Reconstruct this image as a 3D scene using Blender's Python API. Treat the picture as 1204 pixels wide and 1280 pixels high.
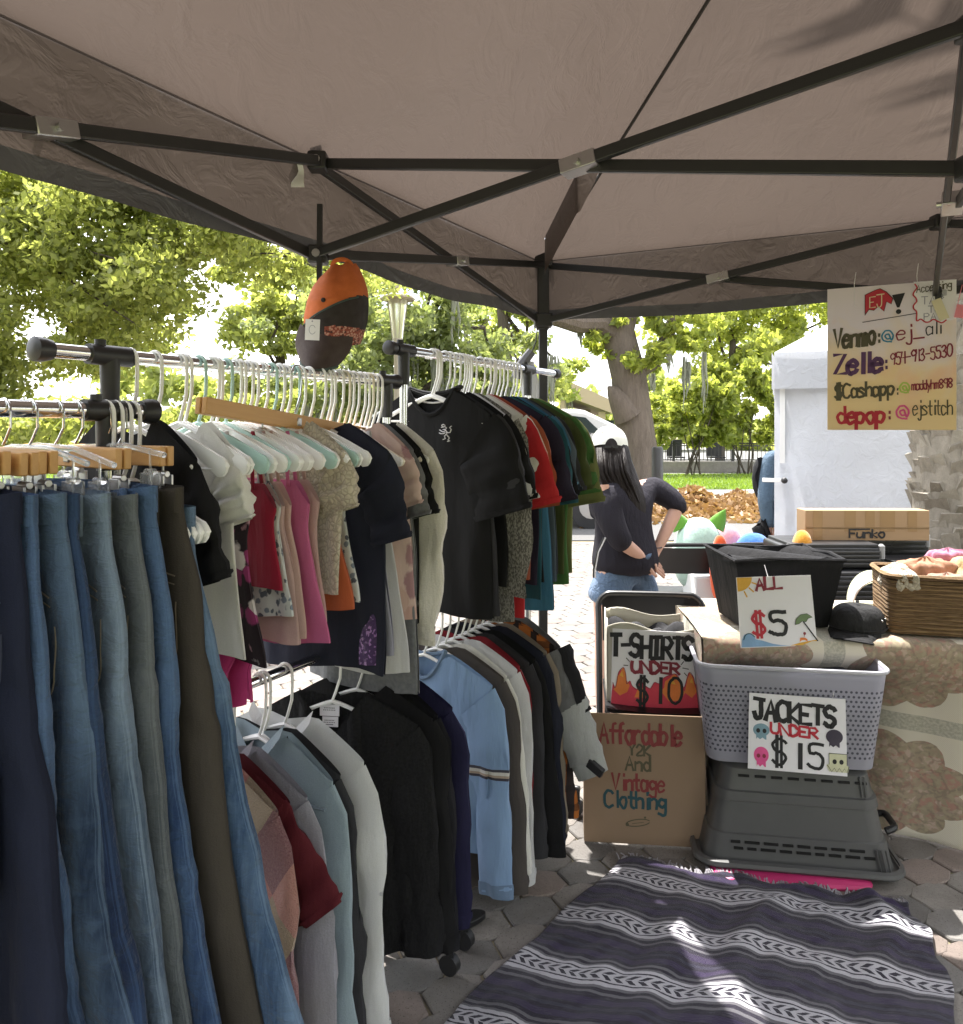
import bpy, bmesh, math, random
import numpy as np
from mathutils import Vector, Matrix, noise as mnoise
PI = math.pi; R = math.radians
random.seed(7); rng = np.random.default_rng(7)
for o in list(bpy.data.objects): bpy.data.objects.remove(o)
SC = bpy.context.scene; COL = SC.collection

# ------------------------------------------------------------------ camera, sky, sun, exposure
EYE = 1.5; FPX = 975.0; HOR = 535.0
cam_d = bpy.data.cameras.new('camera'); cam = bpy.data.objects.new('camera', cam_d); COL.objects.link(cam)
cam.location = (0, 0, EYE); cam.rotation_euler = (PI/2, 0, 0)
cam_d.sensor_width = 36; cam_d.sensor_fit = 'AUTO'; cam_d.lens = FPX/1280*36
cam_d.shift_y = -(640-HOR)/1280; cam_d.clip_start = 0.05; cam_d.clip_end = 600
SC.camera = cam
SUN_EL, SUN_AZ = R(67.5), R(-17)
W = bpy.data.worlds.new('World'); SC.world = W; W.use_nodes = True
wn = W.node_tree.nodes; wl = W.node_tree.links
sky = wn.new('ShaderNodeTexSky'); sky.sky_type = 'NISHITA'; sky.sun_disc = False
sky.sun_elevation = SUN_EL; sky.sun_rotation = SUN_AZ; sky.air_density = 1.0; sky.dust_density = 3.0; sky.ozone_density = 1.0
tcw = wn.new('ShaderNodeTexCoord'); cn = wn.new('ShaderNodeTexNoise'); cn.inputs['Scale'].default_value = 3.0; cn.inputs['Detail'].default_value = 6
cr = wn.new('ShaderNodeValToRGB'); cr.color_ramp.elements[0].position = .35; cr.color_ramp.elements[1].position = .62
mxw = wn.new('ShaderNodeMix'); mxw.data_type = 'RGBA'; mxw.inputs[7].default_value = (13, 13, 13.2, 1)
wl.new(tcw.outputs['Generated'], cn.inputs['Vector']); wl.new(cn.outputs['Fac'], cr.inputs['Fac'])
wl.new(cr.outputs['Color'], mxw.inputs[0]); wl.new(sky.outputs[0], mxw.inputs[6])
wl.new(mxw.outputs[2], wn['Background'].inputs['Color']); wn['Background'].inputs['Strength'].default_value = 0.11
sd = bpy.data.lights.new('sun', 'SUN'); sd.energy = 4.0; sd.angle = R(0.53); sd.color = (1, .96, .90)
sun = bpy.data.objects.new('sun', sd); COL.objects.link(sun)
SUNV = Vector((math.sin(SUN_AZ)*math.cos(SUN_EL), math.cos(SUN_AZ)*math.cos(SUN_EL), math.sin(SUN_EL)))
sun.rotation_euler = SUNV.to_track_quat('Z', 'Y').to_euler()
VS = SC.view_settings; VS.view_transform = 'Standard'; VS.look = 'None'; VS.gamma = 1; VS.use_curve_mapping = False
VS.exposure = 1.78
SC.cycles.max_bounces = 10; SC.cycles.diffuse_bounces = 6; SC.cycles.transparent_max_bounces = 12
SC.cycles.transmission_bounces = 8
SC.cycles.use_denoising = True

def P(px, py, Y):                       # a point seen in the photograph, at a measured distance
    return Vector(((px-602)*Y/FPX, Y, EYE+(HOR-py)*Y/FPX))

# ------------------------------------------------------------------ object helpers
def tag(o, label=None, cat=None, group=None, kind=None):
    if label: o['label'] = label
    if cat: o['category'] = cat
    if group: o['group'] = group
    if kind: o['kind'] = kind
    return o
def thing(name, label, cat, loc=(0, 0, 0), rz=0, group=None):
    o = bpy.data.objects.new(name, None); COL.objects.link(o)
    o.location = loc; o.rotation_euler = (0, 0, rz); o.empty_display_size = .1
    return tag(o, label, cat, group)
def children(o): return list(o.children)
def copy_tree(o, parent=None):
    c = o.copy(); COL.objects.link(c)
    if parent is not None: c.parent = parent
    for ch in children(o): copy_tree(ch, c)
    return c

class MB:
    def __init__(s): s.v = []; s.f = []; s.m = []; s.u = []
    def add(s, vs, fs, mi=0, uv=None):
        b = len(s.v); s.v += [tuple(p) for p in vs]; s.f += [[b+i for i in f] for f in fs]; s.m += [mi]*len(fs)
        s.u += (list(uv) if uv is not None else [(0, 0)]*len(vs)); return s
    def box(s, c, d, rot=None, mi=0, taper=1.0):
        x, y, z = [k/2 for k in d]; t = taper
        vs = [Vector(p) for p in ((-x, -y, -z), (x, -y, -z), (x, y, -z), (-x, y, -z), (-x*t, -y*t, z), (x*t, -y*t, z), (x*t, y*t, z), (-x*t, y*t, z))]
        if rot is not None: vs = [rot @ p for p in vs]
        c = Vector(c)
        return s.add([p+c for p in vs], [(0, 3, 2, 1), (4, 5, 6, 7), (0, 1, 5, 4), (1, 2, 6, 5), (2, 3, 7, 6), (3, 0, 4, 7)], mi)
    def bar(s, a, b, w, h=None, mi=0):          # square tube between two points
        a = Vector(a); b = Vector(b); h = h or w; d = (b-a)
        q = d.to_track_quat('Z', 'Y').to_matrix()
        up = Vector((0, 0, 1)); ax = d.normalized()
        sx = ax.cross(up) if abs(ax.z) < .98 else Vector((1, 0, 0)); sx.normalize(); sy = ax.cross(sx)
        vs = [p+sx*(i*w/2)+sy*(j*h/2) for p in (a, b) for i, j in ((-1, -1), (1, -1), (1, 1), (-1, 1))]
        return s.add(vs, [(0, 3, 2, 1), (4, 5, 6, 7), (0, 1, 5, 4), (1, 2, 6, 5), (2, 3, 7, 6), (3, 0, 4, 7)], mi)
    def tube(s, pts, r, n=8, closed=False, cap=True, mi=0, flat=1.0, uv=False):
        pts = [Vector(p) for p in pts]; k = len(pts); rs = r if isinstance(r, (list, tuple)) else [r]*k
        vs = []; uvs = []; prev = None
        for i, p in enumerate(pts):
            if closed: d = pts[(i+1) % k]-pts[i-1]
            else: d = pts[min(i+1, k-1)]-pts[max(i-1, 0)]
            d.normalize()
            if prev is None:
                x = d.cross(Vector((0, 0, 1)) if abs(d.z) < .9 else Vector((0, 1, 0))); x.normalize()
            else:
                x = prev-d*prev.dot(d); x.normalize()
            prev = x; y = d.cross(x)
            for j in range(n):
                a = 2*PI*j/n
                vs.append(p+x*(math.cos(a)*rs[i])+y*(math.sin(a)*rs[i]*flat)); uvs.append((j/n, i/max(1, k-1)))
        fs = []
        for i in range(k if closed else k-1):
            for j in range(n):
                a = i*n+j; b = i*n+(j+1) % n; c = ((i+1) % k)*n
                fs.append((a, b, c+(j+1) % n, c+j))
        if cap and not closed:
            fs.append(tuple(reversed(range(n)))); fs.append(tuple(range((k-1)*n, k*n)))
        return s.add(vs, fs, mi, uvs)
    def lathe(s, prof, n=24, c=(0, 0, 0), mi=0, sx=1, sy=1, cap=True):
        vs = []; c = Vector(c)
        for r, z in prof:
            for j in range(n):
                a = 2*PI*j/n; vs.append(c+Vector((r*math.cos(a)*sx, r*math.sin(a)*sy, z)))
        fs = [(i*n+j, i*n+(j+1) % n, (i+1)*n+(j+1) % n, (i+1)*n+j) for i in range(len(prof)-1) for j in range(n)]
        if cap: fs.append(tuple(reversed(range(n)))); fs.append(tuple(range((len(prof)-1)*n, len(prof)*n)))
        return s.add(vs, fs, mi)
    def grid(s, nu, nv, fn, mi=0, closed=False, uvfn=None):  # fn(u,v) with u,v in 0..1
        vs = []; uv = []
        for j in range(nv+1):
            for i in range(nu+1):
                u = i/nu; v = j/nv; vs.append(fn(u, v)); uv.append(uvfn(u, v) if uvfn else (u, v))
        w = nu+1
        return s.add(vs, [(j*w+i, j*w+i+1, (j+1)*w+i+1, (j+1)*w+i) for j in range(nv) for i in range(nu)], mi, uv)
    def ball(s, c, r, n=12, mi=0, rot=None):
        r = Vector(r) if not isinstance(r, (int, float)) else Vector((r, r, r)); c = Vector(c)
        vs = []; m = n//2
        for j in range(m+1):
            t = PI*j/m
            for i in range(n):
                a = 2*PI*i/n; p = Vector((r.x*math.sin(t)*math.cos(a), r.y*math.sin(t)*math.sin(a), r.z*math.cos(t)))
                if rot is not None: p = rot @ p
                vs.append(c+p)
        return s.add(vs, [(j*n+i, (j+1)*n+i, (j+1)*n+(i+1) % n, j*n+(i+1) % n) for j in range(m) for i in range(n)], mi)
    def poly(s, pts, y=0.0, mi=0):             # flat shape on a sign: (x,z) points
        return s.add([(x, y, z) for x, z in pts], [list(range(len(pts)))], mi)
    def build(s, name, mats, parent=None, sharp=35, bevel=0, loc=None, rz=0, merge=False):
        me = bpy.data.meshes.new(name); me.from_pydata(s.v, [], s.f)
        ms = mats if isinstance(mats, (list, tuple)) else [mats]
        for m in ms: me.materials.append(m)
        me.polygons.foreach_set('material_index', s.m)
        uvl = me.uv_layers.new(name='UVMap'); li = np.empty(len(me.loops), dtype=np.int32); me.loops.foreach_get('vertex_index', li)
        uvl.data.foreach_set('uv', np.array(s.u, dtype=np.float32)[li].ravel())
        if merge:
            bm = bmesh.new(); bm.from_mesh(me); bmesh.ops.remove_doubles(bm, verts=bm.verts, dist=1e-5); bmesh.ops.recalc_face_normals(bm, faces=bm.faces); bm.to_mesh(me); bm.free()
        me.polygons.foreach_set('use_smooth', [True]*len(me.polygons))
        if sharp: me.set_sharp_from_angle(angle=R(sharp))
        me.update()
        o = bpy.data.objects.new(name, me); COL.objects.link(o)
        if parent is not None: o.parent = parent
        if loc is not None: o.location = loc
        if rz: o.rotation_euler = (0, 0, rz)
        if bevel:
            b = o.modifiers.new('edge', 'BEVEL'); b.width = bevel; b.segments = 2; b.limit_method = 'ANGLE'; b.angle_limit = R(40)
        return o

# ------------------------------------------------------------------ materials
class NT:                                    # short-hand node builder
    def __init__(s, name):
        s.m = bpy.data.materials.new(name); s.m.use_nodes = True; s.n = s.m.node_tree.nodes; s.l = s.m.node_tree.links
        s.b = s.n['Principled BSDF']; s.out = s.n['Material Output']
    def new(s, t, **k):
        x = s.n.new('ShaderNode'+t)
        for a, b in k.items(): setattr(x, a, b)
        return x
    def set(s, sock, val):
        if hasattr(val, 'is_output') or hasattr(val, 'links'): s.l.new(val, sock)
        elif isinstance(val, (tuple, list)): sock.default_value = (*val, 1) if len(val) == 3 and sock.type == 'RGBA' else val
        else: sock.default_value = val
    def coord(s, kind='Object'): return s.new('TexCoord').outputs[kind]
    def map(s, vec, scale=(1, 1, 1), rot=(0, 0, 0), loc=(0, 0, 0)):
        x = s.new('Mapping'); x.inputs['Scale'].default_value = scale; x.inputs['Rotation'].default_value = rot; x.inputs['Location'].default_value = loc
        s.l.new(vec, x.inputs['Vector']); return x.outputs[0]
    def noise(s, vec, scale, detail=3, rough=.5, out='Fac', dist=0):
        x = s.new('TexNoise'); x.inputs['Scale'].default_value = scale; x.inputs['Detail'].default_value = detail; x.inputs['Roughness'].default_value = rough
        x.inputs['Distortion'].default_value = dist
        s.l.new(vec, x.inputs['Vector']); return x.outputs[out]
    def vor(s, vec, scale, out='Distance', feature='F1', rnd=1):
        x = s.new('TexVoronoi', feature=feature); x.inputs['Scale'].default_value = scale; x.inputs['Randomness'].default_value = rnd
        s.l.new(vec, x.inputs['Vector']); return x.outputs[out]
    def math(s, op, a, b=0.0, c=None, clamp=False):
        x = s.new('Math', operation=op, use_clamp=clamp); s.set(x.inputs[0], a); s.set(x.inputs[1], b)
        if c is not None: s.set(x.inputs[2], c)
        return x.outputs[0]
    def ramp(s, fac, stops, interp='LINEAR'):
        x = s.new('ValToRGB'); e = x.color_ramp; e.interpolation = interp
        while len(e.elements) < len(stops): e.elements.new(.5)
        for k, (p, c) in zip(e.elements, stops): k.position = p; k.color = (*c, 1) if not isinstance(c, (int, float)) else (c, c, c, 1)
        s.l.new(fac, x.inputs['Fac']); return x.outputs['Color']
    def mix(s, f, a, b, mode='MIX'):
        x = s.new('Mix', data_type='RGBA', blend_type=mode); s.set(x.inputs[0], f); s.set(x.inputs[6], a); s.set(x.inputs[7], b); return x.outputs[2]
    def sep(s, vec):
        x = s.new('SeparateXYZ'); s.l.new(vec, x.inputs[0]); return x.outputs
    def bump(s, h, strength=.3, dist=.01):
        x = s.new('Bump'); x.inputs['Strength'].default_value = strength; x.inputs['Distance'].default_value = dist
        s.l.new(h, x.inputs['Height']); s.l.new(x.outputs[0], s.b.inputs['Normal']); return x.outputs[0]
    def fin(s, col, rough=.6, metal=0, spec=.5, sheen=0, **k):
        s.set(s.b.inputs['Base Color'], col); s.set(s.b.inputs['Roughness'], rough); s.b.inputs['Metallic'].default_value = metal
        s.b.inputs['Specular IOR Level'].default_value = spec
        if sheen: s.b.inputs['Sheen Weight'].default_value = sheen
        return s.m
    def translucent(s, col, fac):            # lets part of the light through (cloth, leaves)
        t = s.new('BsdfTranslucent'); s.set(t.inputs['Color'], col); mx = s.new('MixShader'); s.set(mx.inputs[0], fac)
        s.l.new(s.b.outputs[0], mx.inputs[1]); s.l.new(t.outputs[0], mx.inputs[2]); s.l.new(mx.outputs[0], s.out.inputs['Surface'])

_mc = {}
def dk(c, k): return tuple(x*k for x in c)
def paint(name, col, rough=.5, metal=0, var=.12, nscale=30, bump=.15, spec=.5):
    key = ('p', name)
    if key in _mc: return _mc[key]
    t = NT(name); v = t.coord(); n = t.noise(v, nscale, 5); n2 = t.noise(v, nscale*.13, 3)
    c = t.mix(n, dk(col, 1-var), tuple(min(1, x*(1+var)) for x in col)); c = t.mix(t.ramp(n2, [(.35, 0), (.7, 1)]), c, dk(col, 1-var*.8))
    if bump: t.bump(n, bump, .004)
    rr = t.ramp(n2, [(.3, max(0, rough-.08)), (.7, min(1, rough+.1))])
    _mc[key] = t.fin(c, rr, metal, spec); return _mc[key]
def cloth(name, col, weave=700, bump=.25, var=.18, trans=0, rough=.85, sheen=.15, marl=0):
    key = ('c', name)
    if key in _mc: return _mc[key]
    t = NT(name); v = t.coord(); w = t.noise(v, weave, 2); fold = t.noise(t.map(v, (9, 9, 2.2)), 1.6, 4, .55); soft = t.noise(v, 6, 3)
    c = t.mix(w, dk(col, 1-var), tuple(min(1, x*(1+var)) for x in col))
    c = t.mix(t.math('MULTIPLY', soft, .22), c, dk(col, .7))
    if marl: c = t.mix(t.ramp(t.noise(t.map(v, (1, 1, .4)), 260, 2), [(.46, 0), (.56, 1)]), c, tuple(min(1, x*(1+marl)+.03) for x in col))
    h = t.math('ADD', t.math('MULTIPLY', fold, 1.0), t.math('MULTIPLY', w, .06)); t.bump(h, bump, .05)
    m = t.fin(c, rough, 0, .2, sheen if max(col) > .1 else 0)
    if trans: t.translucent(c, trans)
    _mc[key] = m; return m
def glass_mat(name, col=(.9, .95, .95), rough=.1, alpha=.35):
    key = ('g', name)
    if key in _mc: return _mc[key]
    t = NT(name); t.fin(col, rough); t.b.inputs['Transmission Weight'].default_value = .85; t.b.inputs['IOR'].default_value = 1.2
    _mc[key] = t.m; return t.m

BLACK_METAL = paint('black_enamel', (.022, .022, .024), .38, 0, .2, 40, .08)
CHROME = paint('chrome', (.72, .72, .72), .16, 1.0, .06, 12, .02)
STEEL = paint('zinc_steel', (.5, .5, .5), .35, 1.0, .12, 60, .1)
BLACK_PLASTIC = paint('black_plastic', (.018, .018, .02), .42, 0, .2, 60, .1)
WHITE_PLASTIC = paint('white_plastic', (.86, .86, .85), .32, 0, .04, 20, .03)
MINT_PLASTIC = paint('mint_plastic', (.42, .62, .58), .35, 0, .06, 20, .03)
CREAM_PLASTIC = paint('cream_plastic', (.75, .7, .55), .35, 0, .05, 20, .03)
PAPER = paint('white_card', (.78, .77, .8), .75, 0, .03, 25, .06)
SKIN = paint('skin', (.56, .33, .25), .5, 0, .08, 40, .05)
def wood_mat(name, a, b):
    t = NT(name); v = t.coord(); n = t.noise(t.map(v, (4, 60, 60)), 2, 4, .6); return t.fin(t.mix(n, a, b), .45)
HANGER_WOOD = wood_mat('varnished_wood', (.50, .25, .075), (.62, .36, .13))
# ------------------------------------------------------------------ ground
def ground_mat(name, a, b, scale, bump, rough=.9, c=None):
    t = NT(name); v = t.coord(); n = t.noise(v, scale, 6, .6); n2 = t.noise(v, scale*.07, 4)
    k = t.mix(n, a, b)
    if c: k = t.mix(t.ramp(n2, [(.42, 0), (.6, 1)]), k, c)
    t.bump(n, bump, .03); return t.fin(k, rough, 0, .2)
def sheet(name, x0, x1, y0, y1, z, m, nx=1, ny=1, amp=0):
    b = MB(); b.grid(nx, ny, lambda u, v: (x0+(x1-x0)*u, y0+(y1-y0)*v, z+(amp*(.5+.5*math.sin(u*37+v*11)*math.sin(v*29+u*5)) if amp else 0)))
    return tag(b.build(name, m, sharp=0), kind='structure')
sheet('ground', -260, 260, -60, 480, -.012, ground_mat('sandy_soil', (.22, .18, .13), (.33, .28, .21), 3, .3, c=(.13, .16, .05)))
sheet('footpath', -40, 40, 16.4, 19.0, .002, ground_mat('pale_concrete', (.42, .40, .36), (.52, .50, .45), 8, .1))
sheet('patio', -60, 60, 25.6, 70, .002, ground_mat('grey_patio', (.14, .14, .135), (.22, .215, .20), 5, .2))
sheet('asphalt_lane', -40, 40, 10.4, 12.6, .002, ground_mat('asphalt', (.10, .10, .10), (.16, .155, .15), 60, .3))
# clay and grey pavers, each a bevelled long hexagon with its own tint
def pavers():
    t = NT('paver_concrete'); at = t.new('VertexColor', layer_name='tint'); v = t.coord()
    n = t.noise(v, 90, 5, .7); n2 = t.noise(v, 7, 4); n3 = t.noise(v, 260, 2)
    c = t.mix(n, t.mix(1, at.outputs['Color'], (.62, .62, .62), 'MULTIPLY'), at.outputs['Color'])
    c = t.mix(t.math('MULTIPLY', t.ramp(n2, [(.45, 0), (.75, 1)]), .55), c, (.10, .085, .075))
    c = t.mix(t.ramp(n3, [(.62, 0), (.72, 1)]), c, (.05, .045, .04)); t.bump(n, .5, .004); m = t.fin(c, .85, 0, .25)
    b = MB(); tint = []; rs = random.Random(3)
    L, Wd, g = .175, .150, .004                 # pitch along and across, half joint
    ang = R(24); ca, sa = math.cos(ang), math.sin(ang)
    for j in range(-62, 63):
        for i in range(-48, 49):
            x = (i+(j & 1)*.5)*L; y = j*Wd*.78
            X, Y = x*ca-y*sa, x*sa+y*ca+3
            if not (-4.2 < X < 6.0 and -.8 < Y < 10.2): continue
            hx, hy, k = L/2-g, Wd/2-g, .255
            prof = [(-hx, -hy*.55), (-hx*.42, -hy), (hx*.42, -hy), (hx, -hy*.55), (hx, hy*.55), (hx*.42, hy), (-hx*.42, hy), (-hx, hy*.55)]
            prof = [(px+rs.uniform(-.003, .003), py*.985+rs.uniform(-.003, .003)) for px, py in prof]
            dz = rs.uniform(-.0025, .002); tx, ty = rs.uniform(-.012, .012), rs.uniform(-.012, .012); base = len(b.v)
            rings = []
            for s_, z in ((1.0, -.011), (1.0, -.004), (.955, 0)):
                rings.append([(X+(px*s_)*ca-(py*s_)*sa, Y+(px*s_)*sa+(py*s_)*ca, z+dz+(px*tx+py*ty if z == 0 else 0)) for px, py in prof])
            vs = sum(rings, []); fs = [(r*8+q, r*8+(q+1) % 8, r*8+8+(q+1) % 8, r*8+8+q) for r in range(2) for q in range(8)]+[tuple(range(16, 24))]
            b.add(vs, fs)
            k = rs.random(); col = (.26, .24, .22) if k < .6 else (.275, .225, .20) if k < .85 else (.22, .21, .20)
            f = rs.uniform(.82, 1.15); tint += [(col[0]*f, col[1]*f, col[2]*f, 1)]*24
    o = b.build('pavement', m, sharp=25); tag(o, kind='structure')
    ca_ = o.data.color_attributes.new('tint', 'FLOAT_COLOR', 'POINT'); ca_.data.foreach_set('color', np.array(tint, dtype=np.float32).ravel())
pavers()

# ------------------------------------------------------------------ leaves, trees
def leaf_mat(name, a, b, tr=.45):
    t = NT(name); g = t.new('NewGeometry'); v = t.coord(); n = t.noise(v, .9, 2)
    c = t.mix(g.outputs['Random Per Island'], a, b); c = t.mix(t.math('MULTIPLY', n, .5), c, dk(a, .6))
    t.fin(c, .5, 0, .3); t.translucent(t.mix(1, c, (2.5, 2.45, 1.3), 'MULTIPLY'), tr); return t.m
def leaves(name, clumps, size, m, parent, seed=0, droop=.3, long=1.9, per=None):
    """clumps: (x,y,z, rx,ry,rz, count). One mesh of leaf-shaped faces."""
    g = np.random.default_rng(seed); C_ = []; N_ = 0
    for (x, y, z, rx, ry, rz, n) in clumps:
        p = g.normal(size=(n, 3)); p /= np.linalg.norm(p, axis=1)[:, None]; p *= (g.random(n)**.5)[:, None]
        C_.append(p*np.array([rx, ry, rz])+np.array([x, y, z]))
    c = np.concatenate(C_); n = len(c)
    d = g.normal(size=(n, 3)); d[:, 2] -= droop; d /= np.linalg.norm(d, axis=1)[:, None]
    q = g.normal(size=(n, 3)); w = np.cross(d, q); w /= np.linalg.norm(w, axis=1)[:, None]; nn = np.cross(d, w)
    s = size*(.6+.8*g.random(n))[:, None]; l = d*s*.5*long; w = w*s*.5
    v = np.stack([c-l, c-l*.1+w+nn*s*.08, c+l, c-l*.1-w+nn*s*.08], axis=1).reshape(-1, 3).astype(np.float32)
    me = bpy.data.meshes.new(name); me.vertices.add(4*n); me.vertices.foreach_set('co', v.ravel())
    me.loops.add(4*n); me.loops.foreach_set('vertex_index', np.arange(4*n, dtype=np.int32))
    me.polygons.add(n); me.polygons.foreach_set('loop_start', np.arange(0, 4*n, 4, dtype=np.int32))
    me.polygons.foreach_set('loop_total', np.full(n, 4, dtype=np.int32)) if False else None
    me.materials.append(m); me.update(calc_edges=True); me.validate()
    o = bpy.data.objects.new(name, me); COL.objects.link(o); o.parent = parent; return o
def bark_mat(name, a, b, sc=7):
    t = NT(name); v = t.coord(); n = t.noise(t.map(v, (1, 1, .22)), sc, 7, .7, dist=.6); n2 = t.noise(v, 1.1, 3)
    c = t.mix(n, a, b); c = t.mix(t.math('MULTIPLY', n2, .5), c, dk(b, .7)); t.bump(n, .9, .08); return t.fin(c, .9, 0, .15)
OAK_BARK = bark_mat('oak_bark', (.03, .024, .02), (.21, .17, .14), 11)
DARK_BARK = bark_mat('dark_bark', (.04, .034, .028), (.12, .10, .08))
def wander(a, b, n, amp, rs):
    a = Vector(a); b = Vector(b)
    return [a.lerp(b, i/n)+(Vector((rs.uniform(-1, 1), rs.uniform(-1, 1), rs.uniform(-.7, .7)))*amp if 0 < i < n else Vector()) for i in range(n+1)]
def limb(mb, pts, r0, r1, n=8):
    k = len(pts); mb.tube(pts, [r0+(r1-r0)*(i/(k-1)) for i in range(k)], n)
def cluster_path(pts, step, rad, cnt, rs, sq=.7):
    out = []
    for p in pts: out.append((p[0]+rs.uniform(-1, 1)*step, p[1]+rs.uniform(-1, 1)*step, p[2]+rs.uniform(-.8, .6)*step, rad*rs.uniform(.6, 1.2), rad*rs.uniform(.6, 1.2), rad*sq*rs.uniform(.6, 1.2), int(cnt*rs.uniform(.6, 1.3))))
    return out
LEAF_OAK = leaf_mat('oak_leaf', (.12, .145, .05), (.29, .31, .13), .64)
LEAF_BRIGHT = leaf_mat('sunlit_leaf', (.15, .185, .05), (.30, .32, .10), .6)
LEAF_DARK = leaf_mat('dusty_leaf', (.12, .15, .07), (.24, .27, .14), .55)
LEAF_PALE = leaf_mat('olive_leaf', (.16, .20, .075), (.32, .34, .15), .6)
MOSS = cloth('spanish_moss', (.25, .26, .20), 60, .4, .3, .3)

# the tree whose boughs hang beside the tent (px 0-390)
def left_tree():
    rs = random.Random(11); t = thing('oak_tree', 'leafy oak whose low boughs fill the gap under the tent beside the clothes rail', 'tree', (-6.6, 8.4, 0))
    o = Vector((-6.6, 8.4, 0)); tr = MB(); W_ = lambda p: Vector(p)-o
    limb(tr, [W_(p) for p in ((-6.6, 8.4, -.1), (-6.5, 8.4, 1.2), (-6.3, 8.3, 2.6), (-6.0, 8.2, 4.0))], .34, .24, 12)
    ends = [(-2.3, 7.4, 3.2), (-3.2, 6.6, 2.9), (-4.2, 7.0, 2.2), (-1.9, 8.2, 3.6), (-3.6, 8.6, 2.7), (-5.2, 7.4, 4.5), (-4.4, 8.8, 4.8), (-2.6, 8.0, 4.6), (-3.3, 7.2, 4.0), (-5.4, 6.6, 3.0), (-6.6, 10.5, 5), (-7.8, 7.2, 5), (-4.6, 6.9, 1.75)]
    cl = []
    for e in ends:
        p = wander((-6.1, 8.25, 3.2+rs.random()*.9), e, 6, .16, rs); limb(tr, [W_(k) for k in p], .085, .012, 6)
        for f in range(3):
            q = Vector(e)+Vector((rs.uniform(-.7, .7), rs.uniform(-.6, .6), rs.uniform(-.7, .5))); pp = wander(p[4], q, 3, .07, rs); limb(tr, [W_(k) for k in pp], .02, .005, 5)
            cl += cluster_path([W_(k) for k in pp[1:]], .22, .34, 300, rs, .75)
        cl += cluster_path([W_(k) for k in p[3:]], .3, .42, 460, rs, .7)
    # the dense roof of foliage just under the valance line and the thinner fringe below it
    for i in range(105):
        px = rs.uniform(-90, 330); Y = rs.uniform(6.4, 8.6); py = rs.uniform(180, 330)+max(0, (150-px))*.22*rs.random()
        w = W_(P(px, py, Y)); cl.append((*w, rs.uniform(.14, .42), .35, rs.uniform(.1, .3), int(rs.uniform(120, 370))))
    for i in range(75):
        px = rs.uniform(-70, 175); Y = rs.uniform(6.6, 8.8); py = rs.uniform(330, 470)
        w = W_(P(px, py, Y)); cl.append((*w, rs.uniform(.1, .28), .25, rs.uniform(.06, .18), int(rs.uniform(50, 190))))
    tr.build('trunk', DARK_BARK, t); leaves('crown', cl, .037, LEAF_OAK, t, 1)
left_tree()
def moss_wisp(p, L, t, rs):
    m = MB()
    for k in range(7):
        a = p+Vector((rs.uniform(-.07, .07), rs.uniform(-.05, .05), 0)); l = L*rs.uniform(.5, 1)
        m.tube([a, a+Vector((rs.uniform(-.03, .03), 0, -l*.35)), a+Vector((rs.uniform(-.05, .05), 0, -l*.7)), a+Vector((rs.uniform(-.05, .05), 0, -l))], [.01, rs.uniform(.018, .035), rs.uniform(.012, .025), .004], 5, flat=.6)
    m.build('hanging_moss', MOSS, t)
def simple_tree(name, label, px, Y, zt, r, clumps, lm, size, bark=DARK_BARK, limbs=7, seed=1, moss=0, lean=0):
    rs = random.Random(seed); x = (px-602)*Y/FPX; t = thing(name, label, 'tree', (x, Y, 0)); o = Vector((x, Y, 0)); tr = MB()
    top = Vector((lean, 0, zt)); limb(tr, wander((0, 0, -.1), top, 5, r*.5, rs), r, r*.55, 10)
    cl = []; mo = []
    for (cx, cy, cY, rx, rz, n) in clumps:          # clump centre as seen, its depth, its half-size in metres
        c = P(cx, cy, cY)-o
        for k in range(n):
            a = Vector((rs.gauss(0, .5)*rx, rs.gauss(0, .5)*rx, rs.gauss(0, .5)*rz)); cl.append((*(c+a), rx*rs.uniform(.16, .42), rx*rs.uniform(.2, .45), rz*rs.uniform(.16, .4), int(rs.uniform(60, 210))))
        if len(cl) and limbs: limb(tr, wander(top*rs.uniform(.55, 1), c, 4, .25, rs), r*.32, .02, 6)
        for k in range(moss):
            p = c+Vector((rs.uniform(-1, 1)*rx, rs.uniform(-1, 1)*rx*.6, -rs.uniform(0, .6)*rz)); mo.append((p, rs.uniform(.5, 1.6)))
    tr.build('trunk', bark, t); leaves('crown', cl, size, lm, t, seed)
    for p, L in mo: moss_wisp(p, L, t, rs)
    return t
simple_tree('live_oak', 'dusty green oak hung with grey moss behind the lamp post', 560, 14, 4.2, .2,
            [(470, 400, 13.5, 1.1, .8, 22), (540, 430, 14, 1.3, .8, 26), (590, 470, 14.5, 1.3, .6, 22), (450, 470, 13, 1.0, .7, 18), (520, 350, 14, 1.6, .6, 22), (640, 440, 15, 1.0, .7, 10), (400, 420, 14, 1.0, .5, 9), (500, 500, 14, 1.5, .5, 18)], LEAF_DARK, .07, seed=5, moss=5)
simple_tree('slender_tree', 'thin tree with sparse pale leaves behind the tent corner leg', 628, 19, 5.5, .2,
            [(640, 400, 19, 1.4, .7, 9), (600, 400, 19, 1.2, .8, 8), (655, 450, 19, 1.0, .8, 8), (640, 500, 19, 1.2, .7, 12), (700, 470, 22, 1.4, .8, 10)], LEAF_PALE, .1, seed=8, moss=2)
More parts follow.
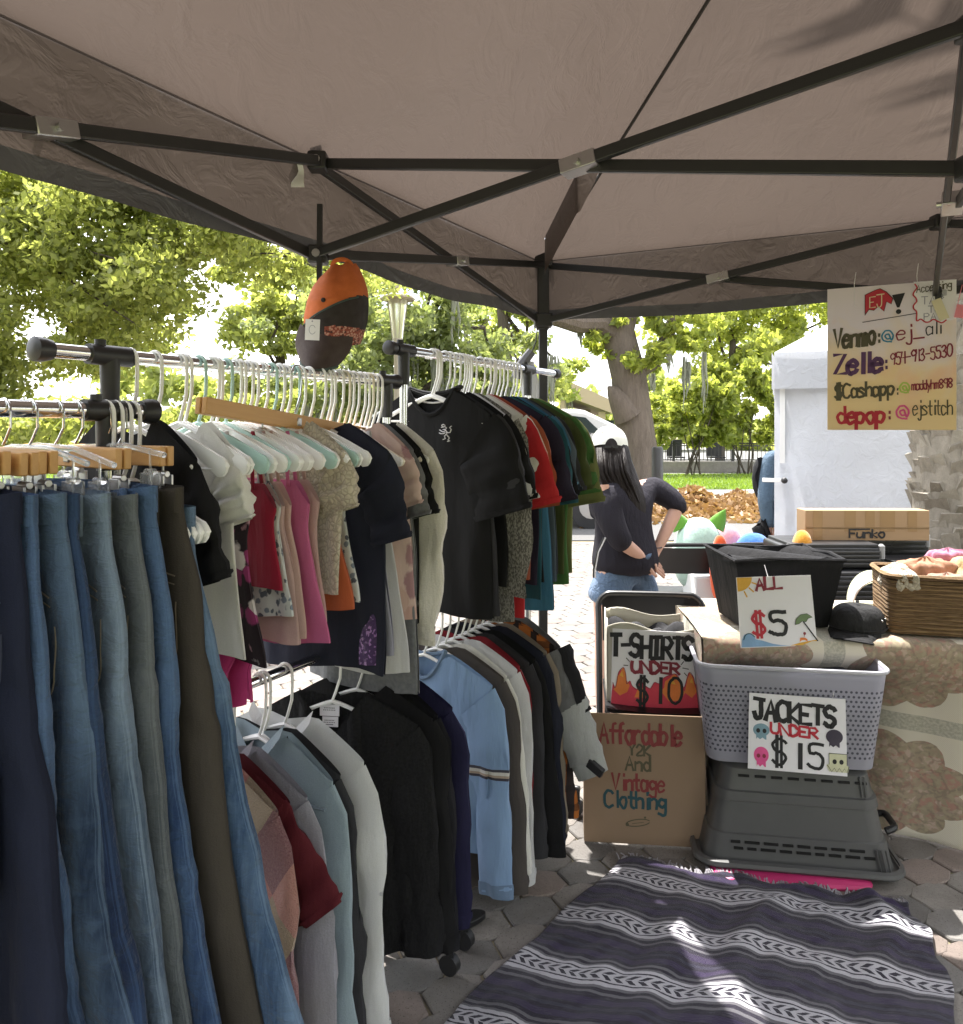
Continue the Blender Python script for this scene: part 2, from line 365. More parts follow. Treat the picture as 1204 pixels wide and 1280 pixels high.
simple_tree('broadleaf_tree', 'bright airy tree growing behind the railing nearest the big trunk', 900, 29, 5.0, .2,
            [(900, 400, 29, 2.4, 1.6, 15), (950, 380, 30, 2.6, 1.6, 17), (1000, 400, 29, 2.2, 1.8, 17), (930, 450, 29, 2.4, 1.3, 17), (1010, 470, 29, 1.5, 1.6, 12), (880, 350, 29, 2.6, 1.2, 8)], LEAF_BRIGHT, .14, seed=14, lean=.5)
simple_tree('broadleaf_tree', 'tall pale tree rising over the white tent roof', 1034, 33, 8, .22,
            [(1000, 360, 33, 2.6, 1.6, 18), (1050, 350, 33, 2.4, 1.6, 16), (985, 430, 33, 2.2, 1.6, 14), (1100, 330, 33, 2.4, 1.6, 12)], LEAF_PALE, .18, seed=21)
simple_tree('backdrop_tree', 'round green tree in the gap between the hat and the rail end', 350, 17, 3.4, .16,
            [(340, 390, 17, 1.4, .9, 20), (370, 360, 17, 1.5, .8, 16), (320, 500, 16, 1.6, .5, 14), (420, 510, 17, 1.5, .5, 18), (390, 430, 17, 1.0, .6, 8)], LEAF_OAK, .1, seed=31)
def bush(name, label, px, py, Y, rx, rz, n, lm, size, seed):
    rs = random.Random(seed); c = P(px, py, Y); t = thing(name, label, 'bush', (c.x, Y, 0)); st = MB(); cl = []
    for k in range(7): limb(st, wander((rs.uniform(-.3, .3), 0, 0), (rs.uniform(-1, 1)*rx*.7, rs.uniform(-.4, .4), c.z+rs.uniform(-.3, .4)*rz), 3, .1, rs), .03, .008, 5)
    for k in range(n):
        cl.append((rs.uniform(-1, 1)*rx, rs.uniform(-1, 1)*rx*.4, max(.25, c.z+rs.uniform(-1, 1)*rz), rx*rs.uniform(.12, .3), rx*.2, rz*rs.uniform(.15, .4), int(rs.uniform(60, 170))))
    st.build('stem', DARK_BARK, t); leaves('foliage', cl, size, lm, t, seed)
def treeline():
    rs = random.Random(77); cl = []
    for k in range(420):
        x = rs.uniform(-75, 75); h = 3.2+2.2*math.sin(x*.21)+1.4*math.sin(x*.53+1); z = rs.uniform(.2, 1)*max(1.5, h)
        if 4 < x < 9 and z > 3: continue
        cl.append((x, 52+rs.uniform(-3, 3), z, rs.uniform(.8, 2.2), 1.2, rs.uniform(.6, 1.3), int(rs.uniform(50, 120))))
    n0 = len(cl)
    for k in range(190):                        # unseen trees added behind the viewer to keep sky light off the stall
        a = rs.uniform(PI*.93, PI*2.07); rr = rs.uniform(9.5, 12.5); cl.append((rr*math.cos(a)*1.2, rr*math.sin(a), rs.uniform(.3, 6.0), rs.uniform(.5, 1.3), rs.uniform(.5, 1.1), rs.uniform(.5, 1.2), int(rs.uniform(40, 90))))
    o = leaves('distant_treeline', cl[:n0], .42, LEAF_PALE, None, 78); tag(o, 'far belt of pale green trees closing the view beyond the lawn', 'treeline', kind='stuff')
    o = leaves('unseen_shade_trees', cl[n0:], .42, LEAF_DARK, None, 79); tag(o, 'unseen belt of dull green trees added behind the viewer to block sky light', 'treeline', kind='stuff')
treeline()
bush('flowering_bush', 'yellow green bush in full sun just right of the oak trunk', 868, 515, 24.6, 1.4, .95, 46, LEAF_BRIGHT, .12, 41)
bush('flowering_bush', 'yellow green bush leaning over the railing by the white tent', 928, 505, 25.2, 1.3, 1.1, 50, LEAF_BRIGHT, .12, 42)
bush('low_bush', 'dark low shrub seen through the hanger hooks under the near rail', 40, 545, 11.5, 1.6, .5, 44, LEAF_OAK, .07, 43)
bush('low_bush', 'green shrub seen between the rail and the hanging cap', 445, 512, 15, 1.3, .45, 26, LEAF_BRIGHT, .09, 44)
bush('low_bush', 'dusty shrub glimpsed behind the far rail of tees', 600, 500, 17, 1.6, .6, 30, LEAF_PALE, .1, 45)
# the big trunk with its two limbs (px 760-850)
def big_oak():
    Y = 20; rs = random.Random(4); o = P(797, HOR, Y); o.z = 0
    t = thing('forked_oak', 'massive forked oak trunk standing in the lawn behind the person', 'tree', o); q = lambda px, py, d=0: P(px, py, Y+d)-o
    tr = MB()
    tr.tube([q(800, 612), q(800, 600), q(797, 560), q(790, 510), q(786, 470), q(776, 430), q(770, 400), q(764, 375), q(750, 350)], [.62, .54, .50, .49, .45, .43, .40, .34, .28], 16)
    tr.tube([q(786, 520, -.2), q(774, 500, -.28), q(766, 489, -.3), q(760, 483, -.3)], [.40, .27, .17, .03], 10)
    tr.tube([q(772, 420), q(748, 404, -.4), q(722, 404, -.8), q(700, 398, -1), q(676, 392, -1.2), q(640, 375, -1.4)], [.30, .26, .25, .22, .2, .15], 10)
    tr.tube([q(784, 470), q(805, 458), q(818, 452), q(830, 430), q(840, 405), q(852, 380), q(860, 350)], [.30, .24, .20, .18, .16, .14, .1], 10)
    tr.tube([q(778, 420), q(786, 390), q(792, 360), q(800, 320)], [.28, .24, .2, .16], 10)
    cl = []
    for (cx, cy, w, h, n) in ((752, 432, 16, 16, 9), (783, 398, 9, 12, 6), (800, 450, 22, 10, 9), (828, 440, 14, 8, 7), (845, 420, 14, 14, 9), (858, 395, 20, 12, 10), (870, 425, 20, 12, 9), (820, 390, 20, 20, 6), (735, 392, 14, 8, 5), (708, 388, 14, 6, 5), (880, 370, 30, 14, 10), (690, 360, 40, 12, 10), (780, 340, 80, 14, 24)):
        for k in range(n):
            p = q(cx+rs.uniform(-1, 1)*w, cy+rs.uniform(-1, 1)*h, rs.uniform(-1, .6)); cl.append((*p, .2, .3, .15, int(rs.uniform(40, 95))))
    for cx, cy, L in ((858, 446, 1.4), (862, 452, .9), (880, 440, 1.6), (838, 432, .8), (725, 410, .6), (815, 466, .7)):
        moss_wisp(q(cx, cy, -.5), L, t, rs)
    tr.build('trunk', OAK_BARK, t); leaves('crown', cl, .11, LEAF_BRIGHT, t, 9)
big_oak()
# grass strip, leaf litter mound
def grass():
    rs = np.random.default_rng(2); n = 26000
    x = rs.uniform(-14, 16, n); y = rs.uniform(19.1, 25.0, n); h = rs.uniform(.04, .1, n); a = rs.uniform(0, PI, n); w = .02
    z = np.zeros(n); dx = np.cos(a)*w; dy = np.sin(a)*w
    v = np.stack([np.stack([x-dx, y-dy, z], 1), np.stack([x+dx, y+dy, z], 1), np.stack([x+rs.normal(0, .03, n), y+rs.normal(0, .03, n), h], 1)], 1).reshape(-1, 3)
    b = MB(); b.add(v.tolist(), [(3*i, 3*i+1, 3*i+2) for i in range(n)])
    b.add([(-30, 19, .004), (30, 19, .004), (30, 25.6, .004), (-30, 25.6, .004)], [(0, 1, 2, 3)])
    tag(b.build('lawn_grass', leaf_mat('lawn_blade', (.14, .22, .03), (.22, .30, .05), .3), sharp=0), 'strip of short sunlit lawn beyond the concrete path', 'lawn', kind='stuff')
grass()
def mulch():
    rs = np.random.default_rng(3); n = 5200; ctr = P(880, 640, 13.8)
    u = rs.normal(0, 1, (n, 2)); x = ctr.x+u[:, 0]*1.1; y = 14+u[:, 1]*.7; hh = .34*np.exp(-((x-ctr.x)/1.5)**2-((y-14)/.8)**2)*(1+.3*np.sin(x*7))
    z = hh*rs.random(n)**.4+.01; m = leaf_mat('dry_leaf', (.22, .12, .05), (.46, .31, .17), .1)
    t = leaves('leaf_litter', [(0, 0, 0, .1, .1, .1, n)], .11, m, None, 5, 0, 1.5); me = t.data
    co = np.empty(len(me.vertices)*3, dtype=np.float32); me.vertices.foreach_get('co', co); co = co.reshape(-1, 4, 3); c = co.mean(1, keepdims=True)
    co = co-c+np.stack([x, y, z], 1)[:, None, :].astype(np.float32); me.vertices.foreach_set('co', co.ravel()); me.update()
    tag(t, 'heap of dry brown leaves raked up beside the lane', 'leaf pile', kind='stuff')
mulch()
# railing on a low stone kerb wall
def railing():
    Y = 26.4; t = thing('iron_railing', 'dark iron railing behind the lawn strip', 'railing', (6, Y, 0)); r = MB(); b = MB(); po = []
    x0, x1 = -5.5, 6.5
    for z in (.42, .98, .9): r.bar((x0, 0, z), (x1, 0, z), .04)
    k = x0
    while k <= x1: b.bar((k, 0, .4), (k, 0, 1.0), .018); k += .13
    r.build('rail', BLACK_METAL, t); b.build('balusters', BLACK_METAL, t)
    for i in range(7): q = MB(); q.bar((x0+i*2, .0, .3), (x0+i*2, 0, 1.08), .08); q.build('post', BLACK_METAL, t)
    w = MB(); w.box((3, 26.4, .19), (26, .5, .38)); o = w.build('kerb_wall', ground_mat('rubble_stone', (.16, .15, .14), (.32, .30, .27), 6, .8), bevel=.03); tag(o, 'low stone kerb wall under the iron railing', 'wall')
railing()
def seats_behind():
    for i, (px, n) in enumerate(((845, 'nearest the black bollard'), (895, 'in the middle of the railing'))):
        c = P(px, 572, 28.0); t = thing('patio_chair', f'dark patio chair behind the railing, {n}', 'chair', (c.x, 28, 0)); a = MB(); b = MB()
        a.box((0, 0, .45), (.55, .5, .05)); a.build('seat', BLACK_PLASTIC, t); b.box((0, .25, .78), (.55, .05, .6)); b.build('backrest', BLACK_PLASTIC, t)
        for sx in (-1, 1):
            for sy in (-1, 1): q = MB(); q.bar((sx*.24, sy*.22, 0), (sx*.24, sy*.22, .43), .035); q.build('leg', BLACK_METAL, t)
seats_behind()
def bollard():
    c = P(822, 592, 17.5); t = thing('bollard', 'thick black post standing just right of the oak trunk', 'post', (c.x, 17.5, 0)); b = MB()
    b.lathe([(.13, 0), (.13, 1.02), (.12, 1.06), (.09, 1.08)], 20); b.build('shaft', BLACK_METAL, t); a = MB(); a.lathe([(.16, 0), (.16, .05), (.132, .07)], 20); a.build('base_ring', BLACK_METAL, t)
bollard()
# lamp post behind the rack
def lamp_post():
    Y = 9.0; c = P(497, 369, Y); t = thing('lamp_post', 'pale garden lamp post with a flat disc cap and tapered glass', 'lamp post', (c.x, Y, 0)); zt = c.z
    al = paint('weathered_aluminium', (.34, .31, .25), .5, .2, .08, 30, .05); a = MB()
    a.lathe([(.06, 0), (.06, .5), (.042, .6), (.042, zt-.62), (.055, zt-.6), (.06, zt-.5)], 16); a.build('pole', al, t)
    g = MB(); g.lathe([(.06, zt-.5), (.08, zt-.3), (.115, zt-.06)], 20, cap=False); g.build('glass_shade', glass_mat('lamp_glass', (.95, .92, .8), .3), t)
    d = MB(); d.lathe([(.19, zt-.06), (.205, zt-.045), (.19, zt-.02), (.06, zt+.03), (.03, zt+.05), (.03, zt+.08), (.012, zt+.11)], 28); d.build('disc_cap', paint('amber_acrylic', (.24, .20, .12), .3, 0, .08, 30, .03), t)
    f = MB()
    for k in range(4): an = k*PI/2+.4; f.bar((.058*math.cos(an), .058*math.sin(an), zt-.5), (.12*math.cos(an), .12*math.sin(an), zt-.05), .012)
    f.build('shade_frame', al, t)
lamp_post()
# low building with a deep fascia, and a parked van
def building():
    Y = 24; c = P(745, 500, Y); t = thing('low_building', 'low tan building with a wide sloping roof fascia behind the racks', 'building', (0, 0, 0))
    tan = paint('tan_stucco', (.45, .36, .26), .85, 0, .06, 3, .1); br = paint('brown_stucco', (.25, .18, .14), .85, 0, .08, 3, .1)
    m = MB(); m.box((1.4, 26.5, 1.05), (4.2, 3, 2.1)); m.build('wall', br, t, bevel=.02)
    f = MB(); x1 = P(766, 0, 24).x
    f.add([(-.9, 24.0, 3.3), (x1-1.6, 24.0, 3.05), (x1, 24.0, 2.35), (x1, 24.0, 1.95), (x1-1.6, 24.0, 2.55), (-.9, 24.0, 2.75)]+[(-.9, 28, 3.3), (x1-1.6, 28, 3.05), (x1, 28, 2.35), (x1, 28, 1.95), (x1-1.6, 28, 2.55), (-.9, 28, 2.75)],
          [(0, 5, 4, 1), (1, 4, 3, 2), (6, 7, 10, 11), (7, 8, 9, 10), (0, 1, 7, 6), (1, 2, 8, 7), (5, 11, 10, 4), (4, 10, 9, 3), (0, 6, 11, 5), (2, 3, 9, 8)])
    f.build('roof', tan, t)
    for px, k in ((705, 1), (752, 2)):
        q = MB(); q.bar((P(px, 0, 24.3).x, 24.3, 0), (P(px, 0, 24.3).x, 24.3, 2.55 if k == 1 else 2.0), .22); q.build('column', tan, t)
    for px, w in ((715, .9), (752, .8)):
        q = MB(); q.box((P(px, 0, 24.94).x, 24.96, 1.3), (w, .06, .9)); q.build('window', paint('dark_glass', (.02, .03, .03), .1, 0, .1, 5, 0), t)
building()
def van():
    Y = 11.6; z0 = 1.5+(535-511)*Y/FPX; x0 = P(722, 0, Y).x; t = thing('parked_van', 'pale silver van with a raked windscreen seen between the green tee and the oak', 'van', (x0, Y, 0)); wh = paint('silver_car_paint', (.50, .50, .49), .3, 0, .03, 8, .02)
    prof = [(-3.2, .35), (-3.25, 1.0), (-3.1, z0-.1), (-2.9, z0), (0, z0), (.12, z0-.02), (.60, z0-.25), (.70, z0-.5), (.76, .75), (.72, .35)]
    b = MB(); n = len(prof)
    for y, s in ((0, .96), (.12, 1), (1.6, 1), (1.75, .96)): b.v += [(x, y, .9+(z-.9)*s) for x, z in prof]; b.u += [(0, 0)]*n
    for j in range(3):
        for i in range(n): b.f.append([j*n+i, j*n+(i+1) % n, (j+1)*n+(i+1) % n, (j+1)*n+i]); b.m.append(0)
    b.f += [list(range(n-1, -1, -1)), list(range(3*n, 4*n))]; b.m += [0, 0]
    b.build('body', wh, t, bevel=.03); gl = paint('dark_glass', (.02, .03, .03), .1, 0, .1, 5, 0)
    g = MB(); g.add([(-.12, -.012, z0-.1), (.12, -.012, z0-.13), (.36, -.012, z0-.36), (-.12, -.012, z0-.36)], [(0, 1, 2, 3)]); g.build('window', gl, t, sharp=0)
    g = MB(); g.add([(-1.3, -.012, z0-.1), (-.22, -.012, z0-.1), (-.22, -.012, z0-.5), (-1.3, -.012, z0-.5)], [(0, 1, 2, 3)]); g.build('window', gl, t, sharp=0)
    for x in (-2.4, .2):
        for y in (.08, 1.66):
            w = MB(); w.tube([(x, y-.1, .33), (x, y+.1, .33)], .33, 24); wo = w.build('wheel', BLACK_PLASTIC, t); h = MB(); h.tube([(x, y-.112, .33), (x, y-.1, .33)], .18, 16); h.build('rim', STEEL, wo)
van()
# ------------------------------------------------------------------ the canopy tent we stand under
TU = Vector((.473, .881, 0)).normalized(); TV = Vector((TU.y, -TU.x, 0))     # along the racks (away), across (towards the table)
TC = Vector((.27, 3.42, 0))
def T(a, b, z=0.0): return TC+TV*a-TU*b+Vector((0, 0, z))
def canopy_mat(name, col, tr, bump=.24):
    t = NT(name); v = t.coord(); n = t.noise(v, 2.6, 6, .6, dist=.5); n2 = t.noise(t.map(v, (1, .45, .8), rot=(0, 0, .6)), 13, 4, .55, dist=.9); fine = t.noise(v, 500, 2)
    c = t.mix(n, dk(col, .9), tuple(x*1.08 for x in col)); h = t.math('ADD', t.math('MULTIPLY', n, .6), t.math('MULTIPLY', t.ramp(n2, [(.45, 0), (.7, 1)]), .35)); nrm = t.bump(h, bump, .04)
    t.fin(c, .42, 0, .45); t.translucent(c, tr); t.l.new(nrm, [n_ for n_ in t.n if n_.type == 'BSDF_TRANSLUCENT'][0].inputs['Normal']); return t.m
def tent():
    t = thing('canopy_tent', 'taupe pop-up canopy tent on a black folding truss frame, overhead', 'tent', T(1.5, 1.5))
    o = T(1.5, 1.5); q = lambda a, b, z: T(a, b, z)-o
    fab = canopy_mat('taupe_polyester', (.071, .055, .046), .42); hem = canopy_mat('valance_hem', (.055, .052, .052), .12); seam_m = paint('seam_tape', (.03, .026, .024), .7, 0, .1, 80, .1)
    ZE, ZP = 2.235, 3.06; S = 3.0; e = .03
    def slit(tt): return (.05+.22*tt)*max(0, min(1, (tt-.04)/.03))*max(0, min(1, (.28-tt)/.03)) if .04 < tt < .28 else 0  # opening added in the seam so a sun streak falls on the blanket
    def panel(k):                      # k: side 0 a=0, 1 b=0, 2 a=S, 3 b=S ; s along, r up
        m = MB(); nu, nv = 40, 44
        def fn(u, v):
            r = v; ee = e*(1-r)/S; lo, hi = r/2-ee, 1-r/2+ee; s = lo+(hi-lo)*u
            z = ZE+(ZP-ZE)*r-.035*math.sin(PI*r)*math.sin(PI*u)-.012*math.sin(PI*r)+.008*math.sin(u*23+k)*math.sin(v*9)*math.sin(PI*u)
            z -= .006*math.sin(PI*u)*(1-r)**6
            if k == 0: s_ = s+(slit(r)/S*1.3)*(1-u)**5; p = (r*1.5-e*(1-r), s_*S, z)
            elif k == 1: p = (s*S, r*1.5-e*(1-r), z)
            elif k == 2: p = (S-r*1.5+e*(1-r), s*S, z)
            else: p = (s*S, S-r*1.5+e*(1-r), z)
            return q(*p)
        m.grid(nu, nv, fn); return m
    for k in range(4):
        c = panel(k).build('canopy_panel', fab, t, sharp=0)
        va = MB(); vh = MB()
        def vf(u, v, z0=ZE+.03, z1=2.01):
            s = -e+(S+2*e)*u; w = .012*math.sin(u*19+k*2)*v+.006*math.sin(u*47)*v; z = z0+(z1-z0)*v+.008*math.sin(u*15+k)*v-.006*math.sin(PI*u)*(1-v)
            a = {0: (-e-.002+w, s), 1: (s, -e-.002+w), 2: (S+e+.002+w, s), 3: (s, S+e+.002+w)}[k]; return q(a[0], a[1], z)
        va.grid(60, 8, lambda u, v: vf(u, v)); va.build('valance', fab, c, sharp=0)
        vh.grid(60, 2, lambda u, v: vf(u, 1)+Vector((0, 0, -.045*v))); vh.build('valance_hem', hem, c, sharp=0)
    for (a, b) in ((0, 0), (S, 0), (S, S), (0, S)):
        pts = [q(a+(1.5-a)*i/10, b+(1.5-b)*i/10, ZE+(ZP-ZE)*i/10-.016-.012*math.sin(PI*i/10)) for i in range(11)]; m = MB(); m.tube(pts, .006, 6); m.build('hip_seam', seam_m, t)
    # added flap along the slit, hiding the bright sky in it from the camera
    def flap_pt(r, dz): s = r/2-e*(1-r)/S+slit(r)/S*1.3; return q(r*1.5-e*(1-r), s*S, ZE+(ZP-ZE)*r-.012*math.sin(PI*r)-dz)
    m = MB(); m.grid(24, 3, lambda u, v: flap_pt(.035+.25*u, -.002+.15*v*min(1, 8*u)*min(1, 8*(1-u)))); m.build('added_flap', fab, t, sharp=0)
    # legs
    for (a, b) in ((0, 0), (S, 0), (S, S), (0, S)):
        lg = MB(); lg.bar(q(a, b, .01), q(a, b, 1.98), .038); l = lg.build('leg', BLACK_METAL, t, bevel=.004)
        f = MB(); f.box(q(a, b, .006), (.11, .11, .012)); f.build('foot', STEEL, l)
        up = MB(); up.bar(q(a, b, 1.93), q(a, b, 2.25), .05); up.build('outer_leg', BLACK_METAL, l, bevel=.004)
        for z in (1.97, 2.235): br = MB(); br.box(q(a, b, z), (.078, .078, .06)); br.build('corner_bracket', BLACK_PLASTIC, l, bevel=.006)
        pin = MB(); pin.bar(q(a, b, 1.95)+Vector((.025, -.022, 0)), q(a, b, 2.0)+Vector((.025, -.022, 0)), .012); pin.build('snap_pin', STEEL, l)
    ZL, ZU = 1.965, 2.215
    zo = lambda n_: -.08 if n_ == (0, S) else 0
    def bars(p, qq, off):              # one scissor pair between nodes p and qq (a,b)
        d = Vector((qq[0]-p[0], qq[1]-p[1], 0)); n = Vector((-d.y, d.x, 0)).normalized()*.014
        for (z0, z1, s_) in ((ZL, ZU, 1), (ZU, ZL, -1)):
            m = MB(); A = q(p[0], p[1], z0+zo(p)); B = q(qq[0], qq[1], z1+zo(qq)); nn = (TV*n.x-TU*n.y)*s_; m.bar(A+nn, B+nn, .016, .028); bo = m.build('truss_bar', BLACK_METAL, t, bevel=.003)
        mid = q((p[0]+qq[0])/2, (p[1]+qq[1])/2, (ZL+ZU+zo(p)+zo(qq))/2); dd = (q(qq[0], qq[1], ZU+zo(qq))-q(p[0], p[1], ZL+zo(p))).normalized(); m = MB(); m.bar(mid-dd*.042, mid+dd*.042, .05, .034); pl = m.build('pivot_plate', STEEL, t, bevel=.002)
        m = MB(); nn = (TV*n.x-TU*n.y).normalized(); m.tube([mid-nn*.036, mid+nn*.036], .008, 10); m.build('pivot_bolt', STEEL, pl)
    cn = [(0, 0), (S, 0), (S, S), (0, S)]; mids = [(S/2, 0), (S, S/2), (S/2, S), (0, S/2)]
    for i in range(4): bars(cn[i], mids[i], 0); bars(mids[i], cn[(i+1) % 4], 0); bars(mids[i], (S/2, S/2), 0)
    for (a, b) in mids:
        for z in (ZL, ZU): m = MB(); m.box(q(a, b, z), (.05, .05, .05)); bj = m.build('joint', BLACK_PLASTIC, t, bevel=.006); m = MB(); m.tube([q(a, b, z)+Vector((0, -.032, 0)), q(a, b, z)+Vector((0, .032, 0))], .011, 10); m.build('joint_bolt', STEEL, bj)
    m = MB(); m.bar(q(1.5, 1.5, ZL-.05), q(1.5, 1.5, 2.9), .03); m.build('centre_pole', STEEL, t, bevel=.003); m = MB(); m.lathe([(.05, 0), (.05, .03), (.02, .06)], 16, q(1.5, 1.5, 2.94)); m.build('pole_cap', BLACK_PLASTIC, t)
    for z in (ZL, ZU): m = MB(); m.box(q(1.5, 1.5, z), (.055, .055, .045)); m.build('hub', BLACK_PLASTIC, t, bevel=.006)
    # small white sticker flags tied to the side joint
    m = MB(); b0 = q(-.0, 1.5, ZU)+Vector((-.055, -.03, -.005)); m.grid(4, 6, lambda u, v: b0+Vector((.035*(u-.5)+.01*v, .012*math.sin(v*5), -.075*v))); m.build('warning_label', PAPER, t, sharp=0)
    m = MB(); m.grid(3, 4, lambda u, v: b0+Vector((.05+.03*(u-.5), .02+.01*math.sin(v*4), .03+.035*v))); m.build('warning_label', PAPER, t, sharp=0)
tent()
# ------------------------------------------------------------------ white market tent behind the stall
def white_tent():
    Y = 6.2; x0 = P(968, 0, Y).x; t = thing('market_tent', 'white market tent with closed wall panel behind the table', 'tent', (x0, Y, 0), R(-21)); L = 3.0
    wf = canopy_mat('white_polyester', (.52, .535, .58), .26, .28); m = MB()
    ap = (L/2, L/2, 3.15); z = 2.1
    cs = [(0, 0, z), (L, 0, z), (L, L, z), (0, L, z)]
    for i in range(4):
        a, b = Vector(cs[i]), Vector(cs[(i+1) % 4]); A = Vector(ap); m.grid(16, 14, lambda u, v: a.lerp(b, u).lerp(A, v)-Vector((0, 0, .10*math.sin(PI*v)*(.4+.6*math.sin(PI*u)))))
    m.build('roof', wf, t, sharp=40)
    for i in range(4):
        a, b = Vector(cs[i]), Vector(cs[(i+1) % 4]); n = (b-a).cross(Vector((0, 0, 1))).normalized()
        m = MB(); m.grid(30, 4, lambda u, v: a.lerp(b, u)+n*(.012+.008*math.sin(u*17+i))+Vector((0, 0, -.29*v))); m.build('valance', wf, t, sharp=0)
    def wall(u, v):
        f = .018*math.sin(u*9+v*4)+.012*math.sin(u*21-v*6)+.02*math.sin(u*3+v*11)*v+.03*mnoise.noise((u*5+v*2, v*3, .4))+.016*abs(mnoise.noise((u*7-v*5, v*9+u*4, 2.4))); s = .06*math.exp(-((u-.03)/.05)**2)*math.sin(v*6)
        return Vector((u*L, .03+f+s, 2.06*(1-v)+.01))
    m = MB(); m.grid(110, 70, wall); m.build('wall_panel', wf, t, sharp=0)
    for a in cs: m = MB(); m.bar((min(max(a[0], .06), L-.06), min(max(a[1], .09), L-.09), 0), (min(max(a[0], .06), L-.06), min(max(a[1], .09), L-.09), 2.08), .04); m.build('leg', paint('white_enamel', (.7, .7, .7), .4, 0, .05, 20, .05), t)
    c = Vector((.03, 0, P(0, 600, Y).z)); m = MB(); m.box((c.x-.05, -.03, c.z), (.14, .02, .03)); m.build('wall_strap', WHITE_PLASTIC, t, bevel=.004); m = MB(); m.ball((c.x+.045, -.04, c.z), .025); m.build('strap_knob', BLACK_PLASTIC, t)
white_tent()
# ------------------------------------------------------------------ palm beside the stall
def palm():
    c = Vector((2.86, 4.75, 0)); t = thing('palm_tree', 'palm with a rough trunk of old leaf bases beside the white tent', 'palm', c); rs = random.Random(2)
    bk = NT('palm_boot'); v = bk.coord(); n = bk.noise(bk.map(v, (1, 1, .35)), 22, 6, .7); g = bk.new('NewGeometry'); cc = bk.mix(n, (.05, .042, .034), (.38, .34, .28)); cc = bk.mix(bk.math('MULTIPLY', g.outputs['Random Per Island'], .5), cc, (.45, .42, .36)); bk.bump(n, .8, .02); bk.fin(cc, .9, 0, .1)
    m = MB(); m.lathe([(.26, -.05), (.22, .3), (.20, 2.0), (.19, 6.4)], 20); 
    for j in range(90):
        for i in range(9):
            a = 2*PI*(i/9+(j % 2)/18)+rs.uniform(-.15, .15); z = .05+j*.07+rs.uniform(-.02, .02); r = .205
            d = Vector((math.cos(a), math.sin(a), 0)); s = Vector((-math.sin(a), math.cos(a), 0)); w = rs.uniform(.045, .075); h = rs.uniform(.06, .15); k = rs.uniform(.015, .05)
            p = d*(r-.02)+Vector((0, 0, z)); tip = d*(r+k)+Vector((0, 0, z+h)); tw = w*rs.uniform(.5, .95); up = Vector((0, 0, rs.uniform(-.01, .03)))
            m.add([p-s*w, p+s*w, tip+s*tw+up, tip-s*tw, d*(r-.03)-s*w*.6+Vector((0, 0, z+h*1.1)), d*(r-.03)+s*w*.6+Vector((0, 0, z+h*1.1))], [(0, 1, 2, 3), (3, 2, 5, 4), (0, 3, 4), (1, 5, 2)])
    m.build('trunk', bk.m, t, sharp=25)
    fm = leaf_mat('palm_leaf', (.07, .10, .03), (.12, .15, .05), .3)
    for i in range(19):
        a = 2*PI*i/19+rs.uniform(-.1, .1)
        if 2.3 < a < 3.3: continue
        L = rs.uniform(2.4, 3.1); el = rs.uniform(.15, .9); pts = []
        for k in range(15):
            s = k/14; pts.append(Vector((math.cos(a)*L*s*math.cos(el*(1-s*.8)), math.sin(a)*L*s*math.cos(el*(1-s*.8)), 6.4+L*(s*math.sin(el)-.75*s*s))))
        m = MB(); m.tube(pts, [.025*(1-k/15)+.004 for k in range(15)], 5)
        for k in range(2, 15):
            d = (pts[min(k+1, 14)]-pts[k-1]).normalized(); sd_ = d.cross(Vector((0, 0, 1))).normalized()
            for h in (0, .33, .66):
                for s in (-1, 1):
                    p = pts[k]-d*(h*.13); ll = .62*(1-abs(k/14-.45)*.9); q = p+sd_*s*ll*.75+d*ll*.5-Vector((0, 0, ll*rs.uniform(.2, .5))); w = d*.034
                    m.add([p-w, p+w, q], [(0, 1, 2)])
        m.build('frond', fm, t, sharp=0)
palm()
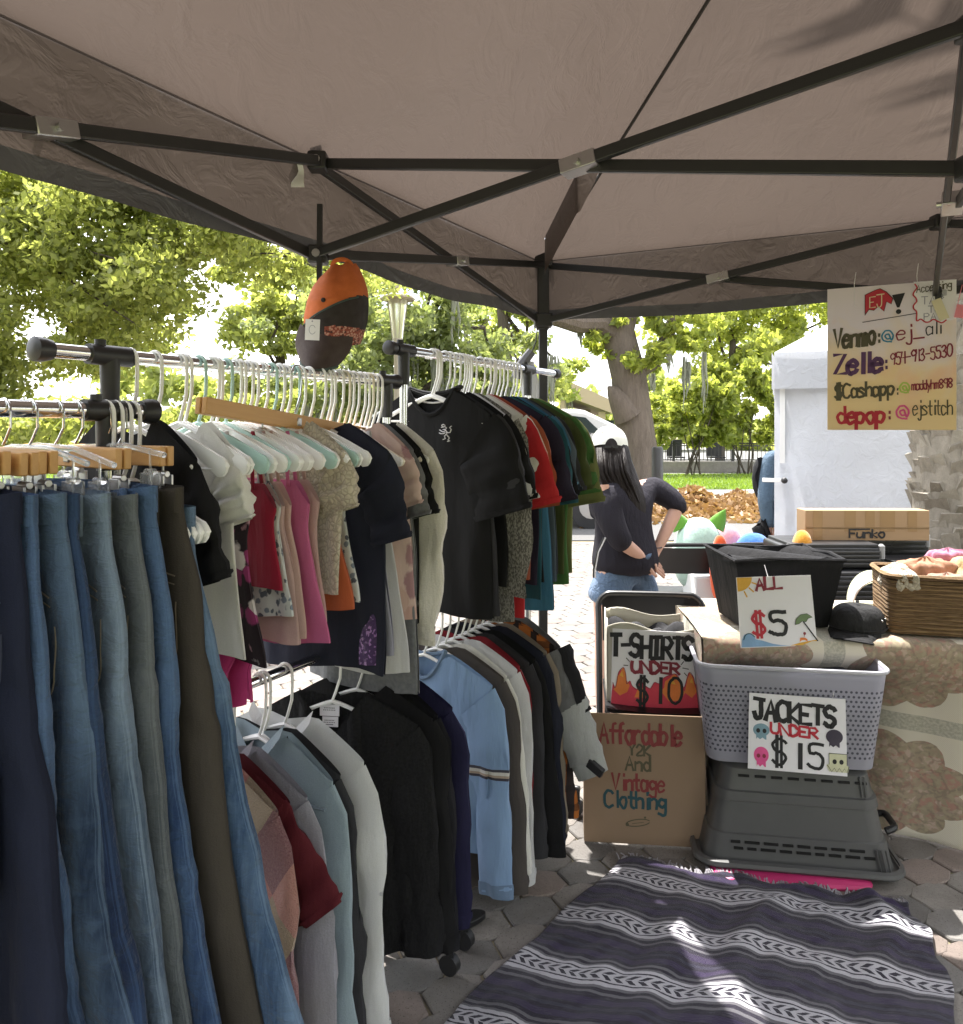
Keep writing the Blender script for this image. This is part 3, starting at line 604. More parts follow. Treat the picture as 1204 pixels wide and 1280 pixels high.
# ------------------------------------------------------------------ clothes racks
def rack(name, label, p0, L, zu, zl, t0, t1, caps=True, near=None, rad=.0135):
    """double-rail garment rack: p0 = near end of the top rail on the ground plan, along TU."""
    t = thing(name, label, 'clothes rack', Vector((p0[0], p0[1], 0))); q = lambda s, z, v=0: TU*s+TV*v+Vector((0, 0, z))
    m = MB(); m.tube([q(0, zu), q(L, zu)], rad, 14); tr = m.build('top_rail', CHROME, t)
    for s in (0, L): m = MB(); d = -1 if s == 0 else 1; m.tube([q(s-d*.012, zu), q(s+d*.004, zu), q(s+d*.018, zu), q(s+d*.022, zu)], [rad*1.3, rad*1.6, rad*1.6, rad*1.0], 16); m.build('end_cap', BLACK_PLASTIC, tr)
    if zl:
        m = MB(); m.tube([q(t0-.03, zl), q(t1+.03, zl)], .012, 12); lr = m.build('lower_rail', CHROME, t)
        for s in (t0, t1): m = MB(); m.tube([q(s-.03, zl), q(s+.03, zl)], .021, 14); m.build('rail_joint', BLACK_PLASTIC, lr)
    for s in (t0, t1):
        m = MB(); m.tube([q(s, .1), q(s, zu-.02)], .0125, 14); po = m.build('post', CHROME, t)
        m = MB(); m.tube([q(s-.045, zu), q(s+.045, zu)], .019, 16); m.tube([q(s, zu-.105), q(s, zu-.06), q(s, zu)], [.016, .017, .018], 16); m.build('tee_joint', BLACK_PLASTIC, po)
        m = MB(); m.tube([q(s-.02, zu+.0, .0), q(s-.02, zu+.028, 0)], .010, 12); m.build('clamp_knob', BLACK_PLASTIC, po)
        m = MB(); m.tube([q(s, .1, -.22), q(s, .1, .22)], .0125, 12); f = m.build('foot_bar', BLACK_METAL, t)
        for v in (-.21, .21):
            m = MB(); m.tube([q(s-.012, .03, v), q(s+.012, .03, v)], .028, 14); m.bar(q(s, .04, v), q(s, .1, v), .02); m.build('caster', BLACK_PLASTIC, f)
    return t
RA = Vector((-.753, 1.343, 0)); RB = Vector((-.629, 1.42, 0)); RC = Vector((-.263, 2.29, 0))
ZA, ZAL, ZB, ZC, ZCL = 1.635, .92, 1.5306, 1.735, .92
rack('clothes_rack', 'chrome double rack of blouses and camisoles standing under the cap', RA, 1.05, ZA, ZAL, .127, 1.017)
rack('clothes_rack', 'chrome double rack of dark tees nearest the tent corner leg', RC, 1.23, ZC, ZCL, .062, .948)
rack('clothes_rack', 'single rail rack of jeans in front of the other racks', RB-TU*1.3, 1.32, ZB, 0, .15, 1.24, rad=.0145)

# ------------------------------------------------------------------ hangers
def hook_pts(r=.021, stem=.13, rail=.0135):
    pts = [Vector((-r*.95*math.cos(a), 0, -.006+r*math.sin(a))) for a in [PI*k/9 for k in range(-1, 10)]]
    return pts+[Vector((r*.98, 0, -.03)), Vector((r*.9, 0, -stem*.55)), Vector((r*.35, 0, -stem*.85)), Vector((0, 0, -stem))]
def hook_pts2(r, stem): return [p+Vector((0, 0, 0)) for p in hook_pts(r, stem)]
def hanger_mesh(w=.195, stem=.125, paddle=.0, bar=True, thick=.0055, drop=.075):
    m = MB(); m.tube(hook_pts(.022, stem), .0036, 8); z0 = -stem
    for s in (-1, 1):
        k = 9; pts = []; rr = []
        for i in range(k):
            f = i/(k-1); pts.append(Vector((s*w*f, 0, z0-.004-drop*f**1.25))); rr.append(.0055+(.004+paddle)*max(0, f-.25)/.75)
        # flattened shoulder: a plate whose depth grows to a rounded paddle
        vs = []; fs = []
        for p, h in zip(pts, rr):
            for y, z in ((-thick*.5, h*.75), (thick*.5, h*.75), (thick*.9, 0), (thick*.5, -h), (-thick*.5, -h), (-thick*.9, 0)): vs.append((p.x, y, p.z+z))
        h = rr[-1]
        for f, g in ((.55, .86), (.9, .5), (1.05, .12)):
            for y, z in ((-thick*.5, .75*h*g), (thick*.5, .75*h*g), (thick*.9, 0), (thick*.5, -h*g), (-thick*.5, -h*g), (-thick*.9, 0)): vs.append((pts[-1].x+s*h*.9*f, y, pts[-1].z+z-.1*h*f))
        n = k+3; fs = [(i*6+j, i*6+(j+1) % 6, (i+1)*6+(j+1) % 6, (i+1)*6+j) for i in range(n-1) for j in range(6)]+[tuple(range((n-1)*6, n*6))]
        m.add(vs, fs)
    if bar: m.tube([(-w*.98, 0, z0-drop-.012), (-w*.5, 0, z0-drop-.014), (w*.5, 0, z0-drop-.014), (w*.98, 0, z0-drop-.012)], .004, 6)
    return m
_hm = {}
def hanger(origin, t, z, label, mat_, kind='thin', yaw=0, group='plastic hangers on the rails', dv=0, name='plastic_hanger'):
    if kind not in _hm:
        b = {'thin': lambda: hanger_mesh(.165), 'paddle': lambda: hanger_mesh(.172, .12, .014, True, .006, .08), 'wide': lambda: hanger_mesh(.172, .13, .005, True, .007, .085)}[kind]()
        o = b.build(name, mat_); _hm[kind] = o.data
        first = o
    else: first = bpy.data.objects.new(name, _hm[kind]); COL.objects.link(first)
    me = first.data
    p = origin+TU*t+TV*dv; first.location = (p.x, p.y, z); first.rotation_euler = (0, 0, math.atan2(TV.y, TV.x)+yaw)
    if me.materials[0] != mat_:
        first.material_slots[0].link = 'OBJECT'; first.material_slots[0].material = mat_
    tag(first, label, 'hanger', group); return first

# ------------------------------------------------------------------ garments (local x = across the rack, y = along it, z up; origin at the rail)
def smooth3(p, n=3):
    p = [Vector(k) for k in p]; q = [p[0]]+p+[p[-1]]; o = []
    for i in range(1, len(q)-2):
        for k in range(n):
            t = k/n; a, b, c, d = q[i-1], q[i], q[i+1], q[i+2]; o.append(.5*(2*b+(c-a)*t+(2*a-5*b+4*c-d)*t*t+(3*b-a-3*c+d)*t**3))
    return o+[p[-1]]
def lerp(a, b, f): return a+(b-a)*f
def sstep(a, b, x): x = max(0, min(1, (x-a)/(b-a))); return x*x*(3-2*x)
def torso(m, hw, hh, zs, drop, zh, th=.022, neck=.075, dip=(.07, .02), chest=.93, seed=0, fold=1.0, nc=64, nr=26, hem=.012, tilt=0, open_front=False):
    rs = random.Random(seed); ph = [rs.uniform(0, 6.3) for _ in range(8)]; fr = [rs.uniform(12, 20), rs.uniform(24, 36), rs.uniform(5, 9)]
    def pos(u, v):
        a = 2*PI*u; c, s = math.cos(a), math.sin(a); sg = 1 if c >= 0 else -1; ss = 1 if s >= 0 else -1
        w = lerp(hw, hw*chest, sstep(0, .22, v)); w = lerp(w, hh, sstep(.15, 1, v)); x = w*sg*abs(c)**.55
        ax = abs(x)/max(hw, 1e-6)
        zt = zs-drop*max(0, (abs(x)-neck)/max(.01, hw-neck))**1.15
        if abs(x) < neck: zt -= (dip[0] if s < 0 else dip[1])*(1-(x/neck)**2)
        z = lerp(zt, zh+hem*math.sin(x*17+ph[0])*.6+tilt*x, v)
        t = lerp(max(.010, th*.5), th, sstep(0, .2, v))*lerp(1, 1.35, v)
        amp = fold*(.15+.85*v)*.013
        f = math.sin(x*fr[0]+ph[1]+z*1.3)*amp+math.sin(x*fr[1]+ph[2]-z*2.1)*amp*.45+math.sin(z*fr[2]+ph[3]+x*5)*fold*.004*sstep(.05, .3, v)
        g = math.sin(x*fr[0]*1.2+ph[4])*amp*.5*ss
        n1 = mnoise.noise((x*7+seed*3.7, z*2.0, seed*1.3)); n2 = mnoise.noise((x*19+seed, z*5+x*9, seed*.7+ss*.2)); k = .05+.95*sstep(.06, .5, v)
        y = t*ss*abs(s)**.7+f*.5+g*.4+fold*(n1*.026+n2*.009+(.5-abs(mnoise.noise((x*10+seed*2.3, z*1.4, seed*.9))))*.022)*k
        x += (.010*mnoise.noise((z*5, seed*2.1+sg, 1.7))+.012*mnoise.noise((z*2.2, seed*1.1, 5.5)))*sstep(.05, .5, v)*fold
        return Vector((x, y, z))
    m.grid(nc, nr, pos, uvfn=lambda u, v: (u, v)); return m
def sleeve(m, side, sx, sz, L, ang, h0, h1, t0=.02, t1=.022, seed=0, bend=0, n=20, rows=14, y0=0, ydir=0):
    rs = random.Random(seed); p1, p2 = rs.uniform(0, 6), rs.uniform(0, 6); rot = .30 if L < .3 else .13; A0 = max(ang+.25, .92 if L < .3 else .72)
    an = [lerp(A0, ang+bend*k/rows, sstep(0, rot, k/rows)) for k in range(rows+1)]; cs = [(sx, sz)]
    for k in range(rows): a = (an[k]+an[k+1])/2; cs.append((cs[-1][0]+math.sin(a)*L/rows, cs[-1][1]-math.cos(a)*L/rows))
    wob = .02 if L < .3 else .05
    def pos(u, v):
        k = int(round(v*rows)); a = an[k]; c = Vector((side*cs[k][0], y0+ydir*v, cs[k][1])); pr = Vector((side*math.cos(a), 0, math.sin(a)))
        h = lerp(h0, h1, v**.7)*(1+wob*math.sin(v*16+p1)); t = lerp(t0*.55, t1, sstep(0, .3, v))
        q = 2*PI*u; r = pr*(h*math.cos(q))+Vector((0, t*math.sin(q)*(1+.3*math.sin(v*11+p2)), 0))
        nn = mnoise.noise((math.cos(q)*1.4+seed, v*L*9, math.sin(q)*1.4)); n3 = mnoise.noise((math.cos(q)*2.2+seed, v*L*(10 if L < .3 else 20), math.sin(q)*2)); r *= 1+.06*n3; r += Vector((pr.x*.008*nn, .014*nn*sstep(.05, .3, v)+.004*math.sin(v*23+q), pr.z*.008*nn)); return c+r
    m.grid(n, rows, pos); m.end = pos; return m
GARMENTS = []
def garment(kind, origin, t, z, mat_, label, length, hw=.21, hh=None, sl=None, group=None, seed=None, yaw=None, cat=None, dv=0, th=.02, name=None, neck=.075, dip=None,
            sleeve_mat=None, band=None, fold=1.0, drop=.075, top=None, sang=.45, sw=.085, sw1=None, tilt=0, sbend=-.25, lab2=None):
    """length is measured down from the shoulder line; sl = sleeve length."""
    seed = seed if seed is not None else len(GARMENTS)+3; rs = random.Random(seed*7+1); hh = hh or hw*1.02
    zs = -.118 if top is None else top; m = MB(); zh = zs-length
    cat = cat or {'tee': 'shirt', 'cami': 'top', 'dress': 'dress', 'jacket': 'jacket', 'sweater': 'sweater', 'blouse': 'blouse'}[kind]; name = name or cat.replace(' ', '_')
    if kind == 'cami':
        zt = zs-.135; torso(m, hw*.86, hh, zt, .05, zh, th, hw*.62, (.035, .0), .95, seed, fold, tilt=tilt, nr=22)
        for s in (-1, 1):
            for yy, zz in ((-.012, zt-.012), (.012, zt)): m.tube([(s*hw*.55, yy, zz), (s*hw*.5, yy*.6, lerp(zz, -.145, .6)), (s*hw*.47, 0, -.142)], .006, 6, flat=.4)
    else: torso(m, hw, hh, zs, drop, zh, th, neck, dip or (.07, .015), .94, seed, fold, tilt=tilt)
    o = m.build(name, mat_, sharp=0)
    p = origin+TU*t+TV*dv; o.location = (p.x, p.y, z); o.rotation_euler = (0, 0, math.atan2(TV.y, TV.x)+(rs.uniform(-.07, .07) if yaw is None else yaw))
    tag(o, label, cat, group)
    if sl:
        for s in (-1, 1):
            m = MB(); h0 = sw; sleeve(m, s, hw-.052, zs-drop*.82-h0*.92, sl, sang+rs.uniform(-.06, .06), h0, sw1 or h0*.8, seed=seed+s, bend=sbend if sl > .3 else 0)
            ep = m.end; so = m.build('sleeve', sleeve_mat or mat_, o, sharp=0)
            c = MB(); v0 = .925 if sl > .3 else .90; mid_ = [sum((ep(k/20, v) for k in range(20)), Vector())/20 for v in (v0, 1.0)]
            c.grid(20, 3, lambda u, v: mid_[0].lerp(mid_[1], v)+(ep(u, 1.0 if v > .5 else v0)-mid_[1 if v > .5 else 0])*(1.05+.02*math.sin(v*PI))); c.build('cuff', band or sleeve_mat or mat_, so, sharp=0)
    if band is not None:
        m = MB(); pts = []
        for k in range(24):
            a = 2*PI*k/24; x = neck*math.cos(a)*1.0; s_ = math.sin(a); zz = zs-((dip or (.07, .015))[0] if s_ < 0 else (dip or (.07, .015))[1])*(1-math.cos(a)**2); pts.append((x, .012*s_, zz+.004))
        m.tube(pts, .0085, 6, closed=True, flat=.7); m.build('neckband', band, o)
    GARMENTS.append(o); return o
# ------------------------------------------------------------------ printed cloths
def print_cloth(name, base, cols, scale, density=.5, bump=.2, stretch=(1, 1, 1), dots=False):
    t = NT(name); v = t.map(t.coord(), stretch); vo = t.new('TexVoronoi'); vo.inputs['Scale'].default_value = scale; t.l.new(v, vo.inputs['Vector'])
    n = t.noise(v, scale*1.3, 4, .6, dist=.5); w = t.noise(v, 700, 2); d = t.math('ADD', vo.outputs['Distance'], t.math('MULTIPLY', t.math('SUBTRACT', n, .5), .7))
    mask = t.ramp(d, [(density*.55, 1), (density*.7, 0)]); st = [(i/len(cols), c) for i, c in enumerate(cols)]
    hue = t.sep(vo.outputs['Color'])[0]; c = t.mix(mask, base, t.ramp(hue, st, 'CONSTANT'))
    c = t.mix(t.math('MULTIPLY', w, .25), c, dk(base, .6)); fold = t.noise(t.map(t.coord(), (9, 9, 2.2)), 1.6, 4); t.bump(fold, bump, .05); return t.fin(c, .85, 0, .25, .1)
def argyle():
    t = NT('argyle_knit'); x, y, z = t.sep(t.coord()); fa = t.math('MULTIPLY', t.math('ADD', x, t.math('MULTIPLY', z, .62)), 9.5); fb = t.math('MULTIPLY', t.math('SUBTRACT', x, t.math('MULTIPLY', z, .62)), 9.5)
    ia = t.math('FLOOR', fa); ib = t.math('FLOOR', fb); k = t.math('FRACT', t.math('ADD', t.math('MULTIPLY', ia, .37), t.math('MULTIPLY', ib, .21)))
    k = t.math('ABSOLUTE', k); c = t.ramp(k, [(0, (.42, .14, .13)), (.3, (.33, .26, .17)), (.5, (.17, .05, .08)), (.75, (.46, .20, .17))], 'CONSTANT')
    w = t.noise(t.coord(), 300, 3); c = t.mix(t.math('MULTIPLY', w, .5), c, (.55, .4, .33)); t.bump(w, .5, .01); return t.fin(c, .9, 0, .1, .3)
def plaid():
    t = NT('flannel_plaid'); x, y, z = t.sep(t.coord()); a = t.math('SINE', t.math('MULTIPLY', x, 90)); b = t.math('SINE', t.math('MULTIPLY', z, 90))
    c = t.mix(t.ramp(a, [(.45, 0), (.55, 1)]), (.45, .15, .04), (.04, .03, .03)); c = t.mix(t.ramp(b, [(.45, 0), (.55, .65)]), c, (.03, .025, .025)); return t.fin(c, .9, 0, .1)
def chest_stripe():
    t = NT('blue_jersey'); x, y, z = t.sep(t.coord()); w = t.noise(t.coord(), 600, 2); soft = t.noise(t.coord(), 5, 3)
    base = t.mix(t.math('MULTIPLY', soft, .5), (.24, .36, .56), (.19, .30, .48)); zz = t.math('MULTIPLY', t.math('ADD', z, .46), 1.0)
    s = t.ramp(t.math('MULTIPLY', t.math('ADD', zz, .1), 5), [(0, (0, 0, 0)), (.435, (1, 1, 1)), (.60, (0, 0, 0))], 'CONSTANT')
    sc = t.ramp(t.math('MULTIPLY', t.math('ADD', zz, .1), 5), [(.435, (.05, .04, .05)), (.475, (.42, .33, .25)), (.51, (.65, .63, .58)), (.555, (.06, .05, .06))], 'CONSTANT')
    c = t.mix(s, base, sc); c = t.mix(t.math('MULTIPLY', w, .15), c, (.1, .15, .25)); fold = t.noise(t.map(t.coord(), (9, 9, 2)), 1.6, 4); t.bump(fold, .35, .05); return t.fin(c, .9, 0, .15, .15)
def sequin(name, a, b):
    t = NT(name); v = t.coord(); d = t.vor(v, 160); col = t.sep(t.vor(v, 160, 'Color'))[0]; c = t.mix(t.ramp(col, [(.8, 0), (.86, 1)]), a, b); t.bump(d, .2, .01); return t.fin(c, t.ramp(col, [(.5, .8), (.85, .35)]), 0, .5)
def lace(name, col):
    t = NT(name); v = t.coord(); d = t.vor(v, 75, feature='DISTANCE_TO_EDGE'); n = t.noise(v, 40, 4); c = t.mix(t.ramp(d, [(.04, 0), (.14, 1)]), dk(col, .72), col); t.bump(t.math('ADD', d, n), .7, .01); return t.fin(c, .85, 0, .2, .2)
BLK = cloth('black_cotton', (.010, .010, .011)); NAVY = cloth('navy_jersey', (.018, .02, .034)); WHT = cloth('white_cotton', (.66, .66, .67), trans=.18); CRM = cloth('cream_knit', (.66, .63, .57), weave=260, bump=.35)
RED = cloth('red_cotton', (.42, .02, .025)); RUST = cloth('rust_cotton', (.30, .075, .035)); CRIM = cloth('crimson_rib', (.27, .012, .035)); PINK = cloth('hot_pink', (.52, .13, .28)); PALEP = cloth('pale_pink', (.58, .40, .38), trans=.15); ROSE = cloth('rose_nude', (.56, .38, .34), trans=.15)
GREY = cloth('mid_grey', (.17, .17, .175)); CHAR = cloth('charcoal', (.036, .036, .04)); MARL = cloth('marled_knit', (.10, .095, .085), weave=220, bump=.5, marl=1.2); TEAL = cloth('teal_jersey', (.02, .085, .11)); SLATE = cloth('slate_blue', (.075, .10, .125))
BLUEJ = cloth('mid_blue', (.05, .16, .26)); OLIVE = cloth('olive', (.06, .075, .025)); GREEN = cloth('leaf_green', (.065, .16, .045), trans=.2); KHAKI = cloth('khaki_green', (.20, .22, .09), trans=.15); DNAV = cloth('dark_plum_navy', (.022, .018, .035))
LAV = cloth('lavender_grey', (.30, .30, .37)); BROWN = cloth('brown_grey', (.075, .065, .06)); TAN = cloth('tan_canvas', (.24, .20, .155)); MAROON = cloth('maroon', (.10, .014, .02)); OFFW = cloth('off_white', (.68, .67, .63)); LGREY = cloth('light_grey_shell', (.36, .37, .36), bump=.4); DGREY = cloth('dark_grey_shell', (.15, .152, .155), bump=.4)
TULLE = cloth('magenta_tulle', (.52, .06, .22), trans=.45); ORANGE = cloth('burnt_orange', (.42, .10, .04)); GVEL = cloth('grey_velvet', (.16, .165, .175), weave=90, var=.4); LACE = lace('cream_lace', (.56, .50, .40)); SEQ = sequin('purple_sequin', (.05, .02, .09), (.3, .16, .4)); BSEQ = cloth('beaded_knit', (.011, .011, .012), weave=150, bump=.5, var=.8)
FLOR = print_cloth('pink_black_floral', (.02, .012, .018), [(.55, .12, .3), (.62, .35, .42), (.3, .04, .15), (.65, .6, .6)], 24, .75)
DITSY = print_cloth('blue_ditsy', (.58, .60, .60), [(.08, .10, .14), (.16, .2, .26), (.05, .06, .09)], 55, .62)
ROSEP = print_cloth('rose_print', (.62, .46, .42), [(.45, .2, .2), (.5, .32, .28), (.36, .2, .22), (.55, .38, .33)], 20, .7, stretch=(1, 1, .6))
LIGHTD = cloth('light_chambray', (.26, .33, .37), weave=420); 
# ---- front rack, top rail
UPA = [  # t, kind, material, label, length, half width, hem half width, sleeve, hanger kind, hanger colour
 (.165, 'tee', BLK, 'cropped black tee, first garment behind the end of the jeans rail', .36, .18, .17, .19, 'thin', WHITE_PLASTIC),
 (0.285, 'tee', OFFW, 'off-white short sleeved tee with tiny black marks beside the cropped black tee', 0.467, .165, .17, .09, 'paddle', WHITE_PLASTIC),
 (0.335, 'cami', FLOR, 'black and pink floral dress with a magenta net hem', 0.5, 0.169, 0.179, 0.00, 'paddle', MINT_PLASTIC),
 (0.405, 'cami', CRIM, 'dark crimson ribbed tank between the floral dress and the pale pink top', 0.36, 0.179, 0.169, 0.00, 'paddle', MINT_PLASTIC),
 (0.432, 'cami', DITSY, 'white camisole with navy specks just behind the crimson tank', 0.42, 0.160, 0.169, 0.00, 'paddle', WHITE_PLASTIC),
 (0.452, 'cami', PALEP, 'pale pink strappy camisole in front of the hot pink tank', 0.475, 0.160, 0.174, 0.00, 'paddle', WHITE_PLASTIC),
 (0.472, 'cami', ROSE, 'nude rose camisole tucked behind the pale pink one', 0.475, 0.160, 0.169, 0.00, 'paddle', WHITE_PLASTIC),
 (0.519, 'cami', PINK, 'hot pink long tank in the middle of the front rail', 0.494, 0.174, 0.197, 0.00, 'paddle', WHITE_PLASTIC),
 (0.548, 'cami', PALEP, 'pale rose tank between the hot pink tank and the cream lace top', 0.467, 0.169, 0.169, 0.00, 'paddle', MINT_PLASTIC),
 (0.598, 'tee', LACE, 'cream lace top with flutter sleeves', 0.395, 0.188, 0.179, 0.09, 'paddle', WHITE_PLASTIC),
 (0.625, 'cami', ORANGE, 'burnt orange camisole peeking below the cream lace top', 0.44, 0.169, 0.169, 0.00, 'paddle', MINT_PLASTIC),
 (0.652, 'cami', DITSY, 'white camisole with a tiny blue flower print beside the navy tee dress', 0.43, 0.169, 0.174, 0.00, 'paddle', WHITE_PLASTIC),
 (0.724, 'tee', NAVY, 'navy tee dress with wide short sleeves on the front rail', 0.62, 0.211, 0.188, 0.18, 'thin', WHITE_PLASTIC),
 (0.762, 'cami', SEQ, 'purple glittering top half hidden behind the navy tee dress', 0.6, 0.169, 0.169, 0.00, 'thin', WHITE_PLASTIC),
 (0.790, 'cami', LAV, 'lavender grey tank beside the rose print blouse', 0.585, 0.169, 0.179, 0.00, 'thin', WHITE_PLASTIC),
 (0.820, 'cami', WHT, 'white satin slip hanging behind the rose print blouse', 0.645, 0.169, 0.188, 0.00, 'wide', CREAM_PLASTIC),
 (0.863, 'tee', ROSEP, 'dusty rose printed blouse', 0.51, 0.179, 0.179, 0.11, 'wide', WHITE_PLASTIC),
 (0.893, 'tee', GVEL, 'long grey velvet top next to the cream jumper', 0.72, 0.179, 0.188, 0.14, 'wide', WHITE_PLASTIC),
 (0.930, 'tee', BLK, 'narrow black tunic just in front of the cream jumper', 0.54, 0.179, 0.169, 0.14, 'wide', CREAM_PLASTIC),
 (0.965, 'sweater', CRM, 'cream knitted jumper with long sleeves, last on the front rail', 0.6, 0.193, 0.188, 0.46, 'wide', WHITE_PLASTIC)]
def noun(lab): return lab
for i, (t, k, m, lab, ln, hw, hh, sl, hk, hc) in enumerate(UPA):
    t += random.Random(i*5).uniform(-.006, .006)
    g = garment(k, RA, t, ZA, m, lab, ln, hw, hh, sl, 'blouses and tops on the front rail', seed=20+i, th=.010, sang=.28 if sl < .3 else .14, dip=(.09, .03), sw=.07, name={'tee': 'blouse', 'cami': 'camisole', 'sweater': 'jumper'}[k], cat='jumper' if k == 'sweater' else 'top')
    if 'floral dress' in lab:
        h = MB(); torso(h, .105, .115, -.118-.46, .0, -.118-.585, .022, .1, (0, 0), 1.0, 5, 1.8, 40, 10); h.build('tulle_skirt', TULLE, g, sharp=0)
    hanger(RA, t, ZA, yaw=g.rotation_euler.z-math.atan2(TV.y, TV.x), label={WHITE_PLASTIC: 'white', MINT_PLASTIC: 'mint green', CREAM_PLASTIC: 'cream'}[hc]+' plastic hanger carrying the '+' '.join(lab.split()[:6]).rstrip(',').replace(', first', '').replace(' tucked', '').replace(' in', '').replace(' between the', '').replace(' half hidden', ' half hidden'), mat_=hc, kind=hk)
# ---- far rack, top rail
UPC = [
 (0.221, BLK, 'black tee with a small white rampant lion on the chest', .70, .222, .215, .25),
 (0.267, CHAR, 'charcoal tee directly behind the black lion tee', .70, .23, .23, .22),
 (0.312, BLK, 'plain black tee between the charcoal tee and the marled jumper', .62, .22, .22, .22),
 (0.358, WHT, 'white tee whose hem shows beside the marled jumper', .60, .22, .22, .22),
 (0.401, MARL, 'brown marled long jumper beside the red tees', .74, .225, .23, .50),
 (0.459, OFFW, 'off-white tee with its sleeve showing before the red tee', .60, .23, .22, .22),
 (0.500, RED, 'bright red tee on the far rail', .74, .23, .22, .25),
 (0.539, RUST, 'rust orange tee next to the bright red one', .62, .235, .22, .25),
 (0.593, DNAV, 'dark plum navy tee with a broad sleeve on the far rail', .66, .255, .23, .24),
 (0.646, TEAL, 'deep teal tee with a long hem between two dark tees', .72, .25, .23, .25),
 (0.692, BLK, 'black tee squeezed behind the teal one', .66, .23, .22, .24),
 (0.735, BLUEJ, 'mid blue tee with its hem lowest near the tent leg', .76, .23, .235, .2),
 (0.778, SLATE, 'slate blue tee with pale side seam', .66, .235, .24, .22),
 (0.820, CHAR, 'charcoal tee two before the green shirts', .64, .235, .23, .22),
 (0.867, OLIVE, 'olive green tee hanging just before the leaf green one', .66, .24, .23, .22),
 (0.908, GREEN, 'leaf green tee with lit sleeve beside the person', .70, .25, .23, .23),
 (0.942, KHAKI, 'khaki green tee, last on the far rail', .66, .25, .23, .27)]
for i, (t, m, lab, ln, hw, hh, sl) in enumerate(UPC):
    t = .215+(t-.221)*.87+random.Random(i*3).uniform(-.012, .012) if i else t; hw *= .95; hh *= .97
    g = garment('tee' if sl < .4 else 'sweater', RC, t, ZC, m, lab, ln, hw, hh, sl, 'tees on the far rail', seed=60+i, th=.011, sang=.24 if sl < .4 else .12, dip=(.08, .02), sw=.10, sw1=.095, name='tee_shirt' if sl < .4 else 'long_jumper', band=m if i < 2 else None, neck=.085)
    hanger(RC, t, ZC, yaw=g.rotation_euler.z-math.atan2(TV.y, TV.x), label='white plastic hanger holding the '+' '.join(lab.split()[:7]).rstrip(','), mat_=WHITE_PLASTIC, kind='wide')
    if i == 0:
        m_ = MB(); L = [[(0, 10), (3, 10.6), (4.4, 9.6), (3.6, 8.6), (1.4, 8.4)], [(1, 10.6), (.2, 11.6), (1.6, 12.2), (3.2, 11.4)], [(2.4, 8.6), (4.6, 7), (4.2, 4.8), (6, 3.2)], [(3.4, 7.4), (1.4, 6.6), (-.6, 7.6)], [(3.4, 6.2), (1.4, 5.2), (-.8, 5.4)], [(4.2, 5), (2.6, 3.4), (3.4, 1.6), (1.4, 1)], [(5.2, 3.8), (6.8, 2.2), (5.6, .6), (7, 0)], [(4.8, 6), (7.4, 6.2), (8.4, 8.4), (7, 9.8), (8.6, 11)], [(-.6, 7.6), (-1.6, 8.2)], [(-.8, 5.4), (-1.8, 5.9)], [(7, 0), (5.2, -.4)]]
        for k, s in enumerate(L): m_.tube([Vector((x*.0042, 0, z*.0042)) for x, z in s], .0034, 6, flat=.4)
        e = m_.build('lion_emblem', PAPER, g, sharp=0); e.location = (.055, -.034, -.275)
        c = MB(); c.tube([(.095*math.cos(a), .016*math.sin(a)+.012, -.105-.02*(1-math.cos(a)**2)) for a in [PI*k/14 for k in range(15)]], .013, 8, flat=.5); c.build('striped_collar', cloth('dark_collar', (.05, .05, .055)), g, sharp=0)
        c = MB(); c.tube([(.092*math.cos(a), .012*math.sin(a)-.0, -.13-.025*(1-math.cos(a)**2)) for a in [PI*k/14 for k in range(15)]], .006, 8, flat=.5); c.build('collar_stripe', PAPER, g, sharp=0)
# ---- front rack, lower rail
LOA = [
 (0.335, 'sweater', argyle(), 'pink and plum argyle cardigan low beside the jeans', .66, .225, .22, .55, 'cardigan'),
 (0.362, 'tee', MAROON, 'maroon tee with its sleeve sticking out of the lower row', .56, .22, .22, .22, 'tee_shirt'),
 (0.425, 'jacket', cloth('lilac_grey', (.27, .265, .30), weave=300), 'lilac grey blazer in the lower row', .72, .235, .235, .60, 'blazer'),
 (0.500, 'jacket', LIGHTD, 'pale blue denim jacket with a stitched shoulder yoke', .72, .235, .23, .60, 'denim_jacket'),
 (0.540, 'jacket', CHAR, 'charcoal cardigan between the denim jacket and the white shirt', .70, .23, .22, .58, 'cardigan'),
 (0.587, 'blouse', cloth('white_linen', (.68, .69, .69), trans=.1), 'white linen shirt at the end of the first low group', .74, .235, .235, .62, 'shirt'),
 (0.775, 'sweater', BSEQ, 'open black beaded cardigan with a cream neck label', .72, .235, .24, .58, 'beaded_cardigan'),
 (0.850, 'sweater', BLK, 'plain black long jumper next to the beaded cardigan', .74, .235, .24, .6, 'long_jumper'),
 (0.915, 'sweater', cloth('black_fleece', (.012, .012, .015), weave=200), 'black fleece with the lowest hem above the paving', .72, .235, .235, .6, 'fleece'),
 (0.975, 'sweater', cloth('midnight_navy', (.016, .015, .045)), 'midnight navy jumper beside the sky blue sweatshirt', .70, .24, .235, .58, 'long_jumper')]
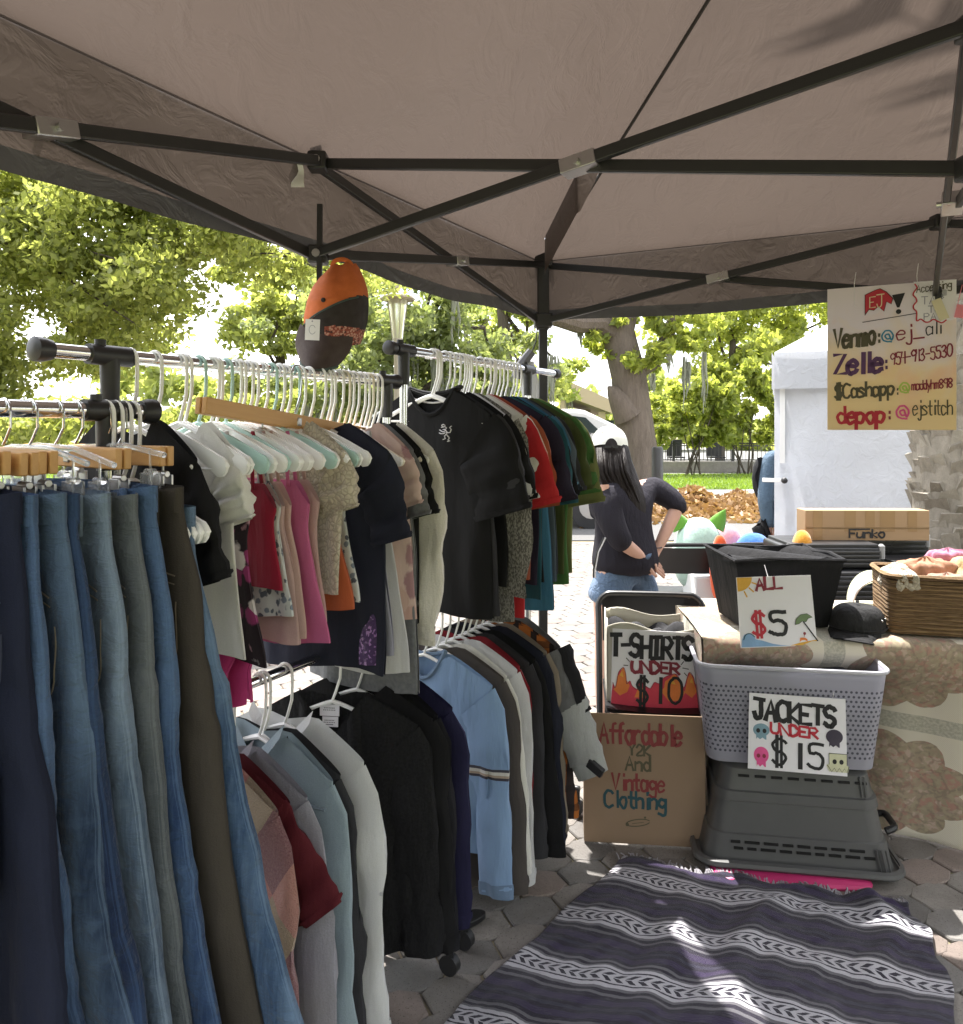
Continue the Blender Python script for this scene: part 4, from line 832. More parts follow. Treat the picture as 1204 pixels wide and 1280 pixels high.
for i, (t, k, m, lab, ln, hw, hh, sl, nm) in enumerate(LOA):
    t += (0, 0, -.01, .012, -.015, .01, 0, .03, .02, .01)[i]
    g = garment(k, RA, t, ZAL, m, lab, ln*.93, hw*.95, hh*.95, sl*.92, 'long sleeves on the front low rail', seed=100+i, th=.013 if i < 6 else .017, sang=.13 if sl > .4 else .65, dip=(.10, .02) if i != 6 else (.12, .02), sw=.075, sw1=.052, sbend=-.04, name=nm, cat={'fleece': 'fleece', 'shirt': 'shirt', 'blazer': 'blazer', 'tee_shirt': 'shirt'}.get(nm, nm.split('_')[-1]), top=-.10, drop=.08, yaw=(None, .1, None, -.05, None, .06, .38, .14, None, None)[i])
    hanger(RA, t, ZAL, yaw=g.rotation_euler.z-math.atan2(TV.y, TV.x), label=('white' if i in (5, 6, 3, 0) else 'clear white')+' plastic hanger holding the '+' '.join(lab.split()[:5]), mat_=WHITE_PLASTIC, kind='thin', group='plastic hangers on the low rails')
    if nm == 'beaded_cardigan':
        b = MB(); b.box((-.01, .006, -.155), (.052, .003, .03)); b.box((-.008, .0055, -.185), (.042, .003, .026)); tg = b.build('neck_label', PAPER, g)
        l = MB()
        for zz, ww in ((-.149, .026), (-.1545, .030), (-.181, .024), (-.1865, .028), (-.192, .018)):
            for q in range(7): l.box((-.01-ww/2+ww*q/6.2, .0042, zz), (.0026, .0008, .0022))
        l.build('label_print', GREY, tg)
        for s in (-1, 1):
            h = MB(); h.grid(10, 24, lambda u, v: Vector((s*(.045+.035*u+.03*v), -.026-.012*math.sin(u*PI)-.012*v, -.12-.05*(1-u)*0-.69*v-.05*(1-u)*(1-v)))); h.build('front_edge', BSEQ, g, sharp=0)
    if nm == 'denim_jacket':
        h = MB(); h.tube([(x, -.026, -.235-.01*math.cos(x*9)) for x in np.linspace(-.2, .225, 14)], .004, 6); h.build('yoke_seam', cloth('denim_thread', (.16, .21, .25)), g)
    if nm in ('shirt', 'blazer', 'denim_jacket'):
        h = MB()
        for s in (-1, 1): h.grid(6, 4, lambda u, v: Vector((s*(.015+.075*u), -.02-.016*v+.01*u, -.175+.075*u-.045*v*(1-.4*u)+.02)))
        h.build('collar', m, g, sharp=0)
# ---- far rack, lower rail
LOC = [
 (0.176, 'sweater', chest_stripe(), 'sky blue sweatshirt with brown and white chest stripes', .60, .235, .225, .58, 'sweatshirt'),
 (0.251, 'sweater', BROWN, 'brown grey drapey cardigan behind the sky blue sweatshirt', .74, .235, .25, .6, 'drape_cardigan'),
 (0.304, 'tee', OFFW, 'cream long sleeved tee before the white shirt in the low row', .62, .23, .22, .55, 'long_tee'),
 (0.358, 'blouse', WHT, 'bright white long shirt with its cuff near the paving', .72, .235, .235, .62, 'shirt'),
 (0.411, 'sweater', cloth('dark_red', (.22, .012, .02)), 'dark red jumper, a sliver behind the white shirt', .6, .225, .22, .5, 'jumper'),
 (0.454, 'sweater', CHAR, 'charcoal hooded top behind the dark red jumper', .68, .235, .23, .58, 'hooded_top'),
 (0.502, 'jacket', BLK, 'black zip jacket in the far low row', .70, .235, .23, .6, 'jacket'),
 (0.555, 'jacket', cloth('ink_navy', (.02, .022, .035)), 'ink navy jacket with a white collar edge', .68, .235, .23, .6, 'jacket'),
 (0.609, 'jacket', TAN, 'tan canvas jacket just before the flannel shirt', .66, .235, .23, .58, 'jacket'),
 (0.662, 'blouse', plaid(), 'orange and black plaid flannel shirt', .66, .23, .23, .55, 'flannel_shirt')]
for i, (t, k, m, lab, ln, hw, hh, sl, nm) in enumerate(LOC):
    g = garment(k, RC, t, ZCL, m, lab, ln, hw, hh, sl, 'long sleeves on the far low rail', seed=140+i, th=.014, sang=.12, dip=(.09, .02), sw=.078, sw1=.05, sbend=-.06, name=nm, cat=nm.split('_')[-1], top=-.115, drop=.08, band=cloth('blue_rib', (.15, .22, .33)) if i == 0 else None)
    hanger(RC, t, ZCL, yaw=g.rotation_euler.z-math.atan2(TV.y, TV.x), label='white plastic hanger holding the '+' '.join(lab.split()[:6]), mat_=WHITE_PLASTIC, kind='thin', group='plastic hangers on the low rails')
# the shell jacket at the end whose sleeve swings out over the cardboard sign
def shell_jacket():
    g = garment('jacket', RC, .735, ZCL, DGREY, 'grey shell jacket with its sleeve swung out over the cardboard sign', .60, .245, .235, None, None, seed=171, th=.03, top=-.115, drop=.09, name='shell_jacket', cat='jacket')
    g.rotation_euler.z += -.12
    m = MB(); sleeve(m, -1, .20, -.255, .56, .15, .09, .06, .03, .03, 5); m.build('sleeve', DGREY, g, sharp=0)
    # the sleeve in view: grey upper arm, pale forearm, black strip, cuff with a black tab
    A = Vector((.20, -.02, -.235)); B = Vector((.315, -.045, -.43)); C_ = Vector((.385, -.055, -.555))
    def ring(c, d, w, n=20, th=.7):
        d = d.normalized(); x = d.cross(Vector((0, 1, 0))).normalized(); return [c+x*(w*math.cos(2*PI*k/n))+Vector((0, th*w*math.sin(2*PI*k/n), 0)) for k in range(n)]
    def loft(sts, name, mt, par=None, a0=None):
        m = MB(); n = 20; vs = []
        for c, d, w in sts: vs += ring(c, d, w)
        k = len(sts); fs = [(i*n+j, i*n+(j+1) % n, (i+1)*n+(j+1) % n, (i+1)*n+j) for i in range(k-1) for j in range(n) if a0 is None or j in a0]
        m.add(vs, fs); return m.build(name, mt, par or g, sharp=0)
    d1, d2 = B-A, C_-B
    sts = [(A.lerp(B, f)+Vector((0, .006*math.sin(f*14), 0)), d1.lerp(d2, f*.4), lerp(.10, .082, f)+.003*math.sin(f*19)) for f in np.linspace(0, 1, 10)]
    sl = loft(sts, 'sleeve', DGREY)
    st2 = [(B.lerp(C_, f)-d2.normalized()*.05*(1-f)+Vector((0, .005*math.sin(f*17), 0)), d1.lerp(d2, .4+.6*f), lerp(.088, .066, f)+.004*math.sin(f*15)) for f in np.linspace(0, 1, 9)]
    loft(st2, 'forearm_panel', LGREY, sl)
    st3 = [(c, d, w*1.03) for c, d, w in sts]; loft(st3, 'black_strip', cloth('black_shell', (.012, .012, .013)), sl, {18, 19, 0}); bmh = bmesh.new(); mh = [c for c in sl.children if c.name.startswith('black_strip')][0].data; bmh.from_mesh(mh); bmesh.ops.delete(bmh, geom=[v for v in bmh.verts if not v.link_faces], context='VERTS'); bmh.to_mesh(mh); bmh.free()
    cu = [(C_+d2.normalized()*f*.05, d2, .066-.006*f) for f in (0, .3, .7, 1)]; cf = loft(cu, 'cuff', LGREY, sl)
    b = MB(); x = d2.normalized().cross(Vector((0, 1, 0))).normalized(); b.box(C_+d2.normalized()*.025-x*-.045+Vector((0, -.035, 0)), (.06, .02, .032), Matrix.Rotation(.45, 3, 'Y')); b.build('cuff_tab', BLACK_PLASTIC, sl, bevel=.004)
    z = MB(); z.tube([B+Vector((-.055, -.062, .04)), B+Vector((-.02, -.066, -.06))], .006, 6); z.build('sleeve_zip', BLACK_PLASTIC, sl)
    p = MB(); p.grid(8, 8, lambda u, v: Vector((-.02+.2*u, -.05-.012*math.sin(PI*u), -.34-.34*v))); p.build('pale_front_panel', LGREY, g, sharp=0)
    pp = MB(); pp.tube([(.195, -.062, -.40), (.21, -.064, -.50)], .005, 6); pp.build('chest_zip', BLACK_PLASTIC, g)
    hanger(RC, .735, ZCL, 'white plastic hanger holding the grey shell jacket', WHITE_PLASTIC, 'thin', 0, group='plastic hangers on the low rails')
shell_jacket()
# ------------------------------------------------------------------ jeans and trousers
def denim(name, base, light, fade=.5, streak=1.0, stitch=(.42, .30, .14)):
    t = NT(name); v = t.coord(); x, y, z = t.sep(v); s = t.noise(t.map(v, (60, 60, 3)), 3, 4, .6); w = t.noise(v, 900, 2); big = t.noise(t.map(v, (7, 7, 2.0)), 1.1, 3, .5); wear = t.noise(t.map(v, (14, 14, 30)), 1.2, 3)
    f = t.ramp(big, [(.42, 0), (.58, 1)]); c = t.mix(t.math('MULTIPLY', f, fade), base, light); c = t.mix(t.math('MULTIPLY', t.ramp(s, [(.4, 0), (.7, 1)]), .35*streak), c, light)
    c = t.mix(t.math('MULTIPLY', w, .35), c, dk(base, .55)); c = t.mix(t.math('MULTIPLY', t.ramp(wear, [(.6, 0), (.75, 1)]), .22*fade), c, dk(light, 1.15))
    u = t.sep(t.coord('UV'))[0]; e = t.math('FRACT', t.math('ADD', u, .5)); c = t.mix(t.ramp(e, [(0, 0), (.470, 0), (.472, .4), (.476, 0), (.488, .45), (.498, .45), (.503, 0)], 'CONSTANT'), c, light)
    fold = t.noise(t.map(v, (10, 10, 3)), 1.5, 4); cr_ = t.noise(t.map(v, (16, 16, 26), rot=(0, .5, 0)), 1.3, 4, .55, dist=.8); t.bump(t.math('ADD', t.math('ADD', fold, t.math('MULTIPLY', cr_, .45)), t.math('MULTIPLY', s, .05)), .6, .045); return t.fin(c, .9, 0, .2, .1)
def jeans(s, m, label, waist_z, L=1.03, hw=.19, hip=.215, knee=.10, hemw=.12, spread=.10, sway=.05, seed=0, cat='jeans', th=.02, thread=(.17, .15, .12), rip=False, cargo=False, yaw=0, dv=0):
    rs = random.Random(seed); ph = [rs.uniform(0, 6.3) for _ in range(6)]; g = MB(); zc = -.27; zw = waist_z
    def fold_(x, z): q = (zw-z)/L; return .010*mnoise.noise((x*9+seed, z*5, seed*.3))+.006*mnoise.noise((x*22, z*14+x*16, seed))*(1.2-q)+.015*mnoise.noise((x*13+seed, z*1.6, 3.1))*sstep(.1, .6, q)+.012*(.5-abs(mnoise.noise((x*16+seed*2, z*1.1+x*2, 7.3))))*sstep(.15, .6, q)+.005*mnoise.noise((x*10+seed, z*38+x*22, 1.7))*(sstep(.18, .28, q)*(1-sstep(.34, .5, q))+sstep(.5, .58, q)*(1-sstep(.62, .72, q)))
    def swx(z): return sway*((zw-z)/L)**1.3
    def hips(u, v):
        a = 2*PI*u; c, sn = math.cos(a), math.sin(a); z = zw+lerp(0, zc-.03, v); w = lerp(hw, hip, sstep(0, .7, v))
        x = w*(1 if c >= 0 else -1)*abs(c)**.6; w *= 1-.035*sstep(.82, 1, v); t = lerp(th*.8, th*1.4, v)*(1-.28*sstep(.8, 1, v)); dipz = .012*(1-(x/w)**2)*(1 if sn < 0 else -.3)
        y = t*(1 if sn >= 0 else -1)*abs(sn)**.7+fold_(x, z); return Vector((x+swx(z), y, z-dipz*(1-v)))
    g.grid(48, 12, hips, uvfn=lambda u, v: (u, v))
    for sd_ in (-1, 1):
        def leg(u, v):
            a = 2*PI*u; z = zw+lerp(zc+.03, -L, v); r = lerp(hip*.53, knee, sstep(0, .45, v)); r = lerp(r, hemw, sstep(.4, 1, v))
            cx = sd_*lerp(hip*.47, hip*.48+spread*.5+.02, v); c, sn = (math.cos(a), math.sin(a)) if sd_ > 0 else (-math.cos(a), math.sin(a))
            ex = lerp(.6, .75, sstep(0, .25, v)); r *= .965+.035*sstep(0, .07, v); x = cx+r*(1 if c >= 0 else -1)*abs(c)**ex+(.012*mnoise.noise((z*3.5, seed*1.9+sd_, .5))+.007*mnoise.noise((z*9, seed+sd_, 2.5)))*sstep(.05, .3, v); t = lerp(th*1.40, th*.95, v)*(.74+.26*sstep(0, .08, v))
            y = t*(1 if sn >= 0 else -1)*abs(sn)**.7+fold_(x, z)
            return Vector((x+swx(z), y, z))
        g.grid(36, 34, leg, uvfn=lambda u, v: (u, v))
    o = g.build(cat, m, sharp=0); p = RB-TU*s+TV*dv; o.location = (p.x, p.y, ZB); o.rotation_euler = (0, 0, math.atan2(TV.y, TV.x)+yaw); tag(o, label, cat, 'trousers on the jeans rail')
    th_m = paint('thread_%d%d' % (int(thread[0]*100), int(thread[2]*100)), thread, .8, 0, .1, 50, 0)
    b = MB()
    def band(u, v):
        a = 2*PI*u; c, sn = math.cos(a), math.sin(a); x = (hw+.003)*(1 if c >= 0 else -1)*abs(c)**.6; dz = .012*(1-(x/hw)**2)*(1 if sn < 0 else -.3)
        return Vector((x, (th*.8+.005)*(1 if sn >= 0 else -1)*abs(sn)**.7+fold_(x, zw-.02), zw+.003-.042*v-dz))
    b.grid(48, 2, band); b.build('waistband', m, o, sharp=0)
    for x in (.075, .16, -.08):
        l = MB(); l.box((x, -th*.8-.010+fold_(x, zw-.03), zw-.03), (.013, .006, .062)); l.build('belt_loop', m, o, bevel=.002)
    def surf(x, z):
        v = min(1, max(0, (zw-z)/.3)); w = lerp(hw, hip, sstep(0, .7, v)); c = min(1, abs(x)/w)**(1/.6); return Vector((x+swx(z), -lerp(th*.8, th*1.4, v)*max(0, 1-c*c)**.35+fold_(x, z)-.0008, z))
    for pts, rr in ((((.38, .045), (.46, .09), (.66, .125), (.84, .14)), .0014), (((.36, .05), (.44, .10), (.64, .137), (.84, .153)), .0012), (((.46, .17), (.48, .25), (.66, .285), (.84, .265), (.86, .18)), .0011), (((.03, .045), (.035, .15), (.012, .21)), .0013)):
        k = MB(); k.tube([surf(hip*p.x, zw-p.y) for p in smooth3([(a_, b_, 0) for a_, b_ in pts], 6)], rr, 5); k.build('pocket_stitching', th_m, o)
    hm = MB(); cx = hip*.48+spread*.5+.02
    hm.grid(36, 1, lambda u, v: Vector((cx+(hemw+.004)*(1 if math.cos(2*PI*u) >= 0 else -1)*abs(math.cos(2*PI*u))**.75+swx(zw-L), (th*.95+.006)*(1 if math.sin(2*PI*u) >= 0 else -1)*abs(math.sin(2*PI*u))**.7+fold_(cx+hemw*math.cos(2*PI*u), zw-L), zw-L+.03*v-.001))); hm.build('hem', m, o, sharp=0)
    if rip:
        r = MB(); rx, rz = hip*.62, zw-rip
        for i in range(9): r.tube([Vector((rx-.035+rs.uniform(-.01, .01)+swx(rz), -th-.020, rz-.03+i*.007)), Vector((rx+swx(rz), -th-.030, rz-.034+i*.007)), Vector((rx+.035+rs.uniform(-.01, .01)+swx(rz), -th-.018, rz-.03+i*.007))], .0022, 5)
        r.build('frayed_rip', paint('frayed_thread', (.45, .48, .52), .9, 0, .1, 60, 0), o)
    if cargo:
        for z0, h, w in ((-.43, .16, .12),):
            c = MB(); c.box((hip*.5+.03+swx(zw+z0), -th-.018, zw+z0), (w, .02, h)); po = c.build('cargo_pocket', m, o, bevel=.006); f = MB(); f.box((hip*.5+.03+swx(zw+z0), -th-.032, zw+z0+h*.42), (w*1.05, .008, .05)); f.build('pocket_flap', m, po, bevel=.003)
    return o
def trouser_hanger(s, label, z_bar=-.075, yaw=0, wood=True, dv=0, blk=.25, origin=None, zr=None):
    t = thing('trouser_hanger', label, 'hanger', (0, 0, 0), 0, 'clamp hangers on the jeans rail'); p = (origin or RB)-TU*s+TV*dv; t.location = (p.x, p.y, zr or ZB); t.rotation_euler = (0, random.Random(int(s*1000)).uniform(-.05, .05) if origin is None else 0, math.atan2(TV.y, TV.x)+yaw)
    h = MB(); h.tube(hook_pts(.021, abs(z_bar)-.005), .0019, 8); h.build('hook', CHROME, t)
    if wood:
        b = MB(); b.box((0, -.0085, z_bar-.016), (blk, .013, .034)); b.box((0, .0085, z_bar-.016), (blk, .013, .034)); b.build('clamp_bar', HANGER_WOOD, t, bevel=.002)
        c = MB(); c.box((0, 0, z_bar-.016), (.016, .034, .02)); c.build('clasp', STEEL, t, bevel=.002)
    else:
        b = MB(); b.tube([(-.15, 0, z_bar-.02), (-.05, 0, z_bar), (.05, 0, z_bar), (.15, 0, z_bar-.02)], .005, 8); b.build('arm', glass_mat('clear_plastic', (.93, .95, .95), .12), t)
    for sx in (-.115, .115):
        c = MB(); c.tube([(sx, 0, z_bar-.012), (sx, 0, z_bar-.05)], .0022, 6); c.box((sx, -.009, z_bar-.066), (.026, .004, .036)); c.box((sx, .009, z_bar-.066), (.026, .004, .036)); c.tube([(sx-.011, 0, z_bar-.047), (sx+.011, 0, z_bar-.047)], .006, 8); c.build('clip', STEEL if wood else glass_mat('clear_plastic', (.93, .95, .95), .12), t, bevel=.001)
    return t
DN1 = denim('mid_denim', (.014, .029, .074), (.075, .125, .225), .9); DN2 = denim('deep_denim', (.007, .015, .043), (.032, .06, .125), .8); DN3 = denim('pale_denim', (.05, .076, .118), (.18, .235, .305), .9); DN4 = denim('grey_denim', (.062, .073, .084), (.14, .155, .165), .6); DN5 = denim('faded_indigo', (.014, .027, .058), (.085, .13, .20), 1.0); DN6 = denim('bright_denim', (.018, .039, .10), (.08, .135, .24), .9); DN7 = denim('light_wash', (.032, .062, .122), (.125, .19, .285), .9)
NVC = cloth('navy_twill', (.011, .014, .030), weave=500); BRN = cloth('brown_canvas', (.048, .041, .034), weave=450, bump=.35); GRW = denim('white_grey_denim', (.38, .39, .41), (.5, .51, .52), .5)
J = [ # s, material, label, waist z, options
 (0.035, DN7, 'light wash blue jeans hanging farthest along the jeans rail', -.165, dict(sway=.20, hemw=.135, spread=.14, hw=.185)),
 (0.066, BRN, 'brown canvas carpenter trousers with side stitching', -.130, dict(sway=.10, hemw=.15, knee=.13, spread=.10, cat='trousers', thread=(.16, .13, .10), hip=.22)),
 (0.118, DN6, 'bright mid blue jeans next to the brown trousers', -.125, dict(sway=.10, hemw=.115, spread=.08)),
 (0.152, DN4, 'grey denim jeans with two stitched thigh bands', -.135, dict(sway=.09, hemw=.10, rip=.33)),
 (0.196, DN3, 'pale stonewashed jeans with a frayed pocket', -.13, dict(sway=.12, hemw=.115, rip=.19)),
 (0.238, DN2, 'deep blue flared jeans in the middle of the jeans rail', -.128, dict(sway=.12, hemw=.15, spread=.12)),
 (0.278, DN5, 'faded indigo jeans with whiskered hips', -.125, dict(sway=.11, hemw=.15, spread=.12, rip=.2)),
 (0.312, DN1, 'mid blue jeans just behind the navy cargo trousers', -.125, dict(sway=.06, hemw=.13)),
 (0.338, NVC, 'navy cargo trousers with flap pockets, nearest on the jeans rail', -.12, dict(sway=.03, hemw=.15, knee=.14, cat='trousers', cargo=True, thread=(.03, .035, .06), L=1.0, hip=.22)),
 (0.460, GRW, 'light grey jeans only showing a leg at the corner of the view', -.125, dict(sway=.0, hemw=.12))]
for i, (s, m, lab, wz, kw) in enumerate(J):
    jeans(s, m, lab, wz, seed=200+i, yaw=random.Random(i+9).uniform(-.06, .06), **kw)
    trouser_hanger(s, ('wooden clamp hanger' if i not in (1, 3, 4) else 'clear plastic clip hanger')+' holding the '+' '.join(lab.split()[:5]).replace(' with two', '').replace(' with a', '').replace(' with', ''), -.062, random.Random(i+9).uniform(-.06, .06), i not in (1, 3, 4))
for i in range(4): hanger(RB, -.008-i*.018, ZB, 'spare white plastic hanger at the end of the jeans rail by the brown trousers', WHITE_PLASTIC, 'paddle', .02*i, group='spare hangers at the jeans rail end')
# turned wooden hanger lying along the front rail, with its clamp
trouser_hanger(-.60, 'wooden clamp hanger turned along the front rail behind the plastic hooks', -.105, PI/2+.1, True, .035, .62, origin=RA, zr=ZA).rotation_euler.y = .10
for i, t in enumerate((.225, .30, .37, .385, .49, .575, .68, .745, .84, .91, .945)): hanger(RA, t, ZA, 'bare white plastic hanger squeezed between the loaded hangers of the front rail', WHITE_PLASTIC, 'paddle' if t < .7 else 'wide', random.Random(i+300).uniform(-.14, .14), group='bare hangers on the front rail')
for i, t in enumerate((.222, .235, .248, .40, .415, .62, .635)): hanger(RC, t, ZC, 'bare white plastic hanger squeezed between the loaded hangers of the far rail', WHITE_PLASTIC, 'thin', random.Random(i+330).uniform(-.14, .14), group='bare hangers on the far rail')
# ------------------------------------------------------------------ hand lettering: strokes on a 6 x 8 grid (y letters a=-3 .. d=0 .. l=8)
GL = {'A': '0d3l6d 1g5g', 'B': '0d0l4l5j4h0h 4h6f4d0d', 'C': '6k4l2l0j0f2d4d6e', 'D': '0d0l3l6i6g3d0d', 'E': '6l0l0d6d 0h4h', 'F': '5l0l0d 0h4h', 'H': '0d0l 6d6l 0h6h', 'I': '0l6l 0d6d 3d3l', 'J': '0l6l 4l4f3d1d0f', 'K': '0d0l 6l0g6d', 'L': '0l0d6d',
 'N': '0d0l6d6l', 'O': '2l0j0f2d4d6f6j4l2l', '0': '2l0j0f2d4d6f6j4l2l', 'P': '0d0l4l6j4h0h', 'R': '0d0l4l6j4h0h 2h6d', 'S': '6k4l2l0j2h4h6f4d2d0e', 'T': '0l6l 3l3d', 'U': '0l0f2d4d6f6l', 'V': '0l3d6l', 'Y': '0l3h6l 3h3d', 'Z': '0l6l0d6d', '2': '0j2l4l6j5h0d6d', '5': '6l1l1i4i6g5d2d0e', '1': '3l3d', '3': '0k3l5k4i2h 4h6f4d2d0e', '4': '1l0h6h 5l5d', '9': '6j3l0j2h6i6l 6j5d', '8': '3h0j3l6j3h0f3d6f3h',
 '$': '6k4l2l0j2h4h6f4d2d0e 2m2c 4m4c', 'a': '5i5d 5h3i1i0g1d3d5e', 'b': '0l0d 0h3i5g3d0e', 'c': '5h3i1i0g1d3d5e', 'd': '5l5d 5h2i0g2d5e', 'e': '0g5g4i2i0g1d3d5e', 'f': '4l2k2d 0i4i', 'g': '5i5b3a0b 5h2i0g2e5f', 'h': '0l0d 0h3i5h5d', 'i': '2i2d 2k2l', 'j': '3i3b1a0b 3k3l', 'k': '0l0d 4i0g4d', 'l': '2l2d', 'm': '0i0d 0h2i3h3d 3h5i6h6d', 'n': '0i0d 0h3i5h5d', 'o': '2i0g2d4d5g4i2i', 'p': '0i0a 0h3i5g3d0e', 'r': '0i0d 0g2i4i', 's': '5h3i1i0h4f5e3d0d', 't': '2l2e4d 0i4i', 'u': '0i0e2d4e5i 5i5d', 'y': '0i3e 5i1a',
 '-': '0h5h', ':': '1e1f 1h1i', '_': '0d6d', '@': '5f3f2h4i5g6e7h5k2k0h1e4d6d', '!': '2l2g 2d2e'}
ROUND = set('CDGOSUJ0235896@abcdefghjmnoprstu$')
def strokes(ch):
    out = []
    for s in GL[ch].split(): out.append([(float(s[i]), ord(s[i+1])-100.0) for i in range(0, len(s), 2)])
    return out
def smooth(p, n=4):
    if len(p) < 3: return p
    q = [p[0]]+list(p)+[p[-1]]; o = []
    for i in range(1, len(q)-2):
        for k in range(n):
            t = k/n; a, b, c, d = q[i-1], q[i], q[i+1], q[i+2]
            o.append(tuple(.5*(2*b[j]+(c[j]-a[j])*t+(2*a[j]-5*b[j]+4*c[j]-d[j])*t*t+(3*b[j]-a[j]-3*c[j]+d[j])*t**3) for j in (0, 1)))
    return o+[p[-1]]
class Pen:
    """draws ribbons and flat shapes on a sign whose face is the local x,z plane, each a hair in front of the last"""
    def __init__(s, y0=-.0015): s.mb = MB(); s.y = y0
    def ribbon(s, pts, w):
        s.y -= .00006; k = len(pts)
        if k == 1: pts = [pts[0], (pts[0][0]+w*.5, pts[0][1])]; k = 2
        L = []; Rr = []
        for i in range(k):
            a = pts[max(0, i-1)]; b = pts[min(k-1, i+1)]; dx, dz = b[0]-a[0], b[1]-a[1]; d = math.hypot(dx, dz) or 1; nx, nz = -dz/d*w/2, dx/d*w/2
            ex = (dx/d*w*.35*(-1 if i == 0 else 1 if i == k-1 else 0), dz/d*w*.35*(-1 if i == 0 else 1 if i == k-1 else 0))
            L.append((pts[i][0]+nx+ex[0], s.y, pts[i][1]+nz+ex[1])); Rr.append((pts[i][0]-nx+ex[0], s.y, pts[i][1]-nz+ex[1]))
        s.mb.add(L+Rr, [(i, i+1, k+i+1, k+i) for i in range(k-1)])
    def shape(s, pts): s.y -= .00006; s.mb.add([(x, s.y, z) for x, z in pts], [list(range(len(pts)))])
    def disc(s, x, z, rx, rz=None, n=20): s.shape([(x+rx*math.cos(2*PI*i/n), z+(rz or rx)*math.sin(2*PI*i/n)) for i in range(n)])
    def text(s, st, x0, z0, w, h, th, slope=0.0, jit=.25, seed=1, sp=1.45, sm=None):
        """fits the string into width w from (x0, z0 = base line); h = capital height"""
        rs = random.Random(seed); wid = []
        for c in st: wid.append(3.0 if c == ' ' else max(max(p[0] for q in strokes(c) for p in q), 1.2))
        tot = sum(wid)+sp*(len(st)-1); k = w/tot; x = 0
        for c, cw in zip(st, wid):
            if c != ' ':
                ox, oz = rs.uniform(-jit, jit), rs.uniform(-jit, jit)
                for q in strokes(c):
                    p = [((x+a+ox)*k, (b+oz)/8*h) for a, b in q]; p = smooth(p) if (c in ROUND if sm is None else sm) else p
                    s.ribbon([(x0+a+.05*th*math.sin(b*700+a*300), z0+b+slope*a+.10*th*math.sin(a*500+seed)) for a, b in p], th*rs.uniform(.86, 1.16))
            x += cw+sp
    def done(s, name, m, parent): return s.mb.build(name, m, parent, sharp=0)
def ink(name, c): return paint('ink_'+name, c, .7, 0, .15, 120, 0)
I_BLK = ink('black', (.018, .018, .02)); I_RED = ink('red', (.5, .03, .05)); I_DRED = ink('dark_red', (.25, .03, .05)); I_PINK = ink('pink', (.75, .10, .30)); I_ORG = ink('orange', (.75, .22, .05)); I_YEL = ink('yellow', (.75, .42, .06)); I_GRN = ink('green', (.12, .22, .08)); I_LIME = ink('lime', (.45, .60, .12)); I_BLU = ink('blue', (.03, .22, .38)); I_LBLU = ink('light_blue', (.25, .42, .66)); I_PUR = ink('purple', (.10, .04, .12)); I_FIRE = ink('fire_red', (.62, .05, .09)); I_TEAL = ink('teal', (.018, .07, .085)); I_GREY = ink('grey', (.28, .28, .36)); I_CRM = ink('bone', (.62, .62, .42)); I_DGR = ink('plum_grey', (.06, .05, .075)); I_SKY = ink('slate', (.2, .33, .40)); I_MUD = ink('olive_marker', (.09, .08, .045)); I_COP = ink('faded_red', (.22, .035, .035))
def board(name, w, h, m, parent, y=0, skew=0, top=0, th=.003):
    b = MB(); p = [(-w/2+top, h/2), (-w/2, -h/2), (w/2+skew, -h/2), (w/2-top, h/2)]
    b.add([(x, y, z) for x, z in p]+[(x, y+th, z) for x, z in p], [(0, 1, 2, 3), (7, 6, 5, 4), (0, 4, 5, 1), (1, 5, 6, 2), (2, 6, 7, 3), (3, 7, 4, 0)]); return b.build(name, m, parent, sharp=20)

